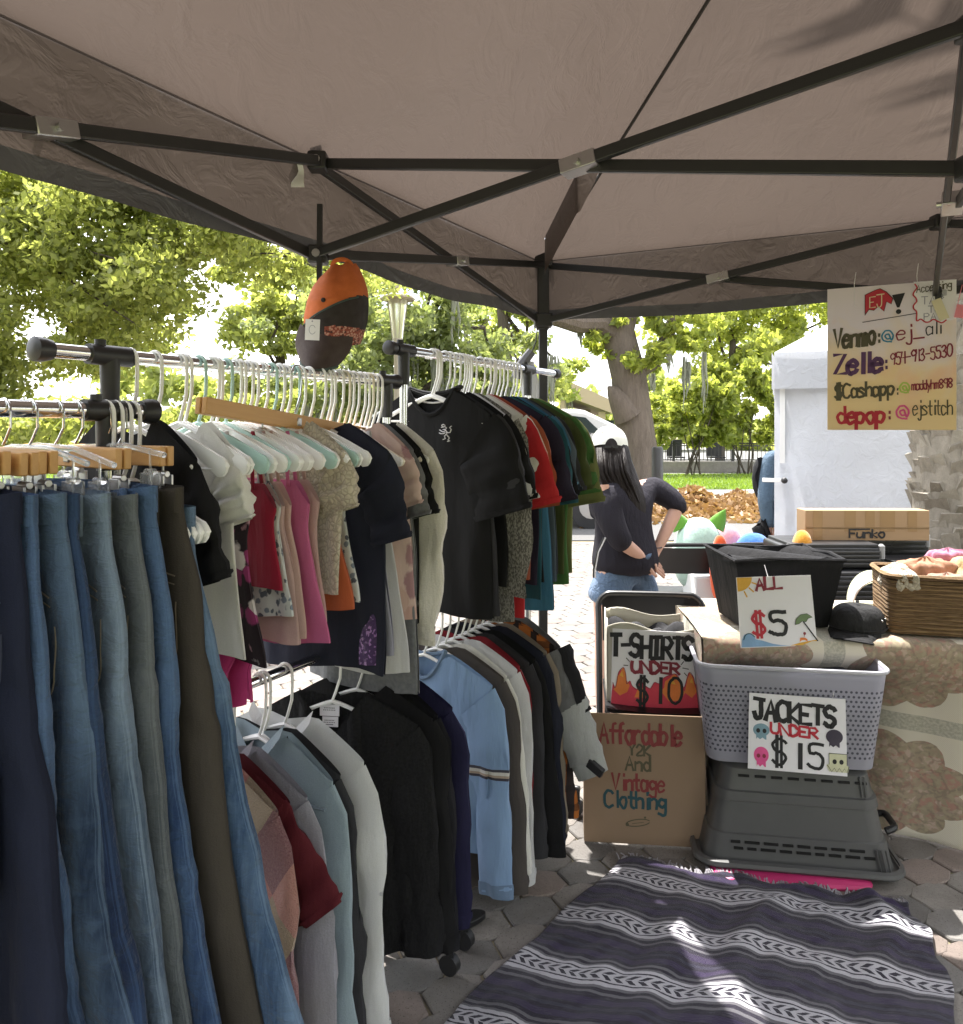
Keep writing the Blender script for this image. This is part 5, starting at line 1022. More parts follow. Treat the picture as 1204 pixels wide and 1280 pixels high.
# ------------------------------------------------------------------ table with its woven cloth
def tapestry():
    t = NT('woven_tapestry'); uv = t.coord('UV'); x, y, _ = t.sep(uv); n = t.noise(uv, 900, 2); n2 = t.noise(uv, 13, 4)
    cx = t.math('SUBTRACT', t.math('FRACT', t.math('ADD', t.math('MULTIPLY', x, 1.82), .19)), .5); cy = t.math('SUBTRACT', t.math('FRACT', t.math('ADD', t.math('MULTIPLY', y, 2.2), .894)), .5)
    mx_ = t.math('MULTIPLY', cx, .50); my_ = t.math('MULTIPLY', cy, .47); r = t.math('SQRT', t.math('ADD', t.math('MULTIPLY', mx_, mx_), t.math('MULTIPLY', my_, my_))); an = t.math('ARCTAN2', cy, cx)
    edge = t.math('ADD', .168, t.math('MULTIPLY', t.math('ABSOLUTE', t.math('SINE', t.math('MULTIPLY', an, 4.5))), .035)); med = t.math('LESS_THAN', t.math('ADD', r, t.math('MULTIPLY', n2, .02)), edge)
    wp = t.new('VectorMath', operation='MULTIPLY_ADD'); t.l.new(t.noise(uv, 45, 3, .6, 'Color'), wp.inputs[0]); wp.inputs[1].default_value = (.03, .03, 0); t.l.new(uv, wp.inputs[2]); vc = t.sep(t.vor(wp.outputs[0], 58, 'Color')); pet = t.ramp(vc[0], [(0, (.34, .25, .18)), (.3, (.40, .20, .16)), (.55, (.31, .25, .17)), (.8, (.50, .36, .29))], 'CONSTANT')
    ve = t.vor(wp.outputs[0], 22, 'Distance', 'DISTANCE_TO_EDGE'); pet = t.mix(t.ramp(ve, [(.03, .55), (.10, 0)]), pet, (.17, .125, .095)); pet = t.mix(t.ramp(t.noise(uv, 60, 3), [(.5, 0), (.6, .8)]), pet, (.38, .32, .21))
    band = t.math('GREATER_THAN', t.math('MAXIMUM', t.math('ABSOLUTE', cx), t.math('ABSOLUTE', cy)), .435)
    c = t.mix(t.math('MULTIPLY', band, t.ramp(t.noise(uv, 120, 2), [(.35, .45), (.6, .95)])), (.72, .67, .56), (.36, .36, .30)); c = t.mix(med, c, pet); weave = t.math('SINE', t.math('MULTIPLY', t.math('ADD', x, t.math('MULTIPLY', y, .6)), 1500)); c = t.mix(t.math('MULTIPLY', t.ramp(weave, [(.3, 0), (.7, 1)]), .22), c, (.22, .20, .15)); c = t.mix(t.math('MULTIPLY', n, .3), c, (.55, .5, .4)); t.bump(n, .4, .006); return t.fin(c, .95, 0, .1, .15)
TX0, TX1, TY0, TY1, TZ = .80, 2.72, 2.78, 3.42, .75
def table():
    t = thing('folding_table', 'long folding table under a woven flower tapestry', 'table', ((TX0+TX1)/2, (TY0+TY1)/2, 0)); o = t.location; m = MB(); m.box((0, .12, TZ-.03), (TX1-TX0-.02, TY1-TY0-.26, .04)); m.build('table_top', WHITE_PLASTIC, t, bevel=.01)
    for sx in (-1, 1):
        for sy in (-1, 1): l = MB(); l.tube([(sx*.82, sy*.25, .0), (sx*.78, sy*.25, TZ-.05)], .014, 10); l.build('leg', STEEL, t)
        l = MB(); l.tube([(sx*.81, -.25, .18), (sx*.81, .25, .18)], .01, 8); l.build('leg_brace', STEEL, t)
    # cloth: one sheet over the top and down the front and the near end, pushed in behind the bins
    m = MB(); NX, NP = 110, 70; w = TX1-TX0; d = TY1-TY0
    def cl(u, v):
        x = TX0-.012+(w+.024)*u; s = v*(d+TZ+.02)           # s runs from the back edge over the front edge down to the ground
        f = max(0, s-d); dent = .25*sstep(.76, .90, x)*(1-sstep(1.36, 1.86, x))*sstep(.04, .26, f)
        if s <= d: return Vector((x, TY1-s, TZ+.006+.004*math.sin(x*14)*math.sin(s*11)))
        fl = .016*sstep(0, .25, f)*(math.sin(x*13+f*1.2)+.5*math.sin(x*29+2)); kx = .0
        z = TZ+.006-f+(.0 if f < .02 else 0); rnd = .012*min(1, f/.03); return Vector((x+kx, TY0-.014-fl-rnd+dent, max(.006, z)))
    m.grid(NX, NP, cl, uvfn=lambda u, v: (u*w, v*(d+TZ)))
    def end(u, v):
        y = TY0-.0+(d)*u; f = v*(TZ-.01); fl = .018*sstep(0, .3, f)*(math.sin(y*19)+.4*math.sin(y*41)); b = sstep(.9, 1, 1-u)*0
        return Vector((TX0-.016-fl-.03*v*math.sin(PI*u)+.05*(1-u)**4*v, y, TZ+.004-f))
    m.grid(40, 30, end, uvfn=lambda u, v: (u*d+.2, v*TZ+d)); o2 = m.build('tapestry_cloth', tapestry(), sharp=0); TBL = Matrix.Translation((.8, 2.8, 0)) @ Matrix.Rotation(R(-4), 4, 'Z') @ Matrix.Translation((-.8, -2.8, 0)); o2.matrix_world = TBL; t.matrix_world = TBL @ Matrix.Translation(t.location); tag(o2, 'woven tapestry with flower medallions draped over the table', 'tablecloth')
table()
# ------------------------------------------------------------------ cardboard sign, bin on the folding chair
KRAFT = paint('kraft_cardboard', (.27, .185, .12), .85, 0, .07, 14, .08); KRAFT_D = paint('kraft_cardboard_darker', (.22, .15, .095), .9, 0, .1, 10, .1)  # second cardboard is a darker brown for the side flaps
def cardboard_sign():
    Y = 2.80; x0, x1 = P(731, 0, Y).x, P(880.5, 0, Y).x; z1 = P(0, 896, Y).z; w = x1-x0; h = z1; c = Vector(((x0+x1)/2, Y, h/2))
    t = thing('cardboard_sign', 'brown cardboard panel hand lettered Affordable Y2K And Vintage Clothing', 'sign', (c.x, Y, 0)); t.rotation_euler = (R(-1.0), 0, R(-6)); b = MB(); b.box((0, .003, h/2+.004), (w, .006, h)); b.build('front_panel', KRAFT, t, bevel=.001)
    s = MB(); s.box((w/2-.002, .075, h/2+.003), (.005, .14, h*.985), Matrix.Rotation(R(-6), 3, 'Z')); s.build('side_flap', KRAFT_D, t); s = MB(); s.box((-w/2+.002, .06, h/2+.003), (.005, .11, h*.985)); s.build('side_flap', KRAFT_D, t)
    s = MB(); s.grid(4, 6, lambda u, v: Vector((w/2+.004+.06*u*v, .10+.05*u, h*.85-.24*v+.03*u))); f = s.build('torn_flap', paint('kraft_inner', (.25, .19, .11), .9, 0, .1, 10, .1), t, sharp=0)
    def px(x, y): return ((x-806)*Y/FPX+0, (1057-y)*Y/FPX+.004)
    for st, a, b_, yb, hc, m, th, sl in (('Affordable', 751, 851, 932, 25, I_COP, .0105, .0), ('Y2K', 787, 813, 946, 13, I_MUD, .008, 0), ('And', 783, 813, 965, 17, I_MUD, .008, 0), ('Vintage', 766, 830, 990, 20, I_COP, .009, 0), ('Clothing', 757, 832, 1012, 20, I_TEAL, .010, 0)):
        p = Pen(); xa, za = px(a, yb); xb, _ = px(b_, yb); p.text(st, xa, za, xb-xa, hc*Y/FPX, th, sl, .12, 3, 1.6); p.done('lettering', m, t)
    p = Pen(); a, z = px(798, 1030); p.ribbon(smooth([(a+.042*math.cos(k)*1.0, z+.012*math.sin(k)+.006*math.cos(k)) for k in np.linspace(.3, 6.0, 12)]), .0035); p.disc(a-.038, z-.008, .006); p.disc(a+.025, z+.02, .004); p.ribbon([(a-.02, z-.004), (a+.02, z+.003)], .002); p.done('doodle', I_MUD, t)
cardboard_sign()
def folding_chair(name, label, loc, rz, group='black folding chairs'):
    t = thing(name, label, 'folding chair', loc, rz, group)
    fr = paint('chair_tube', (.02, .02, .022), .35, .2, .15, 40, .05); W2 = .215
    b = MB(); b.tube([(-W2, .24, .0), (-W2, .10, .45), (-W2, -.0, .70), (-W2+.012, -.028, .765), (-W2+.05, -.036, .792), (W2-.05, -.036, .792), (W2-.012, -.028, .765), (W2, 0, .70), (W2, .10, .45), (W2, .24, 0)][0:0] or smooth3([(-W2, .30, .0), (-W2, .14, .38), (-W2, .02, .68), (-W2, -.015, .755), (-W2+.03, -.03, .79), (-W2+.07, -.032, .796), (0, -.032, .797), (W2-.07, -.032, .796), (W2-.03, -.03, .79), (W2, -.015, .755), (W2, .02, .68), (W2, .14, .38), (W2, .30, 0)]), .0125, 10); b.build('back_frame', fr, t)
    for s in (-1, 1):
        l = MB(); l.tube([(s*(W2-.03), -.02, 0), (s*(W2-.03), .16, .36), (s*(W2-.03), .24, .44)], .011, 8); l.build('leg', fr, t); l = MB(); l.tube([(s*W2, .302, 0), (s*W2, .298, .025)], .016, 8); l.build('rubber_foot', BLACK_PLASTIC, t)
    for y, z, w in ((.24, .12, W2), (.02, .10, W2-.03)): l = MB(); l.tube([(-w, y, z), (w, y, z)], .008, 8); l.build('stretcher', fr, t)
    s = MB(); s.grid(14, 10, lambda u, v: Vector(((u-.5)*.40, .055+.37*v, .448+.012*((u-.5)*2)**2+.01*v))); s.grid(14, 10, lambda u, v: Vector(((.5-u)*.40, .055+.37*v, .432+.012*((u-.5)*2)**2+.01*v))); s.build('seat', fr, t)
    k = MB(); k.grid(16, 8, lambda u, v: Vector(((u-.5)*.40, -.040-.022*math.cos((u-.5)*PI)+.075*(1-v), .615+.165*v))); k.grid(16, 8, lambda u, v: Vector(((.5-u)*.40, -.030-.022*math.cos((u-.5)*PI)+.075*(1-v), .615+.165*v))); k.build('backrest', fr, t)
    return t
c0 = P(803, 752, 3.22); ch = folding_chair('folding_chair', 'black folding chair carrying the T-shirts bin', (c0.x, 3.20, 0), PI)
ch.location.y = 3.27; ch.location.x += .045; ch.rotation_euler.z = PI-R(7)
def cream_bin():
    Y = 2.93; xa, xb = P(756, 0, Y).x, P(878, 0, Y).x; zb = .462; zt = P(0, 786, Y).z; w = xb-xa; h = zt-zb; t = thing('storage_bin', 'cream open bin on the folding chair with a flame sign on its front', 'bin', ((xa+xb)/2+.01, Y, zb), R(-7)); cr = paint('cream_board', (.55, .52, .44), .8, 0, .05, 8, .1)
    D = .27; m = MB(); tk = .004
    def wall(a, b):
        m.grid(14, 8, lambda u, v: Vector((lerp(a[0], b[0], u), lerp(a[1], b[1], u), h*v+.006*math.sin(u*9+a[0]*30)*v**4+(.016*math.sin(u*PI*2.2+a[1]*9)*v**6))))
    x = w/2; cs = [(-x, 0), (x, 0), (x, D), (-x, D)]
    for i in range(4): wall(cs[i], cs[(i+1) % 4])
    m.add([(-x, 0, .003), (x, 0, .003), (x, D, .003), (-x, D, .003)], [(0, 1, 2, 3)]); o = m.build('bin_body', cr, t, sharp=30, merge=True); s = o.modifiers.new('wall', 'SOLIDIFY'); s.thickness = .005
    e = MB(); e.tube([(-x*.98+2*x*.98*u, -.002+.0*u, h*1.0+.006*math.sin(u*9-x*30)+.016*math.sin(u*PI*2.2)) for u in np.linspace(0, 1, 16)], .003, 6); e.build('rim', cr, t)
    cl = MB(); cl.grid(20, 14, lambda u, v: Vector(((u-.5)*w*.94, .015+v*(D-.03), h*.78+.03*math.sin(u*11+v*7)+.02*math.sin(v*15-u*4)))); cl.build('folded_cloth', CHAR, t, sharp=0)
    wc = MB()
    for i in range(7):
        x0 = -x*.7+i*.042; wc.tube([(x0, D+.004, h*1.04), (x0+.012, D+.004, h*1.10), (x0+.02, D+.006, h*1.03)], .007, 6)
    # sign
    Ys = Y-.006; sg = thing('price_sign', 'white flame drawing sign reading T-SHIRTS UNDER $10', 'sign', (P(817, 0, Ys).x, Ys, P(0, 837, Ys).z)); sg.location.x += .012; sg.location.y -= .004; sg.rotation_euler = (R(-2), R(1.5), R(-7)); sw, sh = 112*Ys/FPX, 97*Ys/FPX; board('paper', sw, sh, PAPER, sg, -.004, .0)
    def p2(px, py): return ((px-817)*Ys/FPX, (837-py)*Ys/FPX)
    f = Pen(-.0055); pts = [(761, 883), (763, 855), (766, 862), (768, 853), (770, 842), (776, 836), (779, 846), (780, 856), (784, 852), (787, 858), (793, 862), (796, 850), (802, 856), (809, 860), (814, 852), (820, 853), (825, 846), (832, 842), (840, 840), (846, 848), (850, 856), (853, 846), (856, 837), (861, 842), (864, 852), (867, 846), (870, 868), (872, 884)]; f.shape([p2(*k) for k in pts]); f.done('flame_drawing', I_FIRE, sg)
    f = Pen(-.0065)
    for q in ([(764, 864), (767, 858), (768, 848), (772, 843), (775, 836), (779, 843), (780, 852), (784, 858), (781, 866), (772, 871)], [(822, 862), (826, 858), (827, 850), (832, 846), (838, 840), (845, 847), (847, 856), (852, 862), (846, 872), (832, 874)], [(851, 862), (853, 852), (854, 845), (857, 838), (861, 844), (863, 853), (866, 860), (860, 868)], [(790, 872), (793, 864), (797, 854), (801, 862), (804, 872)]): f.shape([p2(*k) for k in q])
    f.done('flame_core', I_ORG, sg); f = Pen(-.0068)
    for q in ([(771, 846), (774, 840), (776, 848)], [(832, 852), (836, 846), (840, 853)], [(857, 849), (859, 844), (861, 850)]): f.shape([p2(*k) for k in q])
    f.done('flame_tip', I_YEL, sg); f = Pen(-.0072); f.ribbon(smooth([p2(*k) for k in pts[1:-1]]), .0022); f.done('flame_outline', I_DRED, sg)
    for st, a, b, yb, hc, th, m in (('T-SHIRTS', 760, 860, 822, 26, .0155, I_BLK), ('UNDER', 786, 844, 841, 13, .0115, I_DRED), ('$', 793, 806, 879, 30, .0095, I_BLK), ('1', 819, 822, 877, 30, .012, I_BLK), ('0', 832, 847, 876, 30, .0095, I_BLK)):
        p = Pen(-.0078); xa2, za = p2(a, yb); p.text(st, xa2, za, (b-a)*Ys/FPX, hc*Ys/FPX, th, .02, .3, 5, .9); p.done('lettering', m, sg)
    p = Pen(-.0078)
    for a, b in (((779, 824), (783, 828)), ((846, 828), (849, 824)), ((848, 832), (855, 833)), ((776, 833), (781, 833)), ((850, 838), (853, 841))): p.ribbon([p2(*a), p2(*b)], .003)
    p.done('rays', I_BLK, sg)
cream_bin()
# ------------------------------------------------------------------ overturned grey bin, perforated basket on it, pink lid below
def rrect(w, d, r, n=6):
    out = []
    for cx, cy, a0 in ((w/2-r, d/2-r, 0), (-w/2+r, d/2-r, PI/2), (-w/2+r, -d/2+r, PI), (w/2-r, -d/2+r, 1.5*PI)):
        for k in range(n+1): a = a0+PI/2*k/n; out.append((cx+r*math.cos(a), cy+r*math.sin(a)))
    return out
def shell(m, rings, close_top=False, close_bot=False, mi=0):
    n = len(rings[0][0]); vs = []
    for pts, z in rings: vs += [(x, y, z) for x, y in pts]
    fs = [(i*n+j, i*n+(j+1) % n, (i+1)*n+(j+1) % n, (i+1)*n+j) for i in range(len(rings)-1) for j in range(n)]
    if close_bot: fs.append(tuple(reversed(range(n))))
    if close_top: fs.append(tuple(range((len(rings)-1)*n, len(rings)*n)))
    m.add(vs, fs, mi)
def bins():
    cx = P(1008, 0, 2.62).x; cy = 2.79; gp = paint('grey_tub_plastic', (.085, .086, .087), .36, 0, .22, 14, .10)
    lid = MB(); shell(lid, [(rrect(.5, .40, .05), .002), (rrect(.51, .41, .05), .012), (rrect(.49, .39, .05), .02)], True, True); o = lid.build('plastic_tray', paint('pink_plastic', (.50, .035, .15), .4, 0, .06, 20, .05), bevel=.002); o.location = (P(1000, 0, 2.6).x-.02, 2.735, 0); o.rotation_euler = (0, 0, R(-6)); tag(o, 'bright pink plastic lid lying flat under the overturned grey bin', 'lid')
    t = thing('overturned_bin', 'dark grey plastic bin turned upside down on the pink lid', 'bin', (cx, cy, .024), R(-9)); m = MB(); W0, D0, W1, D1 = .625, .38, .50, .30; H = .325
    def wd(f): return (lerp(W0, W1, f), lerp(D0, D1, f))
    rg = []
    for f, e in ((0, .018), (.03, .018), (.035, 0), (.15, -.002), (.30, -.002), (.31, -.008), (.62, -.008), (.63, -.002), (.72, -.002), (.73, -.010), (.94, -.012), (.98, -.022), (1.0, -.04)): w, d = wd(f); rg.append((rrect(w+2*e, d+2*e, .06+e*.3), H*f))
    shell(m, rg, True); m.build('tub_shell', gp, t, sharp=28); r = MB(); w, d = wd(0)
    shell(r, [(rrect(w+.05, d+.05, .075), .0), (rrect(w+.062, d+.062, .08), .008), (rrect(w+.055, d+.055, .078), .02), (rrect(w+.03, d+.03, .07), .024)]); r.build('rim', gp, t, sharp=40)
    sl = MB(); rs = random.Random(1)
    for row, z in enumerate((.075, .055)):
        x = -.22+.01*row
        while x < .22: ww = rs.uniform(.028, .052); f = z/H; sl.box((x+ww/2, -lerp(D0, D1, f)/2-.0005, z), (ww, .006, .007), Matrix.Rotation(.08, 3, 'X')); x += ww+.014
    x = -.19
    while x < .20: ww = .036; f = .285/H; sl.box((x+ww/2, -lerp(D0, D1, f)/2+.0085, .285), (ww, .006, .007)); x += ww+.018
    sl.build('vent_grille', paint('slot_dark', (.006, .006, .006), .8, 0, .1, 20, 0), t); rb = MB()
    for x in (.235, .25, .265): rb.bar((x+.018, -D0/2-.004, .02), (x+.006, -lerp(D0, D1, .25)/2-.004, .085), .006)
    rb.build('corner_rib', gp, t); rb = MB()
    for x in (.205, .217): rb.bar((x+.004, -lerp(D0, D1, .73)/2+.007, .24), (x-.002, -lerp(D0, D1, .95)/2+.008, .305), .006)
    rb.build('corner_rib', gp, t); hd = MB(); hd.tube(smooth3([(W0/2+.0, -.06, .09), (W0/2+.03, -.05, .10), (W0/2+.035, 0, .10), (W0/2+.03, .05, .10), (W0/2, .06, .09)]), .012, 8); hd.build('handle', BLACK_PLASTIC, t)
    # basket
    zb = .024+H+.003; bc = Vector((P(992, 0, 2.6).x+.035, 2.785, zb)); t = thing('plastic_basket', 'pale translucent perforated basket with the jackets sign on its front', 'basket', bc, R(-9)); W0, D0, W1, D1, H = .545, .27, .615, .325, .335
    nt = NT('perforated_plastic'); v = nt.coord(); x, y, z = nt.sep(v); s = 62.0
    nx, ny, _n = nt.sep(nt.coord('Normal')); side = nt.math('GREATER_THAN', nt.math('ABSOLUTE', nx), nt.math('ABSOLUTE', ny)); xs = nt.math('MULTIPLY', nt.math('ADD', nt.math('MULTIPLY', side, y), nt.math('MULTIPLY', nt.math('SUBTRACT', 1.0, side), x)), s); zs = nt.math('MULTIPLY', z, s); row = nt.math('FLOOR', zs); xo = nt.math('ADD', xs, nt.math('MULTIPLY', nt.math('MODULO', row, 2), .5)); fx = nt.math('SUBTRACT', nt.math('FRACT', xo), .5); fz = nt.math('SUBTRACT', nt.math('FRACT', zs), .5); rr = nt.math('SQRT', nt.math('ADD', nt.math('MULTIPLY', fx, fx), nt.math('MULTIPLY', fz, fz)))
    hole = nt.math('LESS_THAN', rr, .27); inb = nt.math('MULTIPLY', nt.math('GREATER_THAN', z, .03), nt.math('LESS_THAN', z, .275)); hole = nt.math('MULTIPLY', hole, inb); c = nt.mix(hole, (.40, .40, .47), (.10, .10, .13)); nt.fin(c, .35); nt.translucent(c, .3)
    m = MB(); rg = [(rrect(lerp(W0, W1, f), lerp(D0, D1, f), .05), H*f) for f in np.linspace(0, 1, 12)]; shell(m, rg, False, True); b = m.build('basket_wall', nt.m, t, sharp=40); s_ = b.modifiers.new('wall', 'SOLIDIFY'); s_.thickness = .004
    r = MB(); rp = rrect(W1+.006, D1+.006, .055); r.tube([(x, y, H) for x, y in rp], .0075, 8, closed=True); r.build('rim', paint('basket_rim', (.48, .48, .54), .3, 0, .04, 20, .03), t)
    cl = MB(); cl.grid(40, 24, lambda u, v: Vector(((u-.5)*.53, (v-.5)*.25, H*.80+.035*math.sin(u*13+v*5)*math.sin(v*8+u*3)+.03*math.exp(-((u-.42)/.12)**2)))); ob = cl.build('folded_jacket', print_cloth('striped_clothes', (.05, .05, .06), [(.4, .4, .42), (.08, .09, .12), (.3, .28, .27)], 9, .6), sharp=0); ob.location = bc; ob.rotation_euler = (0, 0, R(-9)); tag(ob, 'dark crumpled jackets lying inside the perforated basket', 'jacket')
    # sign
    Ys = bc.y-D1/2-.016; sg = thing('price_sign', 'white sign with little skulls reading JACKETS UNDER $15', 'sign', (P(997, 0, Ys).x, Ys+.006, P(0, 918, Ys).z)); sg.rotation_euler = (R(-5), R(1), R(-9))
    sw, sh = 118*Ys/FPX, 93*Ys/FPX; board('paper', sw, sh, PAPER, sg, -.004, .0, .004)
    def p2(px, py): return ((px-997)*Ys/FPX, (918-py)*Ys/FPX)
    for st, a, b, yb, hc, th, m, sl_ in (('JACKETS', 946, 1041, 902, 23, .0145, I_BLK, -.03), ('UNDER', 966, 1021, 919, 12, .0095, I_RED, -.04), ('$', 968, 984, 957, 30, .0105, I_BLK, 0), ('1', 998, 1001, 959, 28, .0165, I_BLK, 0), ('5', 1010, 1028, 958, 28, .0115, I_BLK, 0)):
        p = Pen(-.0055); xa2, za = p2(a, yb); p.text(st, xa2, za, (b-a)*Ys/FPX, hc*Ys/FPX, th, sl_, .3, 8, .9); p.done('lettering', m, sg)
    k = Ys/FPX
    def skull(cx, cy, w, h, m, eyes, kind):
        q = Pen(-.0055); X, Z = p2(cx, cy)
        if kind == 'square': q.shape([(X-w*k, Z+h*.5*k), (X+w*k, Z+h*.5*k), (X+w*k, Z-h*.1*k), (X+w*1.25*k, Z-h*.2*k), (X+w*1.1*k, Z-h*.5*k), (X-w*1.0*k, Z-h*.5*k), (X-w*1.3*k, Z-h*.15*k), (X-w*k, Z-h*.1*k)])
        else:
            q.disc(X, Z+h*.1*k, w*k, h*.42*k); n = 4; q.shape([(X-w*.6*k, Z), (X-w*.62*k, Z-h*.5*k)]+[(X+(-.62+1.24*(i+.5)/n)*w*k, Z-h*(.38 if i % 2 == 0 else .5)*k) for i in range(n)]+[(X+w*.62*k, Z-h*.5*k), (X+w*.6*k, Z)])
        s_ = q.done('skull_doodle', m, sg); e = Pen(-.0062)
        for dx in (-.38, .38): e.disc(X+dx*w*k, Z+h*.06*k, w*.24*k, w*.28*k)
        e.done('skull_eyes', eyes, s_)
        if kind == 'square': o = Pen(-.0064); o.ribbon([(X-w*k, Z-h*.1*k), (X-w*k, Z+h*.5*k), (X+w*k, Z+h*.5*k), (X+w*k, Z-h*.1*k)], .0018); o.ribbon([(X-w*1.2*k, Z-h*.15*k)]+[(X+(-1+2*i/7)*w*k, Z-h*(.5 if i % 2 else .28)*k) for i in range(8)]+[(X+w*1.2*k, Z-h*.18*k)], .0018); o.done('skull_outline', I_BLK, s_)
    skull(954, 918, 10, 19, I_SKY, I_BLK, 'r'); skull(954, 949, 9, 24, I_PINK, I_DRED, 'r'); skull(1041, 920, 10, 21, I_DGR, I_DGR, 'r'); skull(1045, 949, 10.5, 22, I_CRM, I_BLK, 'square')
    h = MB(); h.tube([(p2(1039, 873)[0], -.006, p2(0, 873)[1]), (p2(1041, 863)[0], -.004, p2(0, 863)[1])], .001, 5); h.build('string', PAPER, sg)
bins()
# ------------------------------------------------------------------ black fabric bin with the ALL $5 sign, cap, wicker basket
def table_things():
    zt = TZ+.014; Y = 2.93; t = thing('fabric_bin', 'flared black bin standing at the table end with a beach sign hung on it', 'bin', (P(973, 0, Y).x, 3.0, zt), R(3)); bm_ = cloth('black_felt', (.014, .014, .016), weave=260, bump=.3); W0, D0, W1, D1, H = .32, .25, .405, .33, .258
    m = MB(); rg = [([(x*lerp(W0, W1, f)/2, y*lerp(D0, D1, f)/2) for x, y in ((-1, -1), (0, -1.0-.05*f), (1, -1), (1, 0), (1, 1), (0, 1), (-1, 1), (-1, 0))], H*f+.0) for f in np.linspace(0, 1, 8)]; shell(m, rg, False, True); b = m.build('bin_body', bm_, t, sharp=30); s = b.modifiers.new('wall', 'SOLIDIFY'); s.thickness = .008
    r = MB(); pts = [(x*W1/2, y*D1/2, H+.006*math.sin(x*3+y*4)) for x, y in ((-1, -1), (-.4, -1.03), (.4, -1.03), (1, -1), (1.0, -.3), (1, .4), (1, 1), (.3, 1), (-.4, 1), (-1, 1), (-1, 0))]; r.tube(pts, .009, 6, closed=True, flat=.7); r.build('rim', bm_, t)
    c = MB(); c.grid(24, 16, lambda u, v: Vector(((u-.5)*.38, (v-.5)*.30, H*.9+.03*math.sin(u*9+v*6)))); c.build('lining', bm_, t, sharp=0)
    Ys = 2.755; sg = thing('price_sign', 'white sign with sun, waves and parasol reading ALL $5', 'sign', (P(970, 0, Ys).x, Ys, P(0, 764, Ys).z)); sg.rotation_euler = (R(-8), R(-1.5), R(2)); k = Ys/FPX; board('paper', 96*k, 86*k, PAPER, sg, -.004, .0, .002)
    def p2(px, py): return ((px-970)*k, (764-py)*k)
    def draw(nm, mt, fn, y=-.0055): p = Pen(y); fn(p); return p.done(nm, mt, sg)
    X0, Z0 = p2(923, 722); a0 = -48*k+.003; b0 = 43*k-.001
    draw('sun_drawing', I_YEL, lambda p: [p.shape([(a0, b0)]+[(a0+19*k*math.cos(a), b0-17*k*abs(math.sin(a))) for a in np.linspace(0, PI/2, 10)])]+[p.ribbon([(a0+(20*k)*math.cos(a), b0-(19*k)*math.sin(a)), (a0+(27*k)*math.cos(a), b0-(26*k)*math.sin(a))], .005) for a in (.35, .75, 1.15)])
    draw('wave_drawing', I_LBLU, lambda p: [p.shape([p2(923, 806), p2(924, 797), p2(927, 791), p2(933, 789), p2(939, 792), p2(941, 797), p2(950, 799), p2(962, 803), p2(972, 805), p2(984, 806)])])
    draw('sand_drawing', I_YEL, lambda p: [p.shape([p2(984, 806), p2(996, 803), p2(1010, 801), p2(1018, 800), p2(1018, 806)])]); draw('wave_curl', I_TEAL, lambda p: p.ribbon(smooth([p2(926, 797), p2(929, 791), p2(935, 790), p2(940, 794)]), .003), -.0062)
    draw('parasol_canopy', ink('sage', (.17, .25, .12)), lambda p: p.shape([p2(992, 781), p2(994, 774), p2(1000, 769), p2(1008, 768), p2(1015, 773), p2(1009, 774), p2(1006, 778), p2(1001, 777), p2(997, 780)]))
    draw('parasol_outline', I_BLK, lambda p: [p.ribbon([p2(992, 781), p2(994, 774), p2(1000, 769), p2(1008, 768), p2(1014, 772), p2(1009, 774), p2(1006, 778), p2(1001, 777), p2(997, 780), p2(992, 781)], .0014), p.ribbon([p2(1003, 778), p2(1019, 802)], .0045)], -.0062)
    draw('crab_drawing', I_ORG, lambda p: [p.shape([p2(996, 802), p2(997, 797), p2(1003, 797), p2(1006, 799), p2(1006, 802), p2(1003, 800), p2(999, 800)])]); draw('crab_claw', I_DRED, lambda p: [p.disc(*p2(1003, 792), .005), p.ribbon([p2(1002, 796), p2(1003, 792)], .002)], -.0062)
    for st, a, b_, yb, hc, th, mt in (('ALL', 947, 979, 737, 14, .0105, I_DRED), ('$', 939, 954, 791, 26, .011, I_RED), ('5', 960, 981, 791, 26, .0135, I_BLK)):
        p = Pen(-.0058); xa, za = p2(a, yb); p.text(st, xa, za, (b_-a)*k, hc*k, th, .04 if st == 'ALL' else 0, .2, 4, 1.2); p.done('lettering', mt, sg)
    h = MB(); h.tube([(p2(963, 0)[0], -.004, 42*k), (p2(963, 0)[0], .02, 57*k)], .0012, 5); h.build('string', PAPER, sg)
cap_black = cloth('black_cap_twill', (.03, .03, .032), weave=500, bump=.7)
table_things()
def cap_mesh(m, r=(.088, .10, .105), c=(0, 0, 0), bill=.072, mi=(0, 1), rot=None, seams=6, crease=0.0, flat=.8):
    """crown of a ball cap standing on z=0, bill towards -y"""
    def T_(p): p = rot @ Vector(p) if rot else Vector(p); return p+Vector(c)
    def crown(u, v):
        a = 2*PI*u; el = PI/2*v; k = 1-.018*abs(math.cos(a*seams/2))**10*math.cos(el); f = 1+(.10*max(0, -math.sin(a))**3)*math.sin(el*2)*.8
        return T_((r[0]*math.cos(a)*math.cos(el)**flat*k, r[1]*math.sin(a)*math.cos(el)**flat*k*f, r[2]*math.sin(el)**.9-crease*math.exp(-((math.cos(a)-.2)/.35)**2)*math.sin(el*2)*math.cos(el)))
    m.grid(48, 16, crown, mi=mi[0])
    def bl(u, v, o=0):
        a = PI*(1.0+.14+.72*u); x, y = r[0]*1.0*math.cos(a), r[1]*math.sin(a); k = math.sin(PI*(u*.9+.05))**.55
        return T_((x*(1+.10*v), y-bill*v*k, .006-o-.030*abs((u-.5)*2)**2*v-.010*v))
    m.grid(26, 8, lambda u, v: bl(u, v), mi=mi[1]); m.grid(26, 8, lambda u, v: bl(u, v, .004), mi=mi[1])
    return T_
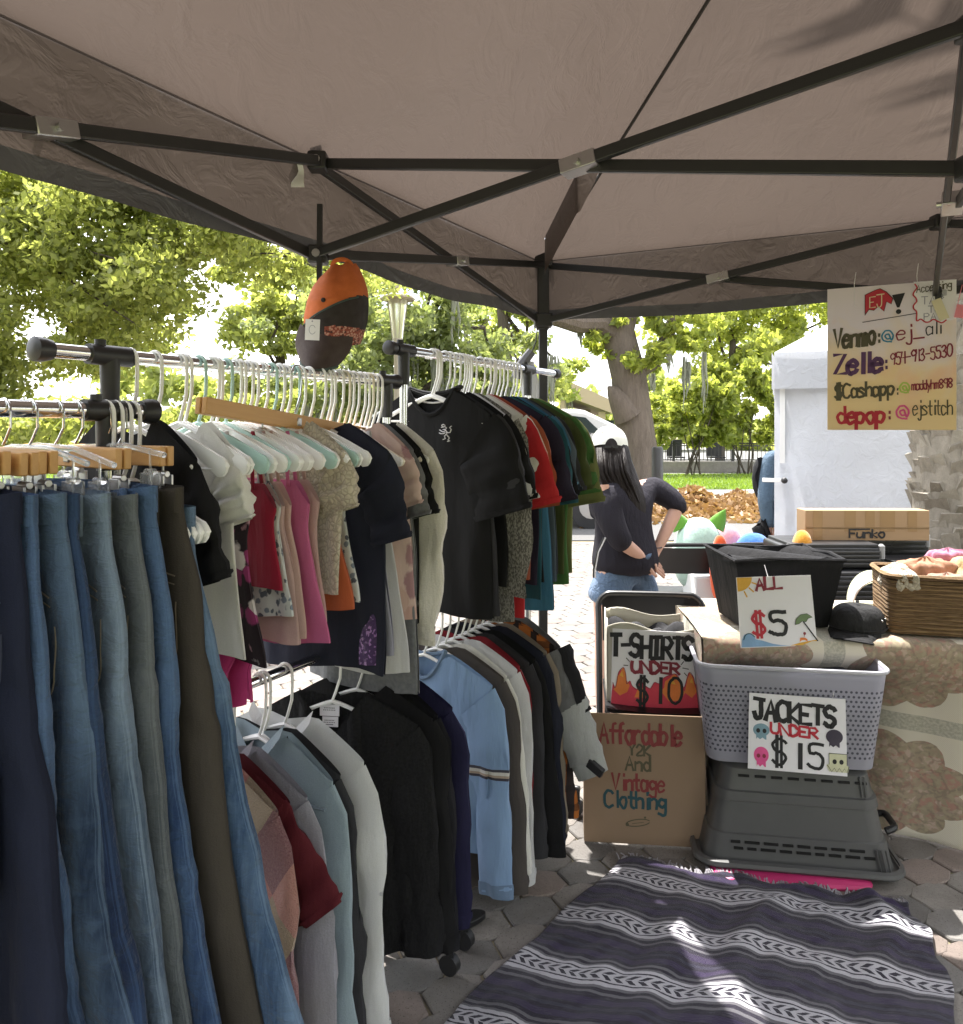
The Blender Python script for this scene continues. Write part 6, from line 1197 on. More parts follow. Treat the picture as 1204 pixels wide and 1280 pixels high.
def black_cap():
    Y = 2.86; t = thing('cap', 'black military style cap lying on the table beside the wicker basket', 'cap', (P(1072, 0, Y).x, Y, TZ+.016), R(-38)); m = MB(); cap_mesh(m, (.096, .100, .086), bill=.075, mi=(0, 0), crease=.022, flat=.42); m.build('crown', cap_black, t, sharp=50)
    b = MB(); b.tube([(.0955*math.cos(a), .0995*math.sin(a), .012) for a in [2*PI*k/32 for k in range(32)]], .005, 6, closed=True); b.build('sweat_band', cap_black, t); v = MB(); v.ball((.088, -.03, .045), .004); v.ball((.091, .01, .045), .004); v.build('eyelets', STEEL, t); b = MB(); b.ball((0, 0, .098), (.008, .008, .004)); b.build('button', cap_black, t)
black_cap()
def wicker():
    Y = 2.775; x0 = P(1116, 0, Y).x; t = thing('wicker_basket', 'woven wicker basket of folded pastel clothes at the table front', 'basket', (x0+.235, Y+.10, TZ+.014), R(-14)); nt = NT('woven_seagrass'); v = nt.coord(); x, y, z = nt.sep(v); n = nt.noise(nt.map(v, (14, 14, 60)), 2, 5, .65); n2 = nt.noise(nt.map(v, (3, 3, 30)), 3, 3); s = nt.math('SINE', nt.math('ADD', nt.math('MULTIPLY', z, 420), nt.math('MULTIPLY', n2, 7))); c = nt.mix(nt.ramp(s, [(.2, 0), (.8, 1)]), (.09, .05, .025), (.27, .17, .085)); c = nt.mix(n, c, (.33, .22, .12)); nt.bump(nt.math('ADD', s, n), .8, .01); nt.fin(c, .8, 0, .2)
    m = MB(); W, D, H = .42, .26, .20; rg = [([(px*(1+.02*f), py*(1+.02*f)+0*f) for px, py in rrect(W, D, .035)], H*f+.006*math.sin(f*5)) for f in np.linspace(0, 1, 9)]; shell(m, rg, False, True); b = m.build('basket_wall', nt.m, t, sharp=40); so = b.modifiers.new('wall', 'SOLIDIFY'); so.thickness = .012
    r = MB(); r.tube([(px*1.02, py*1.02, H+.004) for px, py in rrect(W, D, .035)], .009, 6, closed=True); r.build('rim', nt.m, t)
    for i, (lab, mt, cx, cy, rx, ry, rz, dz) in enumerate((('peach folded bikini top standing up in the wicker basket', cloth('peach', (.42, .22, .14)), -.06, .0, .12, .06, .07, .0), ('cream lace garment at the side of the wicker basket', LACE, -.17, -.02, .05, .09, .05, 0), ('straw coloured knit garment in the wicker basket', cloth('straw_knit', (.5, .37, .2), weave=180, bump=.5), .10, -.02, .09, .10, .075, .0), ('hot pink garment on top of the wicker basket', cloth('candy_pink', (.48, .20, .30)), .06, .07, .09, .05, .055, .04), ('rust garment with ruffles at the wicker basket front', cloth('ruffle_peach', (.42, .26, .2)), -.03, -.09, .08, .035, .04, -.01))):
        g = MB(); rs = random.Random(i); p = [rs.uniform(0, 6) for _ in range(4)]
        def f(u, v):
            a, e = 2*PI*u, PI*(v-.5); k = 1+.13*math.sin(5*a+p[0])*math.cos(e)+.09*math.sin(9*a+p[1]+e*4)+.08*math.sin(e*7+p[2]); return Vector((rx*math.cos(e)*math.cos(a)*k, ry*math.cos(e)*math.sin(a)*k, rz*math.sin(e)*k))
        g.grid(40, 20, f); o = g.build('folded_garment', mt, sharp=0); o.location = (x0+.235+cx, Y+.10+cy*.9, TZ+.014+H+dz-.015); tag(o, lab, 'garment', 'clothes in the wicker basket')
wicker()
# ------------------------------------------------------------------ payment sign hung from the truss
def payment_sign():
    A = T(1.1446, .0, 0); B = T(1.549, .0, 0); w = (B-A).length; zt, zb = 2.008, 1.493; o = (A+B)/2-TU*.02; t = thing('payment_sign', 'hand painted pastel board of payment names hanging from the truss', 'sign', (o.x, o.y, (zt+zb)/2), math.atan2(TV.y, TV.x)); h = zt-zb
    nt = NT('wash_paper'); v = nt.coord(); n = nt.noise(v, 5, 4, .6, dist=.8); n2 = nt.noise(nt.map(v, (1, 1, 1), loc=(3, 1, 2)), 6, 3); z = nt.sep(v)[2]; c = nt.mix(nt.ramp(nt.math('ADD', nt.math('MULTIPLY', z, -1.6), n), [(.25, 0), (.7, 1)]), (.78, .72, .77), (.84, .68, .40)); c = nt.mix(nt.ramp(n2, [(.55, 0), (.75, .55)]), c, (.84, .48, .38)); nt.fin(c, .8, 0, .2); nt.translucent(c, .12)
    board('painted_board', w, h, nt.m, t, -.003, 0, 0, .004); xs = w/160; zs = h/178
    def p2(px, py): tt = (px-1036)/160; return ((px-1116)*xs, h/2-(py-(362-12*tt))*zs)
    def W_(st, a, b, yb, hc, th, m, sl=0, seed=2, jit=.2, sp=1.3): p = Pen(-.0045); xa, za = p2(a, yb); p.text(st, xa, za, (b-a)*xs, hc*zs, th, sl, jit, seed, sp); return p.done('lettering', m, t)
    W_('Venmo', 1045, 1097, 437, 23, .0115, I_MUD, .09); W_(':', 1100, 1103, 430, 20, .0085, I_MUD); W_('@', 1106, 1120, 427, 15, .006, I_BLU); W_('ej_', 1124, 1158, 424, 17, .0055, I_DRED, .05); W_('ali', 1160, 1178, 417, 15, .004, I_BLK, .1)
    W_('Zelle', 1045, 1106, 470, 24, .0145, I_PUR, .06); W_(':', 1109, 1112, 462, 20, .0085, I_PUR); W_('954-913-5530', 1117, 1191, 455, 14, .0046, I_DRED, .14, sp=1.1)
    W_('$Cashapp', 1046, 1121, 500, 17, .0085, I_MUD, .07); W_(':', 1123, 1126, 492, 14, .0055, I_MUD); W_('@', 1128, 1140, 488, 13, .0065, I_LIME); W_('maddyhm898', 1143, 1191, 484, 11, .004, I_DRED, .06, sp=1.0)
    W_('depop', 1049, 1109, 531, 20, .0115, I_RED, .02); W_(':', 1113, 1116, 523, 18, .008, I_DRED); W_('@', 1124, 1139, 520, 17, .0075, I_PINK); W_('ejstitch', 1144, 1191, 514, 17, .0046, I_MUD, .02)
    p = Pen(-.0045); p.shape([p2(*k) for k in ((1085, 394), (1085, 369), (1098, 363), (1104, 361), (1112, 365), (1120, 373), (1118, 380), (1112, 377), (1109, 389), (1102, 383), (1096, 388), (1090, 387))]); p.done('red_logo', I_RED, t)
    p = Pen(-.0052); p.ribbon([p2(*k) for k in ((1085, 394), (1085, 369), (1098, 363), (1104, 361), (1112, 365), (1120, 373), (1118, 380), (1112, 377), (1109, 389), (1102, 383), (1096, 388), (1090, 387), (1085, 394))], .0022); p.shape([p2(*k) for k in ((1119, 369), (1135, 366), (1128, 384), (1125, 384))]); p.disc(*p2(1127, 389), .0085); p.ribbon([p2(1082, 403), p2(1148, 391)], .0025); p.done('logo_outline', I_BLK, t)
    p = Pen(-.0054)
    xa, za = p2(1091, 385); p.text('E', xa, za, 7*xs, 13*zs, .0035, .1, 0, 1); xa, za = p2(1100, 384); p.text('J', xa, za, 9*xs, 15*zs, .0035, .1, 0, 1); p.done('logo_letters', paint('logo_cream', (.7, .6, .4), .8, 0, .05, 40, 0), t)
    # the taped note
    nb = MB(); pts = [p2(1145, 353)]+[(p2(1147, 0)[0]+.006*math.sin(k*1.7), p2(1145, 356+k*4.2)[1]) for k in range(9)]+[(p2(1149+k*5, 401)[0], p2(1149+k*5, 398)[1]-.005+.006*math.sin(k*1.9)) for k in range(9)]+[p2(1196, 396), p2(1196, 350)]; nb.add([(x, -.0052, z) for x, z in pts], [list(range(len(pts)))]); nt_ = nb.build('taped_note', PAPER, t, sharp=0)
    p = Pen(-.0058); p.ribbon(smooth(pts[1:18]), .0045); p.done('note_border', I_RED, nt_)
    for st, a, b, yb, hc, th, m, sl in (('Accepting', 1149, 1190, 366, 9, .003, I_MUD, .08), ('TAP', 1155, 1181, 380, 9, .003, I_GREY, .0), ('TO', 1163, 1178, 390, 8, .003, I_GREY, 0), ('PAY', 1158, 1180, 399, 8, .003, I_GREY, 0)):
        p = Pen(-.0058); xa, za = p2(a, yb); p.text(st, xa, za, (b-a)*xs, hc*zs, th, sl, .15, 3); p.done('note_lettering', m, nt_)
    for px in (1072, 1150): s = MB(); x, z = p2(px, 366 if px < 1100 else 356); s.tube([(x, -.006, z-.05 if px < 1100 else z), (x-.002, -.004, z+.03), (x+.003, .01, z+.075)], .0011, 5); s.build('hanging_string', PAPER, t)
    g = MB(); x, z = p2(1177, 386); g.box((x, -.012, z), (.03, .002, .075), Matrix.Rotation(-.35, 3, 'Y')); g.build('swing_tag', paint('ivory_card', (.68, .62, .42), .7, 0, .04, 20, .03), t); g = MB(); x, z = p2(1201, 388); g.box((x, -.012, z), (.032, .002, .045), Matrix.Rotation(.2, 3, 'Y')); g.tube([(x-.01, -.012, z+.02), (x+.004, -.012, z+.09)], .0012, 5); g.build('swing_tag', paint('pink_card', (.75, .25, .3), .7, 0, .05, 20, .03), t)
payment_sign()
# ------------------------------------------------------------------ woven blanket on the paving
def blanket():
    nt = NT('woven_serape'); uv = nt.coord('UV'); x, y, _ = nt.sep(uv); n = nt.noise(nt.map(uv, (1, 6, 1)), 60, 4, .7); w = nt.noise(uv, 900, 2); yy = nt.math('ADD', y, nt.math('MULTIPLY', nt.math('SUBTRACT', n, .5), .006)); f = nt.math('FRACT', nt.math('ADD', nt.math('DIVIDE', yy, .262), .02))
    D = (.014, .011, .023); Pu = (.032, .021, .058); G = (.13, .125, .14); Wt = (.50, .49, .53)
    st = [(0, D), (.05, Pu), (.13, D), (.18, G), (.22, D), (.255, G), (.285, Wt), (.325, D), (.345, Wt), (.375, Wt), (.50, Wt), (.53, D), (.55, Wt), (.60, G), (.64, D), (.69, G), (.73, D), (.80, Pu), (.90, D), (.955, (.03, .028, .05))]
    c = nt.ramp(f, st, 'CONSTANT')
    # rows of slanted dashes inside the pale band, mirrored about its middle
    m = nt.math('ABSOLUTE', nt.math('SUBTRACT', f, .44)); dash = nt.math('SINE', nt.math('ADD', nt.math('MULTIPLY', x, 235), nt.math('MULTIPLY', m, -62))); ind = nt.math('MULTIPLY', nt.math('LESS_THAN', m, .066), nt.math('GREATER_THAN', m, .006)); c = nt.mix(nt.math('MULTIPLY', nt.math('GREATER_THAN', dash, -.05), ind), c, D)
    c = nt.mix(nt.ramp(w, [(.35, .4), (.6, 0)]), c, D); c = nt.mix(nt.ramp(nt.noise(nt.map(uv, (8, 90, 1)), 4, 3), [(.55, 0), (.7, .35)]), c, G); nt.bump(nt.math('ADD', n, w), .5, .006); nt.fin(c, .95, 0, .1, .2)
    a, b = Vector((.475, 2.685)), Vector((1.325, 2.425)); c0, d0 = Vector((-.42, 1.55)), Vector((1.02, 1.60)); mid = Vector((1.35, 2.22)); L = 1.30
    rs = random.Random(5); rows = [(rs.uniform(.2, .9), rs.uniform(0, 6.3), rs.uniform(.6, 1.4)) for _ in range(6)]
    def pos(u, v):
        Lp = a.lerp(c0, v); Rp = b*(1-v)**2+mid*2*v*(1-v)+d0*v*v; p = Lp.lerp(Rp, u)
        ridge = .026*math.exp(-((u-.62+.10*math.sin(v*4))/.045)**2)*sstep(.0, .15, v)*(1-sstep(.55, .9, v))+.022*math.exp(-((u-.30-.12*v)/.05)**2)*sstep(.1, .3, v)*(1-sstep(.6, .9, v))+.028*math.exp(-((u-.86-.03*math.sin(v*7))/.04)**2)*(1-sstep(.3, .6, v))
        ridge += .010*abs(mnoise.noise((u*9, v*7, 2.2)))+.006*mnoise.noise((u*22, v*16, 1.1)); z = .010+ridge+.006*math.sin(u*14+v*9)*math.sin(v*13+1)+.004*math.sin(u*31-v*12)+.012*math.exp(-(v/.03)**2)*abs(math.sin(u*12))
        p = p+Vector((.012*math.sin(v*21+u*3)*(abs(u-.5)*2)**4, .012*math.sin(u*19)*math.exp(-(v/.05)**2))); return Vector((p.x+.4*ridge, p.y, max(.006, z)))
    def stripe(u, v): p = pos(u, v); return ((p.x-a.x)*-.305+(p.y-a.y)*-.952)/.933
    m_ = MB(); m_.grid(130, 130, pos, uvfn=lambda u, v: (u*.95+.02*math.sin(v*9), stripe(u, v)+.010*math.sin(u*9+v*5)+.012*math.exp(-((u-.62)/.1)**2))); o = m_.build('woven_blanket', nt.m, sharp=0); tag(o, 'purple and grey striped woven blanket spread on the paving', 'blanket'); so = o.modifiers.new('thick', 'SOLIDIFY'); so.thickness = .004
    fr = MB()
    for i in range(150):
        u = i/149; p = pos(u, 0); q = p+Vector((rs.uniform(-.012, .02), rs.uniform(.015, .045), -max(0, p.z-.012))); fr.tube([p, p.lerp(q, .5)+Vector((0, 0, .006)), q+Vector((0, 0, .003))], .0022, 4)
    fr.build('fringe', cloth('fringe_yarn', (.32, .31, .34), weave=300), o)
blanket()
# ------------------------------------------------------------------ the cap hanging from the truss joint
def hanging_cap():
    Y = 2.06; c = P(421, 395, Y); t = thing('hanging_cap', 'orange and dark brown ball cap hanging by its strap from the truss joint', 'cap', c); org = paint('orange_twill', (.55, .13, .03), .8, 0, .15, 300, .2); dk_ = paint('dark_brown_twill', (.025, .018, .017), .8, 0, .2, 300, .2); bil = paint('brown_twill', (.05, .032, .03), .75, 0, .15, 300, .2)
    fl = print_cloth('red_speckle', (.28, .07, .05), [(.5, .25, .2), (.06, .03, .03), (.55, .33, .27)], 160, .8); edge = paint('green_underbill', (.05, .075, .07), .8, 0, .1, 60, .1)
    rot = Matrix.Rotation(R(8), 3, 'Y')
    # crown bulging towards us, flattened and narrowing to the strap; bill hanging below
    import bisect
    def tab(T_, z): 
        zs = [k[0] for k in T_]; i = max(0, min(len(zs)-2, bisect.bisect(zs, z)-1)); f = sstep(zs[i], zs[i+1], z) if False else max(0, min(1, (z-zs[i])/(zs[i+1]-zs[i]))); return lerp(T_[i][1], T_[i+1][1], f)
    WT = [(-.075, .072), (-.05, .079), (-.01, .084), (.03, .081), (.07, .073), (.10, .060), (.125, .043), (.137, .03)]; DT = [(-.075, .035), (-.05, .075), (-.01, .108), (.03, .112), (.07, .092), (.10, .066), (.125, .04), (.135, .022)]
    m = MB()
    def crown(u, v, back=0):
        z = lerp(.135, -.072, v); x = (u-.5)*2; w = tab(WT, z); d = tab(DT, z); k = (1-abs(x)**2.3)**.55; xx = w*(1-.03*abs(math.cos(x*3.1))**8)
        p = Vector((x*xx+.010*(z-.0)*0, -d*k*(1-back)+.012*back, z+.02*(x*.5)-.018*(1-x*x)*v*v+.003*math.sin(x*7+z*40))); return rot @ p
    m.grid(60, 50, crown); m.grid(30, 20, lambda u, v: crown(1-u, v, .75))
    mi = []
    for f in m.f:
        q = sum((Vector(m.v[i]) for i in f), Vector())/4; line = q.z-(-.040+.55*(q.x+.083)); mi.append(0 if line > 0 else (2 if (q.z < -.038 and q.x > -.015) else 1))
    m.m = mi; m.build('crown', [org, dk_, fl], t, sharp=0)
    sm = MB(); sm.tube([rot @ Vector((x, -tab(DT, -.040+.55*(x+.083)+.006)*(1-abs(x/.082)**2.3)**.55-.0015, -.040+.55*(x+.083)+.01*x/.08)) for x in np.linspace(-.074, .062, 22)], .0026, 5); sm.build('panel_seam', edge, t); b = MB()
    def bill(u, v, o=0):
        x = (u-.5)*2; w = .069+.004*math.sin(PI*min(1, v*1.3)); wv = w*(1-max(0, v-.35)**2.6*.95); k = 1-abs(x)**3
        return rot @ Vector((x*wv-.011-.012*v, -.045-.030*(1-x*x)-.022*v*(1-x*x)+.02*v*abs(x)**2-o, -.038-.022*(1-x*x)*(1-v)-.118*v*(.80+.20*(1-x*x))))
    b.grid(40, 18, lambda u, v: bill(u, v)); b.grid(40, 18, lambda u, v: bill(u, v, .004)); b.build('bill', bil, t, sharp=0); e = MB(); e.tube([bill(u, 1.0)+Vector((0, -.002, 0)) for u in np.linspace(.0, 1, 30)], .0055, 6); e.build('bill_edge', edge, t)
    q = MB(); q.ball(rot @ Vector((-.016, -.112, .022)), (.006, .004, .006)); q.build('button', dk_, t)
    s = MB(); s.tube(smooth3([rot @ Vector(p) for p in ((-.026, -.02, .118), (-.022, -.02, .138), (0, -.018, .147), (.022, -.02, .138), (.026, -.02, .118))]), .006, 6, flat=.35); s.build('back_strap', org, t)
    u = MB(); top = P(398, 300, Y); u.tube([c*0+Vector((-.02, .0, .15)), Vector((top.x-c.x, .02, top.z-c.z))], .004, 6); u.bar(Vector((-.048, .01, .02)), Vector((top.x-c.x, .02, top.z-c.z+.1)), .014, .01); u.build('hang_strap', BLACK_PLASTIC, t)
    g = MB(); g.box(rot @ Vector((-.031, -.118, -.056)), (.036, .0015, .052), Matrix.Rotation(.04, 3, 'Y')); tg = g.build('price_tag', PAPER, t); d = Pen(-.1195); p0 = rot @ Vector((-.031, 0, -.056)); d.ribbon(smooth([(p0.x+.008*math.cos(a), p0.z+.011*math.sin(a)) for a in np.linspace(.5, 5.8, 9)]), .0012); d.disc(p0.x, p0.z+.021, .002); d.done('tag_print', I_GREY, tg)
    l = MB()
    for i in range(7): l.bar(rot @ Vector((-.071+.001*i, -.05, .018-.009*i+.0)), rot @ Vector((-.064+.001*i, -.056, .02-.009*i)), .004)
    l.build('side_embroidery', dk_, t)
hanging_cap()
# ------------------------------------------------------------------ folding chairs with plush toys, crates, carton
ch1 = folding_chair('folding_chair', 'black folding chair with its back to us holding the mint plush toy', (P(864, 0, 4.72).x, 4.72, 0), 0)
ch2 = folding_chair('folding_chair', 'black folding chair behind the beach sign bin with blue and orange plush toys', (P(952, 0, 4.75).x, 4.75, 0), 0)
def plush(name, label, c, r, m, ears=None, belly=None, face=True):
    t = thing(name, label, 'plush toy', c, 0, 'plush toys on the chairs'); b = MB()
    def f(u, v):
        a, e = 2*PI*u, PI*(v-.5); k = 1+.02*math.sin(a*3+1); zz = r[2]*(math.sin(e)*(1.0)) ; w = math.cos(e)**.8*(1-.16*max(0, math.sin(e))); return Vector((r[0]*w*math.cos(a)*k, r[1]*w*math.sin(a)*k, r[2]+zz))
    b.grid(32, 20, f); b.build('body', m, t, sharp=0)
    if ears:
        for s in (-1, 1):
            e = MB(); base = Vector((s*r[0]*.62, 0, r[2]*1.72)); tip = Vector((s*r[0]*1.02, 0, r[2]*2.22)); n = 14; rings = []
            for i in range(6):
                q = i/5; c_ = base.lerp(tip, q); ww = r[0]*.36*(1-q**1.6)+.002; d = (tip-base).normalized(); xx = d.cross(Vector((0, 1, 0))).normalized(); rings += [c_+xx*(ww*math.cos(2*PI*j/n))+Vector((0, ww*.45*math.sin(2*PI*j/n), 0)) for j in range(n)]
            e.add(rings, [(i*n+j, i*n+(j+1) % n, (i+1)*n+(j+1) % n, (i+1)*n+j) for i in range(5) for j in range(n)]); e.build('ear', ears, t, sharp=0)
    if belly: q = MB(); q.ball((0, -r[1]*.45, r[2]*.75), (r[0]*.7, r[1]*.6, r[2]*.6)); q.build('belly_patch', belly, t, sharp=0)
    return t
def fuzz(n, c): return cloth(n, c, weave=160, bump=.3, rough=1, sheen=.5, trans=.1)
plush('plush_toy', 'large mint plush toy with pointed green ears sitting on a chair', (P(872, 0, 5.0).x, 4.98, .46), (.17, .14, .235), fuzz('mint_plush', (.42, .58, .50)), fuzz('green_plush', (.13, .33, .04)))
plush('plush_toy', 'round pink plush toy behind the orange one', (P(909, 0, 5.15).x, 5.15, .46), (.12, .10, .20), fuzz('pink_plush', (.68, .30, .34)))
plush('plush_toy', 'small bright orange plush toy with two lumps between the chairs', (P(900, 0, 4.66).x, 4.66, .46), (.062, .05, .20), fuzz('orange_plush', (.75, .11, .03)), None, fuzz('orange_plush', (.75, .11, .03)))
plush('plush_toy', 'blue dome shaped plush toy showing above a chair back', (P(942, 0, 4.98).x, 4.98, .46), (.15, .11, .185), fuzz('blue_plush', (.05, .17, .55)))
plush('plush_toy', 'yellow orange plush toy beside the brown carton', (P(1003, 0, 4.05).x, 4.05, .82), (.05, .05, .075), fuzz('amber_plush', (.72, .32, .04)))
def small_bits():
    c = Vector((P(874, 0, 4.05).x, 4.1, 0)); b = MB(); b.box((0, 0, .3), (.34, .3, .6)); o = b.build('white_carton', paint('white_board', (.62, .62, .62), .8, 0, .05, 10, .05), bevel=.006); o.location = (P(880, 0, 4.7).x+.12, 4.85, 0); tag(o, 'white carton standing behind the mint plush toy', 'box')
small_bits()
def crate(name, label, loc, w, d, h, group='ribbed black crates'):
    t = thing(name, label, 'crate', loc, 0, group); m = MB(); m.box((0, 0, h/2), (w, d, h)); m.build('crate_body', BLACK_PLASTIC, t, bevel=.012); r = MB(); n = int(h/.028)
    for i in range(n): z = .02+i*(h-.03)/n; r.box((0, -d/2-.006, z+.006), (w-.05, .014, .012)); r.box((0, d/2+.006, z+.006), (w-.05, .014, .012))
    r.build('ribs', paint('satin_black_plastic', (.03, .03, .032), .3, 0, .15, 50, .05), t, bevel=.002)
    for sx in (-1, 1): c = MB(); c.tube([(sx*(w/2-.012), -d/2+.01, h-.06), (sx*(w/2-.012), -d/2+.01, h+.004), (sx*(w/2-.012), -d/2+.01, h+.014)], [.017, .017, .008], 10); c.build('corner_post', paint('grey_cap', (.28, .28, .28), .4, 0, .1, 30, .05), t)
    l = MB(); l.box((0, 0, h+.006), (w-.06, d, .016)); l.build('top_rim', BLACK_PLASTIC, t, bevel=.004); return t
xa = P(1030, 0, 3.9).x; xb = P(1120, 0, 3.9).x; xc = P(1126, 0, 3.85).x
crate('plastic_crate', 'ribbed black crate low behind the black military cap', ((xa+xb)/2-.06, 4.06, .42), xb-xa+.12, .34, .345)
crate('plastic_crate', 'ribbed black crate topmost of its stack under the brown carton', ((xa+xb)/2-.09, 4.14, .782), xb-xa+.14, .34, .112)
crate('plastic_crate', 'ribbed black crate behind the wicker basket', (xc+.24, 4.02, .46), .46, .34, .345)
crate('plastic_crate', 'ribbed black crate against the palm trunk under the carton end', (xc+.2, 4.40, .72), .36, .28, .19)
for i, (x, y, w, zt_) in enumerate((((xa+xb)/2-.06, 4.06, xb-xa+.12, .42), (xc+.24, 4.02, .46, .46))):
    m = MB(); m.box((0, 0, zt_/2), (w, .34, zt_-.004)); o = m.build('storage_chest', BLACK_PLASTIC, bevel=.01); o.location = (x, y, 0); tag(o, ['plain black chest under the stack of two ribbed crates', 'plain black chest under the ribbed crate by the palm'][i], 'chest')
def carton():
    Y = 4.12; xa, xb = P(1008, 0, Y).x, P(1162, 0, Y).x; zb, zt_ = .905, P(0, 638, Y).z; w = xb-xa; h = zt_-zb; t = thing('brown_carton', 'long brown carton with tape strips and a black logo word on the crates', 'carton', ((xa+xb)/2, Y+.15, zb), R(-1)); kr = paint('carton_brown', (.34, .22, .12), .8, 0, .06, 10, .05); m = MB(); m.box((0, -.09, h/2), (w, .12, h)); m.build('carton_body', kr, t, bevel=.003)
    for u, ww in ((.10, .05), (.36, .06), (.52, .05), (.66, .08), (.86, .05)): tp = MB(); tp.add([(-w/2+w*u-ww/2, -.1515, h*.02 if u < .2 else h*.3), (-w/2+w*u+ww/2, -.1515, h*.02 if u < .2 else h*.3), (-w/2+w*u+ww/2, -.1515, h*.985), (-w/2+w*u-ww/2, -.1515, h*.985)], [(0, 1, 2, 3)]); tp.build('packing_tape', paint('brown_tape', (.28, .165, .07), .3, 0, .1, 20, .03), t, sharp=0); ln = MB(); ln.box((0, -.151, h*.42), (w*.99, .004, .004)); ln.build('flap_edge', paint('carton_edge', (.42, .27, .14), .8, 0, .05, 20, 0), t)
    p = Pen(-.1530); p.text('Funko', -w/2+w*.355, h*.11, w*.28, h*.26, .010, 0, .15, 3, 1.2); x0 = -w/2+w*.35; p.ribbon([(x0, h*.37), (x0+w*.165, h*.385)], .008); p.done('logo_lettering', I_BLK, t)
carton()
def clear_bag():
    c = Vector((P(1105, 0, 3.25).x, 3.3, TZ+.012)); m = MB(); m.grid(20, 14, lambda u, v: Vector((.13*math.cos(PI*u)*(1-.2*v), (v-.5)*.12, .11*math.sin(PI*u)*(1-.15*math.sin(v*5))))); o = m.build('mesh_dome', cloth('pale_mesh', (.55, .57, .42), trans=.4), sharp=0); o.location = c; tag(o, 'pale rounded mesh pouch behind the wicker basket', 'pouch')
    w = MB(); w.tube([Vector((.135*math.cos(PI*k/16), -.06, .115*math.sin(PI*k/16))) for k in range(17)], .005, 6); w.build('wire_edge', STEEL, o)
clear_bag()
# ------------------------------------------------------------------ people
def skin_mesh(name, verts, edges, radii, m, parent, sub=2, root=0):
    me = bpy.data.meshes.new(name); me.from_pydata([Vector(v) for v in verts], edges, []); o = bpy.data.objects.new(name, me); COL.objects.link(o); o.parent = parent; me.materials.append(m)
    sk = o.modifiers.new('skin', 'SKIN'); sk.use_smooth_shade = True; sk.branch_smoothing = .6
    for i, r in enumerate(radii): d = me.skin_vertices[0].data[i]; d.radius = r if isinstance(r, tuple) else (r, r); d.use_root = (i == root)
    su = o.modifiers.new('sub', 'SUBSURF'); su.levels = sub; su.render_levels = sub
    dg = bpy.context.evaluated_depsgraph_get(); dg.update(); ev = o.evaluated_get(dg); nm = bpy.data.meshes.new_from_object(ev); o.modifiers.clear(); nm.materials.clear(); nm.materials.append(m); o.data = nm
    nm.polygons.foreach_set('use_smooth', [True]*len(nm.polygons)); return o
class Sk:
    def __init__(s): s.v = []; s.e = []; s.r = []
    def add(s, p, r, par=None): s.v.append(Vector(p)); s.r.append(r); k = len(s.v)-1; (s.e.append((par, k)) if par is not None else None); return k
    def chain(s, pts, par):
        for p, r in pts: par = s.add(p, r, par)
        return par
    def hand(s, w, d, palm_n, par, curl=.5, size=1.0):
        """palm along d with its back facing palm_n; four bent fingers of unequal length and a thumb from the side"""
        d = Vector(d).normalized(); n = Vector(palm_n).normalized(); sd_ = d.cross(n).normalized(); w = Vector(w)
        pm = s.add(w+d*.045*size, (.034*size, .016*size), par); kn = s.add(w+d*.078*size, (.034*size, .014*size), pm)
        for i, L in enumerate((.068, .077, .071, .055)):
            o = sd_*(.030-.0195*i)*size; a = curl*(1+.08*i); p0 = w+d*.085*size+o; dirs = [d*math.cos(a*k)-n*math.sin(a*k) for k in (.35, 1.0, 1.6)]
            p1 = p0+dirs[0]*L*.42*size; p2 = p1+dirs[1]*L*.33*size; p3 = p2+dirs[2]*L*.25*size; s.chain([(p0, .0095*size), (p1, .009*size), (p2, .008*size), (p3, .0065*size)], kn)
        t0 = w+d*.03*size+sd_*.03*size; s.chain([(t0, .012*size), (t0+sd_*.02*size+d*.025*size-n*.012*size, .0105*size), (t0+sd_*.022*size+d*.05*size-n*.03*size, .0085*size)], pm)
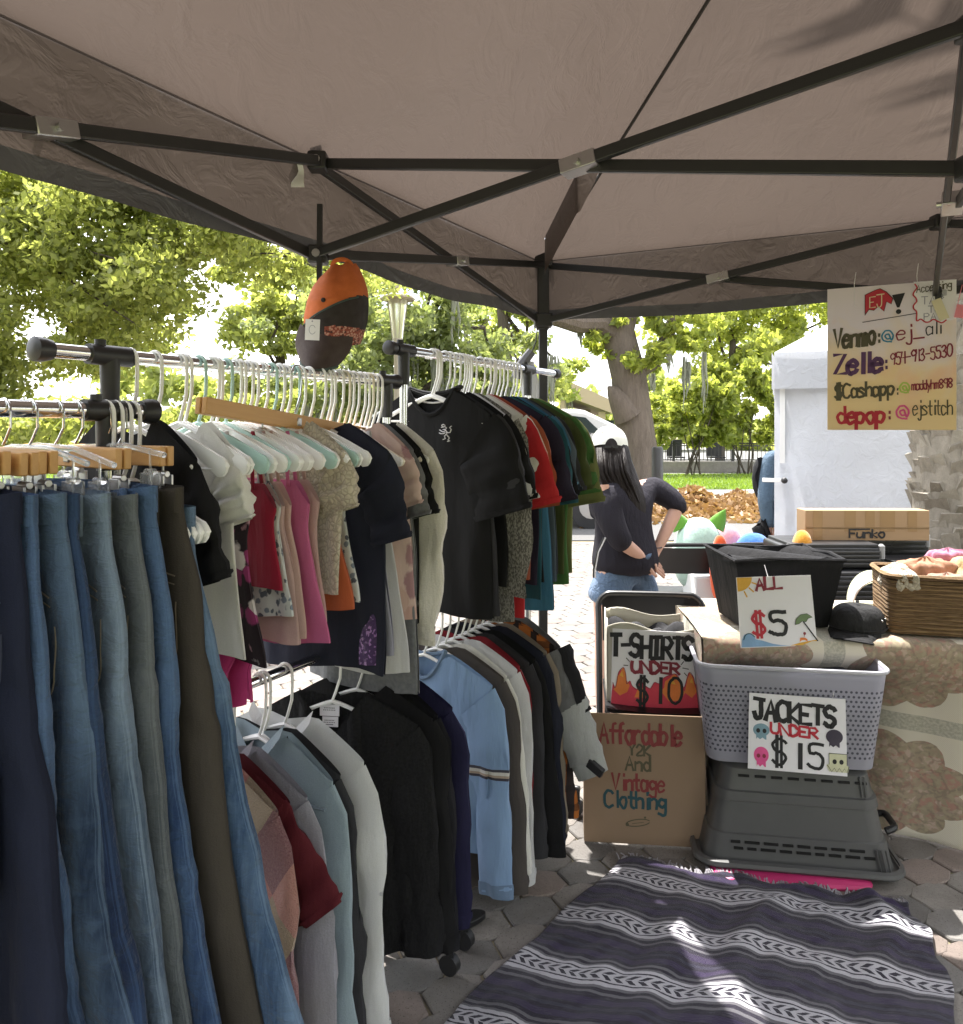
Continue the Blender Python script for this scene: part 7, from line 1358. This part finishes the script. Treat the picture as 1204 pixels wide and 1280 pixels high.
def woman():
    Y = 3.95; t = thing('person', 'person in a white cap and dark sweatshirt and denim shorts leaning over with hands together', 'person', (P(770, 0, Y).x, Y, 0)); o = t.location
    def q(px, py, d=0): return P(px, py, Y+d)-o
    pel = q(783, 706, .02); ch = q(775, 625, .09); nk = q(772, 590, .12); hd = q(768, 560, .15)
    s = Sk(); a = s.add(pel, (.14, .11)); b = s.add(q(780, 675, .04), (.125, .10), a); c = s.add(ch, (.155, .11), b); d = s.add(q(773, 603, .10), (.10, .075), c); e = s.add(nk, .05, d); f = s.add(q(767, 568, .15), (.072, .085), e); g = s.add(q(764, 550, .16), (.075, .09), f); s.add(q(763, 538, .16), (.05, .06), g)
    LS, RS = q(749, 618, -.05), q(815, 605, .20); LE, RE = q(775, 676, -.13), q(848, 632, .14); LW, RW = q(806, 699, -.06), q(820, 690, .06)
    l = s.chain([(LS, .058), (LS.lerp(LE, .5), .05), (LE, .042), (LE.lerp(LW, .4), .037), (LW, .026)], c); s.hand(LW, (LW-LE).normalized()+Vector((.3, .2, -.1)), Vector((-.3, -.6, .6)), l, .55, .95)
    r = s.chain([(RS, .058), (RS.lerp(RE, .5), .05), (RE, .042), (RE.lerp(RW, .4), .037), (RW, .026)], c); s.hand(RW, Vector((-.35, -.25, -.8)), Vector((.6, -.5, .2)), r, .7, .95)
    for sx, dy in ((-1, -.02), (1, .09)):
        hp = pel+Vector((sx*.085, dy, -.05)); kn = Vector((hp.x-.02, hp.y+.03, .40)); an = Vector((kn.x-.02, kn.y-.05, .08)); s.chain([(hp, .095), (hp.lerp(kn, .5), .078), (kn, .056), (kn.lerp(an, .4), .055), (an, .036), (an+Vector((.02, .0, -.035)), .04), (an+Vector((.06, .13, -.055)), .032)], a)
    bd = skin_mesh('body', s.v, s.e, s.r, SKIN, t)
    # sweatshirt
    SW = cloth('dark_navy_sweatshirt', (.022, .020, .028), bump=.5); s = Sk(); a0 = s.add(q(782, 722, .03), (.175, .145)); a = s.add(q(782, 698, .03), (.198, .165), a0); b = s.add(q(779, 668, .05), (.172, .14), a); c = s.add(ch, (.19, .145), b); d = s.add(q(773, 606, .10), (.15, .115), c); s.add(q(772, 592, .115), (.075, .065), d)
    s.chain([(LS, .090), (LS.lerp(LE, .5), .074), (LE, .064), (LE.lerp(LW, .30), .055)], c); s.chain([(RS, .090), (RS.lerp(RE, .5), .072), (RE, .066), (RE.lerp(RW, .16)+Vector((0, 0, 0)), .060)], c); skin_mesh('sweatshirt', s.v, s.e, s.r, SW, t)
    # shorts
    DS = denim('denim_shorts', (.05, .085, .15), (.14, .20, .30), .7); s = Sk(); a0 = s.add(q(782, 690, .03), (.13, .10)); a = s.add(q(782, 700, .02), (.140, .115), a0); b = s.add(pel, (.195, .158), a)
    for sx, dy in ((-1, -.02), (1, .09)): hp = pel+Vector((sx*.085, dy, -.05)); kn = Vector((hp.x-.02, hp.y+.03, .40)); s.chain([(hp, .128), (hp.lerp(kn, .25), .122), (hp.lerp(kn, .42), .112)], b)
    skin_mesh('shorts', s.v, s.e, s.r, DS, t)
    # hair, long and falling in front of the far shoulder
    hm = cloth('dark_hair', (.014, .010, .009), weave=300, rough=.5, bump=.5); s = Sk(); a = s.add(q(764, 548, .15), (.102, .108)); b = s.add(q(764, 572, .13), (.105, .095), a); c = s.add(q(770, 600, .10), (.125, .09), b); d = s.add(q(785, 630, .04), (.105, .085), c); e = s.add(q(797, 655, .03), (.075, .06), d); s.add(q(803, 668, .05), (.022, .02), e); h = skin_mesh('hair', s.v, s.e, s.r, hm, t, 2)
    st = MB(); rs = random.Random(6)
    for i in range(70):
        x0 = rs.uniform(-26, 18); st.tube([q(766+x0*.8, 560, .06+.002*rs.random()), q(770+x0*.9, 590, .0+rs.uniform(-.01, .02)), q(784+x0*.85, 625, -.01+rs.uniform(-.01, .02)), q(797+x0*.55+rs.uniform(-4, 4), 655+rs.uniform(-6, 12), .01)], [.006, .007, .006, .002], 4)
    st.build('hair_strands', hm, h, sharp=0)
    cp = thing('white_cap', None, None); cp.parent = t; del_ = None; m = MB(); rt = Matrix.Rotation(R(165), 3, 'Z') @ Matrix.Rotation(R(14), 3, 'X'); bpy.data.objects.remove(cp)
    cc = q(762, 561, .15); cap_mesh(m, (.098, .108, .118), cc, .07, (0, 0), rt); cm = m.build('cap', paint('white_cap_twill', (.66, .66, .60), .8, 0, .08, 200, .15), t, sharp=50)
    ar = MB(); oc = q(764, 560, .035); ar.grid(18, 6, lambda u, v: oc+Vector((.034*math.cos(PI*u)*(.05+.95*v), -.008-.014*(1-v), .05*math.sin(PI*u)*(.05+.95*v)))); ar.build('back_opening', hm, cm, sharp=0); sp = MB(); sp.bar(oc+Vector((-.034, -.018, .006)), oc+Vector((.034, -.018, .006)), .004, .012); sp.build('strap', BLACK_PLASTIC, cm); bt = MB(); bt.ball(q(753, 541, .06), .004); bt.ball(q(738, 542, .09), .004); bt.build('eyelets', BLACK_PLASTIC, cm)
    w = MB(); w.tube([LW+(LW-LE).normalized()*-.02+Vector((.031*math.cos(a), .0, .031*math.sin(a))) for a in [2*PI*k/14 for k in range(14)]], .003, 6, closed=True); w.build('bracelet', BLACK_PLASTIC, t)
    w = MB(); w.tube([RW+Vector((.03*math.cos(a), .03*math.sin(a), .025)) for a in [2*PI*k/14 for k in range(14)]], .003, 6, closed=True); w.build('bracelet', BLACK_PLASTIC, t)
    for dx in (0, 7): w = MB(); w.tube([q(757-dx*.3, 672, -.13), q(748-dx*.2, 690, -.15), q(744-dx*.3, 712, -.13), q(744-dx*.3, 722, -.12)], .004, 6); w.build('drawstring', PAPER if dx == 0 else BLACK_PLASTIC, t)
woman()
def backpacker():
    Y = 6.75; t = thing('person', 'person in a blue denim jacket with a black backpack, half hidden by the white tent', 'person', (P(978, 0, Y).x, Y, 0)); o = t.location; q = lambda px, py, d=0: P(px, py, Y+d)-o
    dj = denim('jacket_denim', (.05, .085, .13), (.10, .15, .21), .5); s = Sk(); a = s.add(q(985, 672, 0), (.15, .12)); b = s.add(q(986, 620, .05), (.17, .13), a); c = s.add(q(990, 572, .1), (.15, .11), b); d = s.add(q(996, 548, .13), .055, c); e = s.add(q(999, 528, .16), (.08, .09), d); s.add(q(1000, 510, .17), (.065, .08), e)
    sh, el, wr = q(962, 572, 0), q(956, 625, -.04), q(962, 668, .08); l = s.chain([(sh, .05), (sh.lerp(el, .5), .045), (el, .04), (wr, .028)], c); s.hand(wr, (.2, .3, -.8), (-.9, 0, .1), l, .5); sr, er, wr2 = q(1020, 572, .2), q(1026, 625, .2), q(1018, 668, .3); l = s.chain([(sr, .05), (sr.lerp(er, .5), .045), (er, .04), (wr2, .028)], c); s.hand(wr2, (0, .3, -.8), (.9, 0, .1), l, .5)
    for sx in (-1, 1): hp = q(985, 690, 0)+Vector((sx*.085, 0, 0)); s.chain([(hp, .09), (Vector((hp.x, .02, .42)), .06), (Vector((hp.x, 0, .09)), .04), (Vector((hp.x, -.12, .035)), .035)], a)
    skin_mesh('body', s.v, s.e, s.r, SKIN, t); s = Sk(); a = s.add(q(985, 668, 0), (.17, .14)); b = s.add(q(986, 620, .05), (.19, .145), a); c = s.add(q(990, 573, .1), (.165, .125), b); s.add(q(995, 553, .12), (.085, .075), c); s.chain([(sh, .075), (sh.lerp(el, .5), .072), (el, .066), (el.lerp(wr, .8), .052)], c); s.chain([(sr, .075), (sr.lerp(er, .5), .072), (er, .066), (er.lerp(wr2, .8), .052)], c); skin_mesh('denim_jacket', s.v, s.e, s.r, dj, t)
    s = Sk(); a = s.add(q(985, 680, 0), (.165, .135))
    for sx in (-1, 1): hp = q(985, 692, 0)+Vector((sx*.085, 0, 0)); s.chain([(hp, .11), (Vector((hp.x, .02, .42)), .085), (Vector((hp.x, 0, .12)), .07)], a)
    skin_mesh('trousers', s.v, s.e, s.r, CHAR, t); s = Sk(); a = s.add(q(999, 512, .17), (.085, .10)); s.add(q(999, 528, .14), (.084, .09), a); skin_mesh('hair', s.v, s.e, s.r, cloth('dark_hair', (.014, .010, .009)), t)
    b = MB(); b.grid(16, 16, lambda u, v: q(946+18*math.sin(PI*u)*.6+2*math.sin(v*9), 572+46*v, -.02+.0*v+.14*u)); b.ball(q(951, 598, .06), (.07, .10, .19)); b.build('backpack', cloth('black_nylon', (.014, .014, .016)), t, sharp=0)
    f = MB(); f.tube([q(962, 675, .02), q(952, 650, 0), q(947, 660, 0), q(956, 690, .0)], [.03, .04, .05, .03], 8); f.build('tied_jacket', BLK, t, sharp=0)
backpacker()
# ------------------------------------------------------------------ dark slipper by the rack, folded bag on the leg
def slipper():
    c = P(560, 1160, 2.34); t = thing('sandal', 'black flat sandal on the paving under the lowest black jumper', 'sandal', (c.x, 2.34, .0), R(-65)); m = MB(); shell(m, [([(x*.045*(1.0 if y < 0 else .85), y*.125) for x, y in ((math.cos(a), math.sin(a)) for a in [2*PI*k/20 for k in range(20)])], z) for z in (.002, .02)], True, True); m.build('sole', BLACK_PLASTIC, t, bevel=.003); s = MB(); s.grid(10, 5, lambda u, v: Vector((.045*math.cos(PI*u), .02+.06*(v-.5), .018+.035*math.sin(PI*u)))); s.build('strap', BLACK_PLASTIC, t, sharp=0)
slipper()
def leg_bag():
    c = P(659, 455, 3.36); t = thing('umbrella_bag', 'dark sleeve with pale lining slung by the tent corner leg', 'bag', (c.x, 3.36, c.z)); b = MB(); b.tube([(.02, 0, .055), (-.0, 0, .03), (-.035, .0, -.02), (-.05, 0, -.06)], [.02, .022, .024, .02], 8); b.build('sleeve_tip', paint('slate_nylon', (.09, .09, .10), .6, 0, .1, 40, .1), t); w = MB(); w.tube([(.0, .01, .01), (.01, .01, -.08), (.02, .012, -.20)], [.03, .04, .03], 8, flat=.5); w.build('pale_lining', paint('pale_nylon', (.45, .45, .48), .6, 0, .06, 30, .1), t); s = MB(); s.tube([(.02, 0, .05), (.04, .02, .1), (.05, .04, .2)], .003, 5); s.build('strap', BLACK_PLASTIC, t)
leg_bag()
